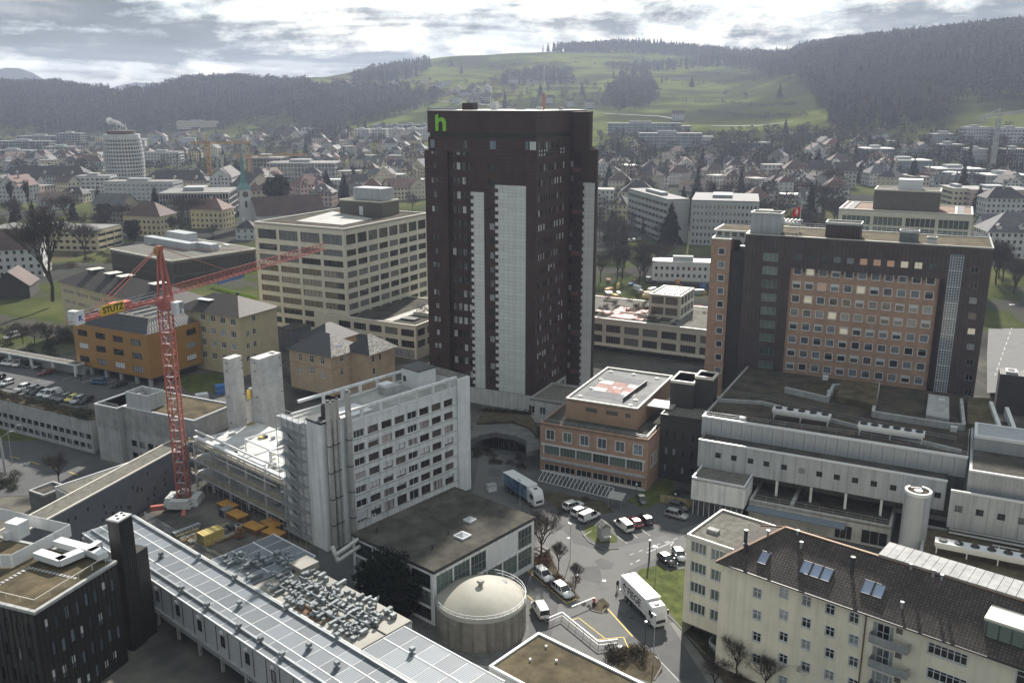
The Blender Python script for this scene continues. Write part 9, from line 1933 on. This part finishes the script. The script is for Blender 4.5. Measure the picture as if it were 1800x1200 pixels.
	# cranes of the town
	def far_crane(lb, px, py, ytop, dirx, m, jl, col=None):
		p = gp(px, py); h = H + ray(px, ytop).z * p.y / ray(px, ytop).y - p.z; t = empty('distant_crane', (p.x, p.y, p.z)); tag(t, lb, 'crane'); b = MB(); lattice(b, (0, 0, 0), (0, 0, h), 2.4, 2.4, 14, .3, leg=.5); b.build('mast', m, t); b = MB(); lattice(b, (-12 * dirx[0], -12 * dirx[1], h), (jl * dirx[0], jl * dirx[1], h + dirx[2]), 1.8, 1.8, 18, .25, tri=True, leg=.35); b.build('jib', m, t); b = MB(); b.bar((0, 0, h), (0, 0, h + 7), .8); b.bar((0, 0, h + 7), (jl * .7 * dirx[0], jl * .7 * dirx[1], h + 2), .2); b.bar((0, 0, h + 7), (-11 * dirx[0], -11 * dirx[1], h + 1), .2); b.build('tower_head', m, t); MB().box(-1.2 - 11 * dirx[0], 1.2 - 11 * dirx[0], -1.2 - 11 * dirx[1], 1.2 - 11 * dirx[1], h - 2, h + .5).build('counterweight', 'w_grey', t)
	far_crane('orange tower crane left of the church spire', 371, 334, 253, (1, .3, 0), 'crane_yellow', 32); far_crane('orange tower crane right of the church spire', 441, 320, 276, (1, .5, 0), 'crane_yellow', 45); far_crane('pale grey tower crane before the flats at the right edge', 1741, 318, 208, (.95, -.3, 6), 'galv', 30)
landmark_town()
def fill_town():
	g = random.Random(77); zones = [  # photo outline of built-up ground, count, size range (px), walls, roofs
		([(0, 285), (190, 275), (190, 300), (0, 305)], 26, (16, 34), 2.6), ([(0, 262), (330, 238), (560, 232), (560, 262), (330, 285), (0, 285)], 46, (12, 24), 3),
		([(430, 345), (745, 335), (745, 356), (430, 372)], 10, (30, 60), 3), ([(450, 305), (745, 300), (745, 340), (450, 345)], 30, (22, 44), 3), ([(545, 252), (745, 252), (745, 300), (545, 300)], 40, (14, 26), 3),
		([(1050, 300), (1300, 300), (1300, 345), (1050, 345)], 18, (22, 36), 3), ([(1050, 345), (1165, 350), (1165, 395), (1050, 400)], 5, (30, 44), 3), ([(1290, 300), (1560, 290), (1560, 335), (1320, 345)], 18, (22, 38), 3), ([(1320, 345), (1480, 345), (1480, 380), (1320, 385)], 6, (28, 44), 3),
		([(1500, 300), (1800, 330), (1800, 360), (1560, 335)], 12, (26, 44), 3), ([(1500, 258), (1640, 262), (1640, 280), (1500, 275)], 5, (16, 26), 2), ([(540, 148), (790, 146), (790, 158), (540, 156)], 15, (9, 16), 2), ([(770, 160), (900, 160), (900, 186), (770, 186)], 12, (10, 20), 2.4), ([(1040, 268), (1140, 262), (1140, 300), (1040, 300)], 6, (14, 22), 2), ([(0, 335), (160, 335), (150, 372), (0, 376)], 8, (30, 50), 3)]
	for P, cnt, (a, b), st in zones:
		xs = [p[0] for p in P]; ys = [p[1] for p in P]; made = 0; tries = 0
		while made < cnt and tries < cnt * 14:
			tries += 1; x, y = g.uniform(min(xs), max(xs)), g.uniform(min(ys), max(ys))
			if not inpoly(x, y, P): continue
			p = gp(x, y)
			if p is None: continue
			w = g.uniform(a, b); zc = p.y * CT + (H - p.z) * ST; wm = min(w * zc / F, 26)
			if any((p.x - q[0]) ** 2 + (p.y - q[1]) ** 2 < (wm * .55 + q[2]) ** 2 for q in TAKEN): continue
			TAKEN.append((p.x, p.y, wm * .55)); dep = g.uniform(10, 15); kd = g.choice(['gable', 'gable', 'hip', 'hip', 'flat'] if y > 200 else ['gable', 'gable', 'flat'])
			house(p, 0, wm * F / zc, dep if kd != 'gable' or g.random() < .5 else wm * 1.15, max(2, round(st + g.uniform(-.8, .8))), kd, g.choice(['white', 'white', 'white', 'cream', 'cream', 'grey', 'pink', 'yellow', 'beige']), g.choice(['brown', 'brown', 'dark', 'dark', 'red', 'grey']) if kd != 'flat' else g.choice(['flat', 'flat', 'pale']), g.choice([-12, -5, 0, 8, 25, 40, -30]), dorm=g.choice([0, 0, 1, 2, 3]) if kd != 'flat' and p.y < 900 else 0); made += 1
fill_town()
def town_trees():
	g = random.Random(31)
	zones = [([(0, 240), (560, 225), (745, 230), (745, 345), (450, 350), (300, 300), (0, 340)], 150, .12, (9, 17), 'in the town left of the brown tower'), ([(1050, 240), (1560, 235), (1800, 250), (1800, 345), (1560, 330), (1330, 390), (1050, 400)], 150, .16, (9, 18), 'in the town right of the brown tower'), ([(1045, 385), (1165, 400), (1165, 500), (1060, 500), (1045, 560)], 26, .12, (12, 19), 'between tower and the office with blue bands'), ([(1330, 350), (1480, 345), (1480, 420), (1340, 440)], 22, .1, (12, 20), 'behind the flag'), ([(0, 350), (420, 370), (440, 420), (260, 430), (0, 430)], 30, .2, (9, 17), 'among the houses behind the slatted hall'), ([(545, 125), (1230, 100), (1400, 170), (1100, 210), (560, 170)], 40, .3, (10, 20), 'scattered on the hillside meadows'), ([(1740, 440), (1800, 430), (1800, 520), (1740, 520)], 6, .1, (12, 18), 'along the avenue at the right edge'), ([(500, 350), (745, 340), (745, 380), (500, 395)], 12, .3, (10, 15), 'behind the beige block')]
	def tl(k, h, x, y): return '%s %s %s, %s' % ('low' if h < 11 else 'middling' if h < 14.5 else 'tall', k, place_word(x, y), 'on the hillside' if y < 215 else 'in the upper town' if y < 262 else 'mid town' if y < 310 else 'in the lower town' if y < 360 else 'near the hospital')
	for P, cnt, con, (h0, h1), where in zones:
		xs = [p[0] for p in P]; ys = [p[1] for p in P]; made = tries = 0
		while made < cnt and tries < cnt * 12:
			tries += 1; x, y = g.uniform(min(xs), max(xs)), g.uniform(min(ys), max(ys))
			if not inpoly(x, y, P): continue
			p = gp(x, y)
			if p is None or any((p.x - q[0]) ** 2 + (p.y - q[1]) ** 2 < (q[2] + 1.5) ** 2 for q in TAKEN): continue
			h = g.uniform(h0, h1); far = p.y > 420
			if g.random() < con: plant('conifer_tree', CONI[g.randrange(3)], p, h * 1.25, tl('dark conifer', h, x, y), group=tl('dark conifer', h, x, y), w=1.1)
			else: plant('bare_tree', (BARE_FAR if far else BARE)[g.randrange(3)], p, h, tl('bare tree', h, x, y), group=tl('bare tree', h, x, y))
			made += 1
	for x, y, h, lb in ((1603, 330, 24, 'tall dark conifer before the glass buildings'), (1690, 345, 24, 'dark conifer behind the second beige block'), (1718, 375, 17, 'dark conifer right of the second beige block'), (1225, 345, 20, 'tall dark conifer right of the tower'), (1070, 335, 20, 'dark conifer beside the tower edge'), (575, 345, 20, 'dark conifer behind the beige block roof'), (622, 322, 17, 'dark conifer left of the brown tower'), (275, 372, 17, 'dark conifer beside the gridded office'), (490, 372, 22, 'broad dark evergreen behind the church nave'), (185, 395, 12, 'dark evergreen before the beige house'), (235, 425, 11, 'dark evergreen before the yellow half-timbered house'), (1178, 430, 22, 'dark conifer before the office with blue bands'), (1392, 85, 24, 'lone conifer on the ridge'), (1372, 82, 16, 'lone small tree on the ridge')):
		p = gp(x, y) or gp(x, y + 8) or gp(x, y + 16); plant('conifer_tree', PINE[0] if 'broad' in lb or 'evergreen' in lb else CONI[int(x) % 3], p, h, lb, w=1.25)
	for x, y, h, lb in ((1435, 182, 26, 'large bare tree on the bright meadow'), (1468, 182, 26, 'bare tree at the edge of the right-hand wood'), (1460, 345, 24, 'tall bare tree among the tenements'), (1445, 385, 26, 'bare tree behind the flag'), (1132, 478, 13, 'bare tree beside the site cabins'), (1750, 500, 22, 'bare tree beside the ward block corner')):
		p = gp(x, y); plant('bare_tree', BARE[int(x) % 3], p, h, lb)
	# things in the yard beyond the roof garden
	for lb, m, x0, y0, x1, y1 in (('red banner fence before the building yard', 'hoarding_red', 1045, 528, 1095, 533), ('grey banner fence beside the red one', 'grey_panel', 1095, 533, 1140, 540), ('short red fence beside the pavilion', 'hoarding_red', 1222, 545, 1250, 550)):
		a, c = gp(x0, y0), gp(x1, y1); h = empty('banner_fence', a); tag(h, lb, 'fence'); v = c - a; n = 8
		for i in range(n): MB().bar(v * (i / n) + Vector((0, 0, 1.2)), v * ((i + .95) / n) + Vector((0, 0, 1.2)), .08, 2.0).build('banner', m, h)
	k = ['yellow_timber', 'white_metal', 'rust', 'hoarding_blue', 'galv', 'formwork']
	for i in range(26):
		p = gp(g.uniform(1060, 1240), g.uniform(492, 525)); o = empty('site_crate', p, g.uniform(0, 3)); tag(o, 'crate or bin standing in the building yard beyond the roof garden', 'crate', 'crates in the far building yard'); l, w, h = g.uniform(1.5, 5), g.uniform(1, 2.4), g.uniform(.8, 2.6); MB().box(-l / 2, l / 2, -w / 2, w / 2, 0, h).build('body', k[i % 6], o); MB().box(-l / 2 - .05, l / 2 + .05, -w / 2 - .05, w / 2 + .05, h * .45, h * .55).build('rim', 'galv', o)
town_trees()
def far_trees():
	pts = []
	for P, cnt in (([(0, 235), (560, 225), (745, 225), (745, 320), (450, 320), (0, 310)], 520), ([(1050, 235), (1560, 235), (1800, 240), (1800, 325), (1050, 330)], 560), ([(780, 150), (1060, 150), (1060, 195), (780, 190)], 90), ([(1330, 340), (1480, 340), (1480, 380), (1330, 390)], 40)):
		xs = [p[0] for p in P]; ys = [p[1] for p in P]
		for _ in range(cnt):
			x, y = nrs.uniform(min(xs), max(xs)), nrs.uniform(min(ys), max(ys)); p = gp(x, y) if inpoly(x, y, P) else None
			if p is None or any((p.x - q[0]) ** 2 + (p.y - q[1]) ** 2 < (q[2] * .8) ** 2 for q in TAKEN): continue
			pts.append((p.x, p.y, .12))
	wood('tree_scatter', 'bare garden trees scattered between the far houses', pts, 8, 16)
far_trees()
def drape(name, pts, w, m, lift=.5):
	P = []
	for (x0, y0), (x1, y1) in zip(pts, pts[1:]):
		for k in range(12): q = gp(lerp(x0, x1, k / 12), lerp(y0, y1, k / 12)); P += [q] if q else []
	b = MB(); L_ = []
	for i, q in enumerate(P): d = (P[min(i + 1, len(P) - 1)] - P[max(i - 1, 0)]); n = Vector((-d.y, d.x, 0)).normalized() * w / 2; L_ += [(q + n).xy.to_tuple() + (tz(*(q + n).xy) + lift,), (q - n).xy.to_tuple() + (tz(*(q - n).xy) + lift,)]
	b.v = L_
	for i in range(len(P) - 1): b.f.append((2 * i, 2 * i + 1, 2 * i + 3, 2 * i + 2)); b.m.append(0)
	b.build(name, m, kind='structure')
drape('lane', [(1370, 236), (1420, 232), (1520, 243), (1600, 252)], 5, 'pavement'); drape('lane', [(1250, 222), (1330, 222), (1400, 214)], 4, 'pavement'); drape('lane', [(760, 178), (830, 182), (900, 190)], 4, 'pavement'); drape('lane', [(1060, 200), (1160, 205), (1200, 212)], 3.5, 'pavement')
hp = []
for pl in (((1160, 178), (1250, 181), (1340, 190), (1400, 186)), ((1200, 150), (1290, 145), (1380, 132)), ((860, 120), (930, 115), (1020, 112)), ((880, 168), (960, 160), (1050, 158)), ((1210, 128), (1300, 138), (1330, 142)), ((620, 168), (700, 150), (760, 140)), ((1230, 200), (1330, 208), (1420, 206))):
	for (x0, y0), (x1, y1) in zip(pl, pl[1:]):
		for k in range(38): q = gp(lerp(x0, x1, k / 38) + nrs.uniform(-1, 1), lerp(y0, y1, k / 38) + nrs.uniform(-.6, .6)); hp += [(q.x, q.y, .1)] if q else []
wood('hedgerow', 'dark hedgerows running across the hillside meadows', hp, 3.5, 8)
# ------------------------------------------------------------------ far hills and the air
def far_hill():
	b = MB(); n = 90; pts = []
	X = np.linspace(-4400, 1000, n)
	hh = 95 + 125 * np.exp(-((X + 2390) / 190) ** 2) + 60 * np.exp(-((X + 1700) / 500) ** 2) + 8 * np.sin(X / 100.) + 5 * np.sin(X / 37.)
	for i in range(n): b.v += [(X[i], 4320, -50), (X[i], 4450, hh[i]), (X[i], 4600, hh[i] * .6), (X[i], 4800, -60)]
	for i in range(n - 1):
		for k in range(3): b.f.append((i * 4 + k, i * 4 + k + 1, (i + 1) * 4 + k + 1, (i + 1) * 4 + k)); b.m.append(0)
	b.build('hill', 'far_wood', kind='structure', smooth=True)
far_hill()
def haze():
	m = bpy.data.materials.new('haze'); m.use_nodes = True; nt = m.node_tree; nt.nodes.clear(); o = nt.nodes.new('ShaderNodeOutputMaterial'); v = nt.nodes.new('ShaderNodeVolumePrincipled')
	v.inputs['Density'].default_value = HAZE; v.inputs['Color'].default_value = (.68, .78, 1.0, 1); v.inputs['Anisotropy'].default_value = .3; nt.links.new(v.outputs[0], o.inputs['Volume'])
	b = MB().box(-5600, 5600, -200, 4900, -70, 300).build('haze', m, kind='stuff')
HAZE = 0.00011
haze()
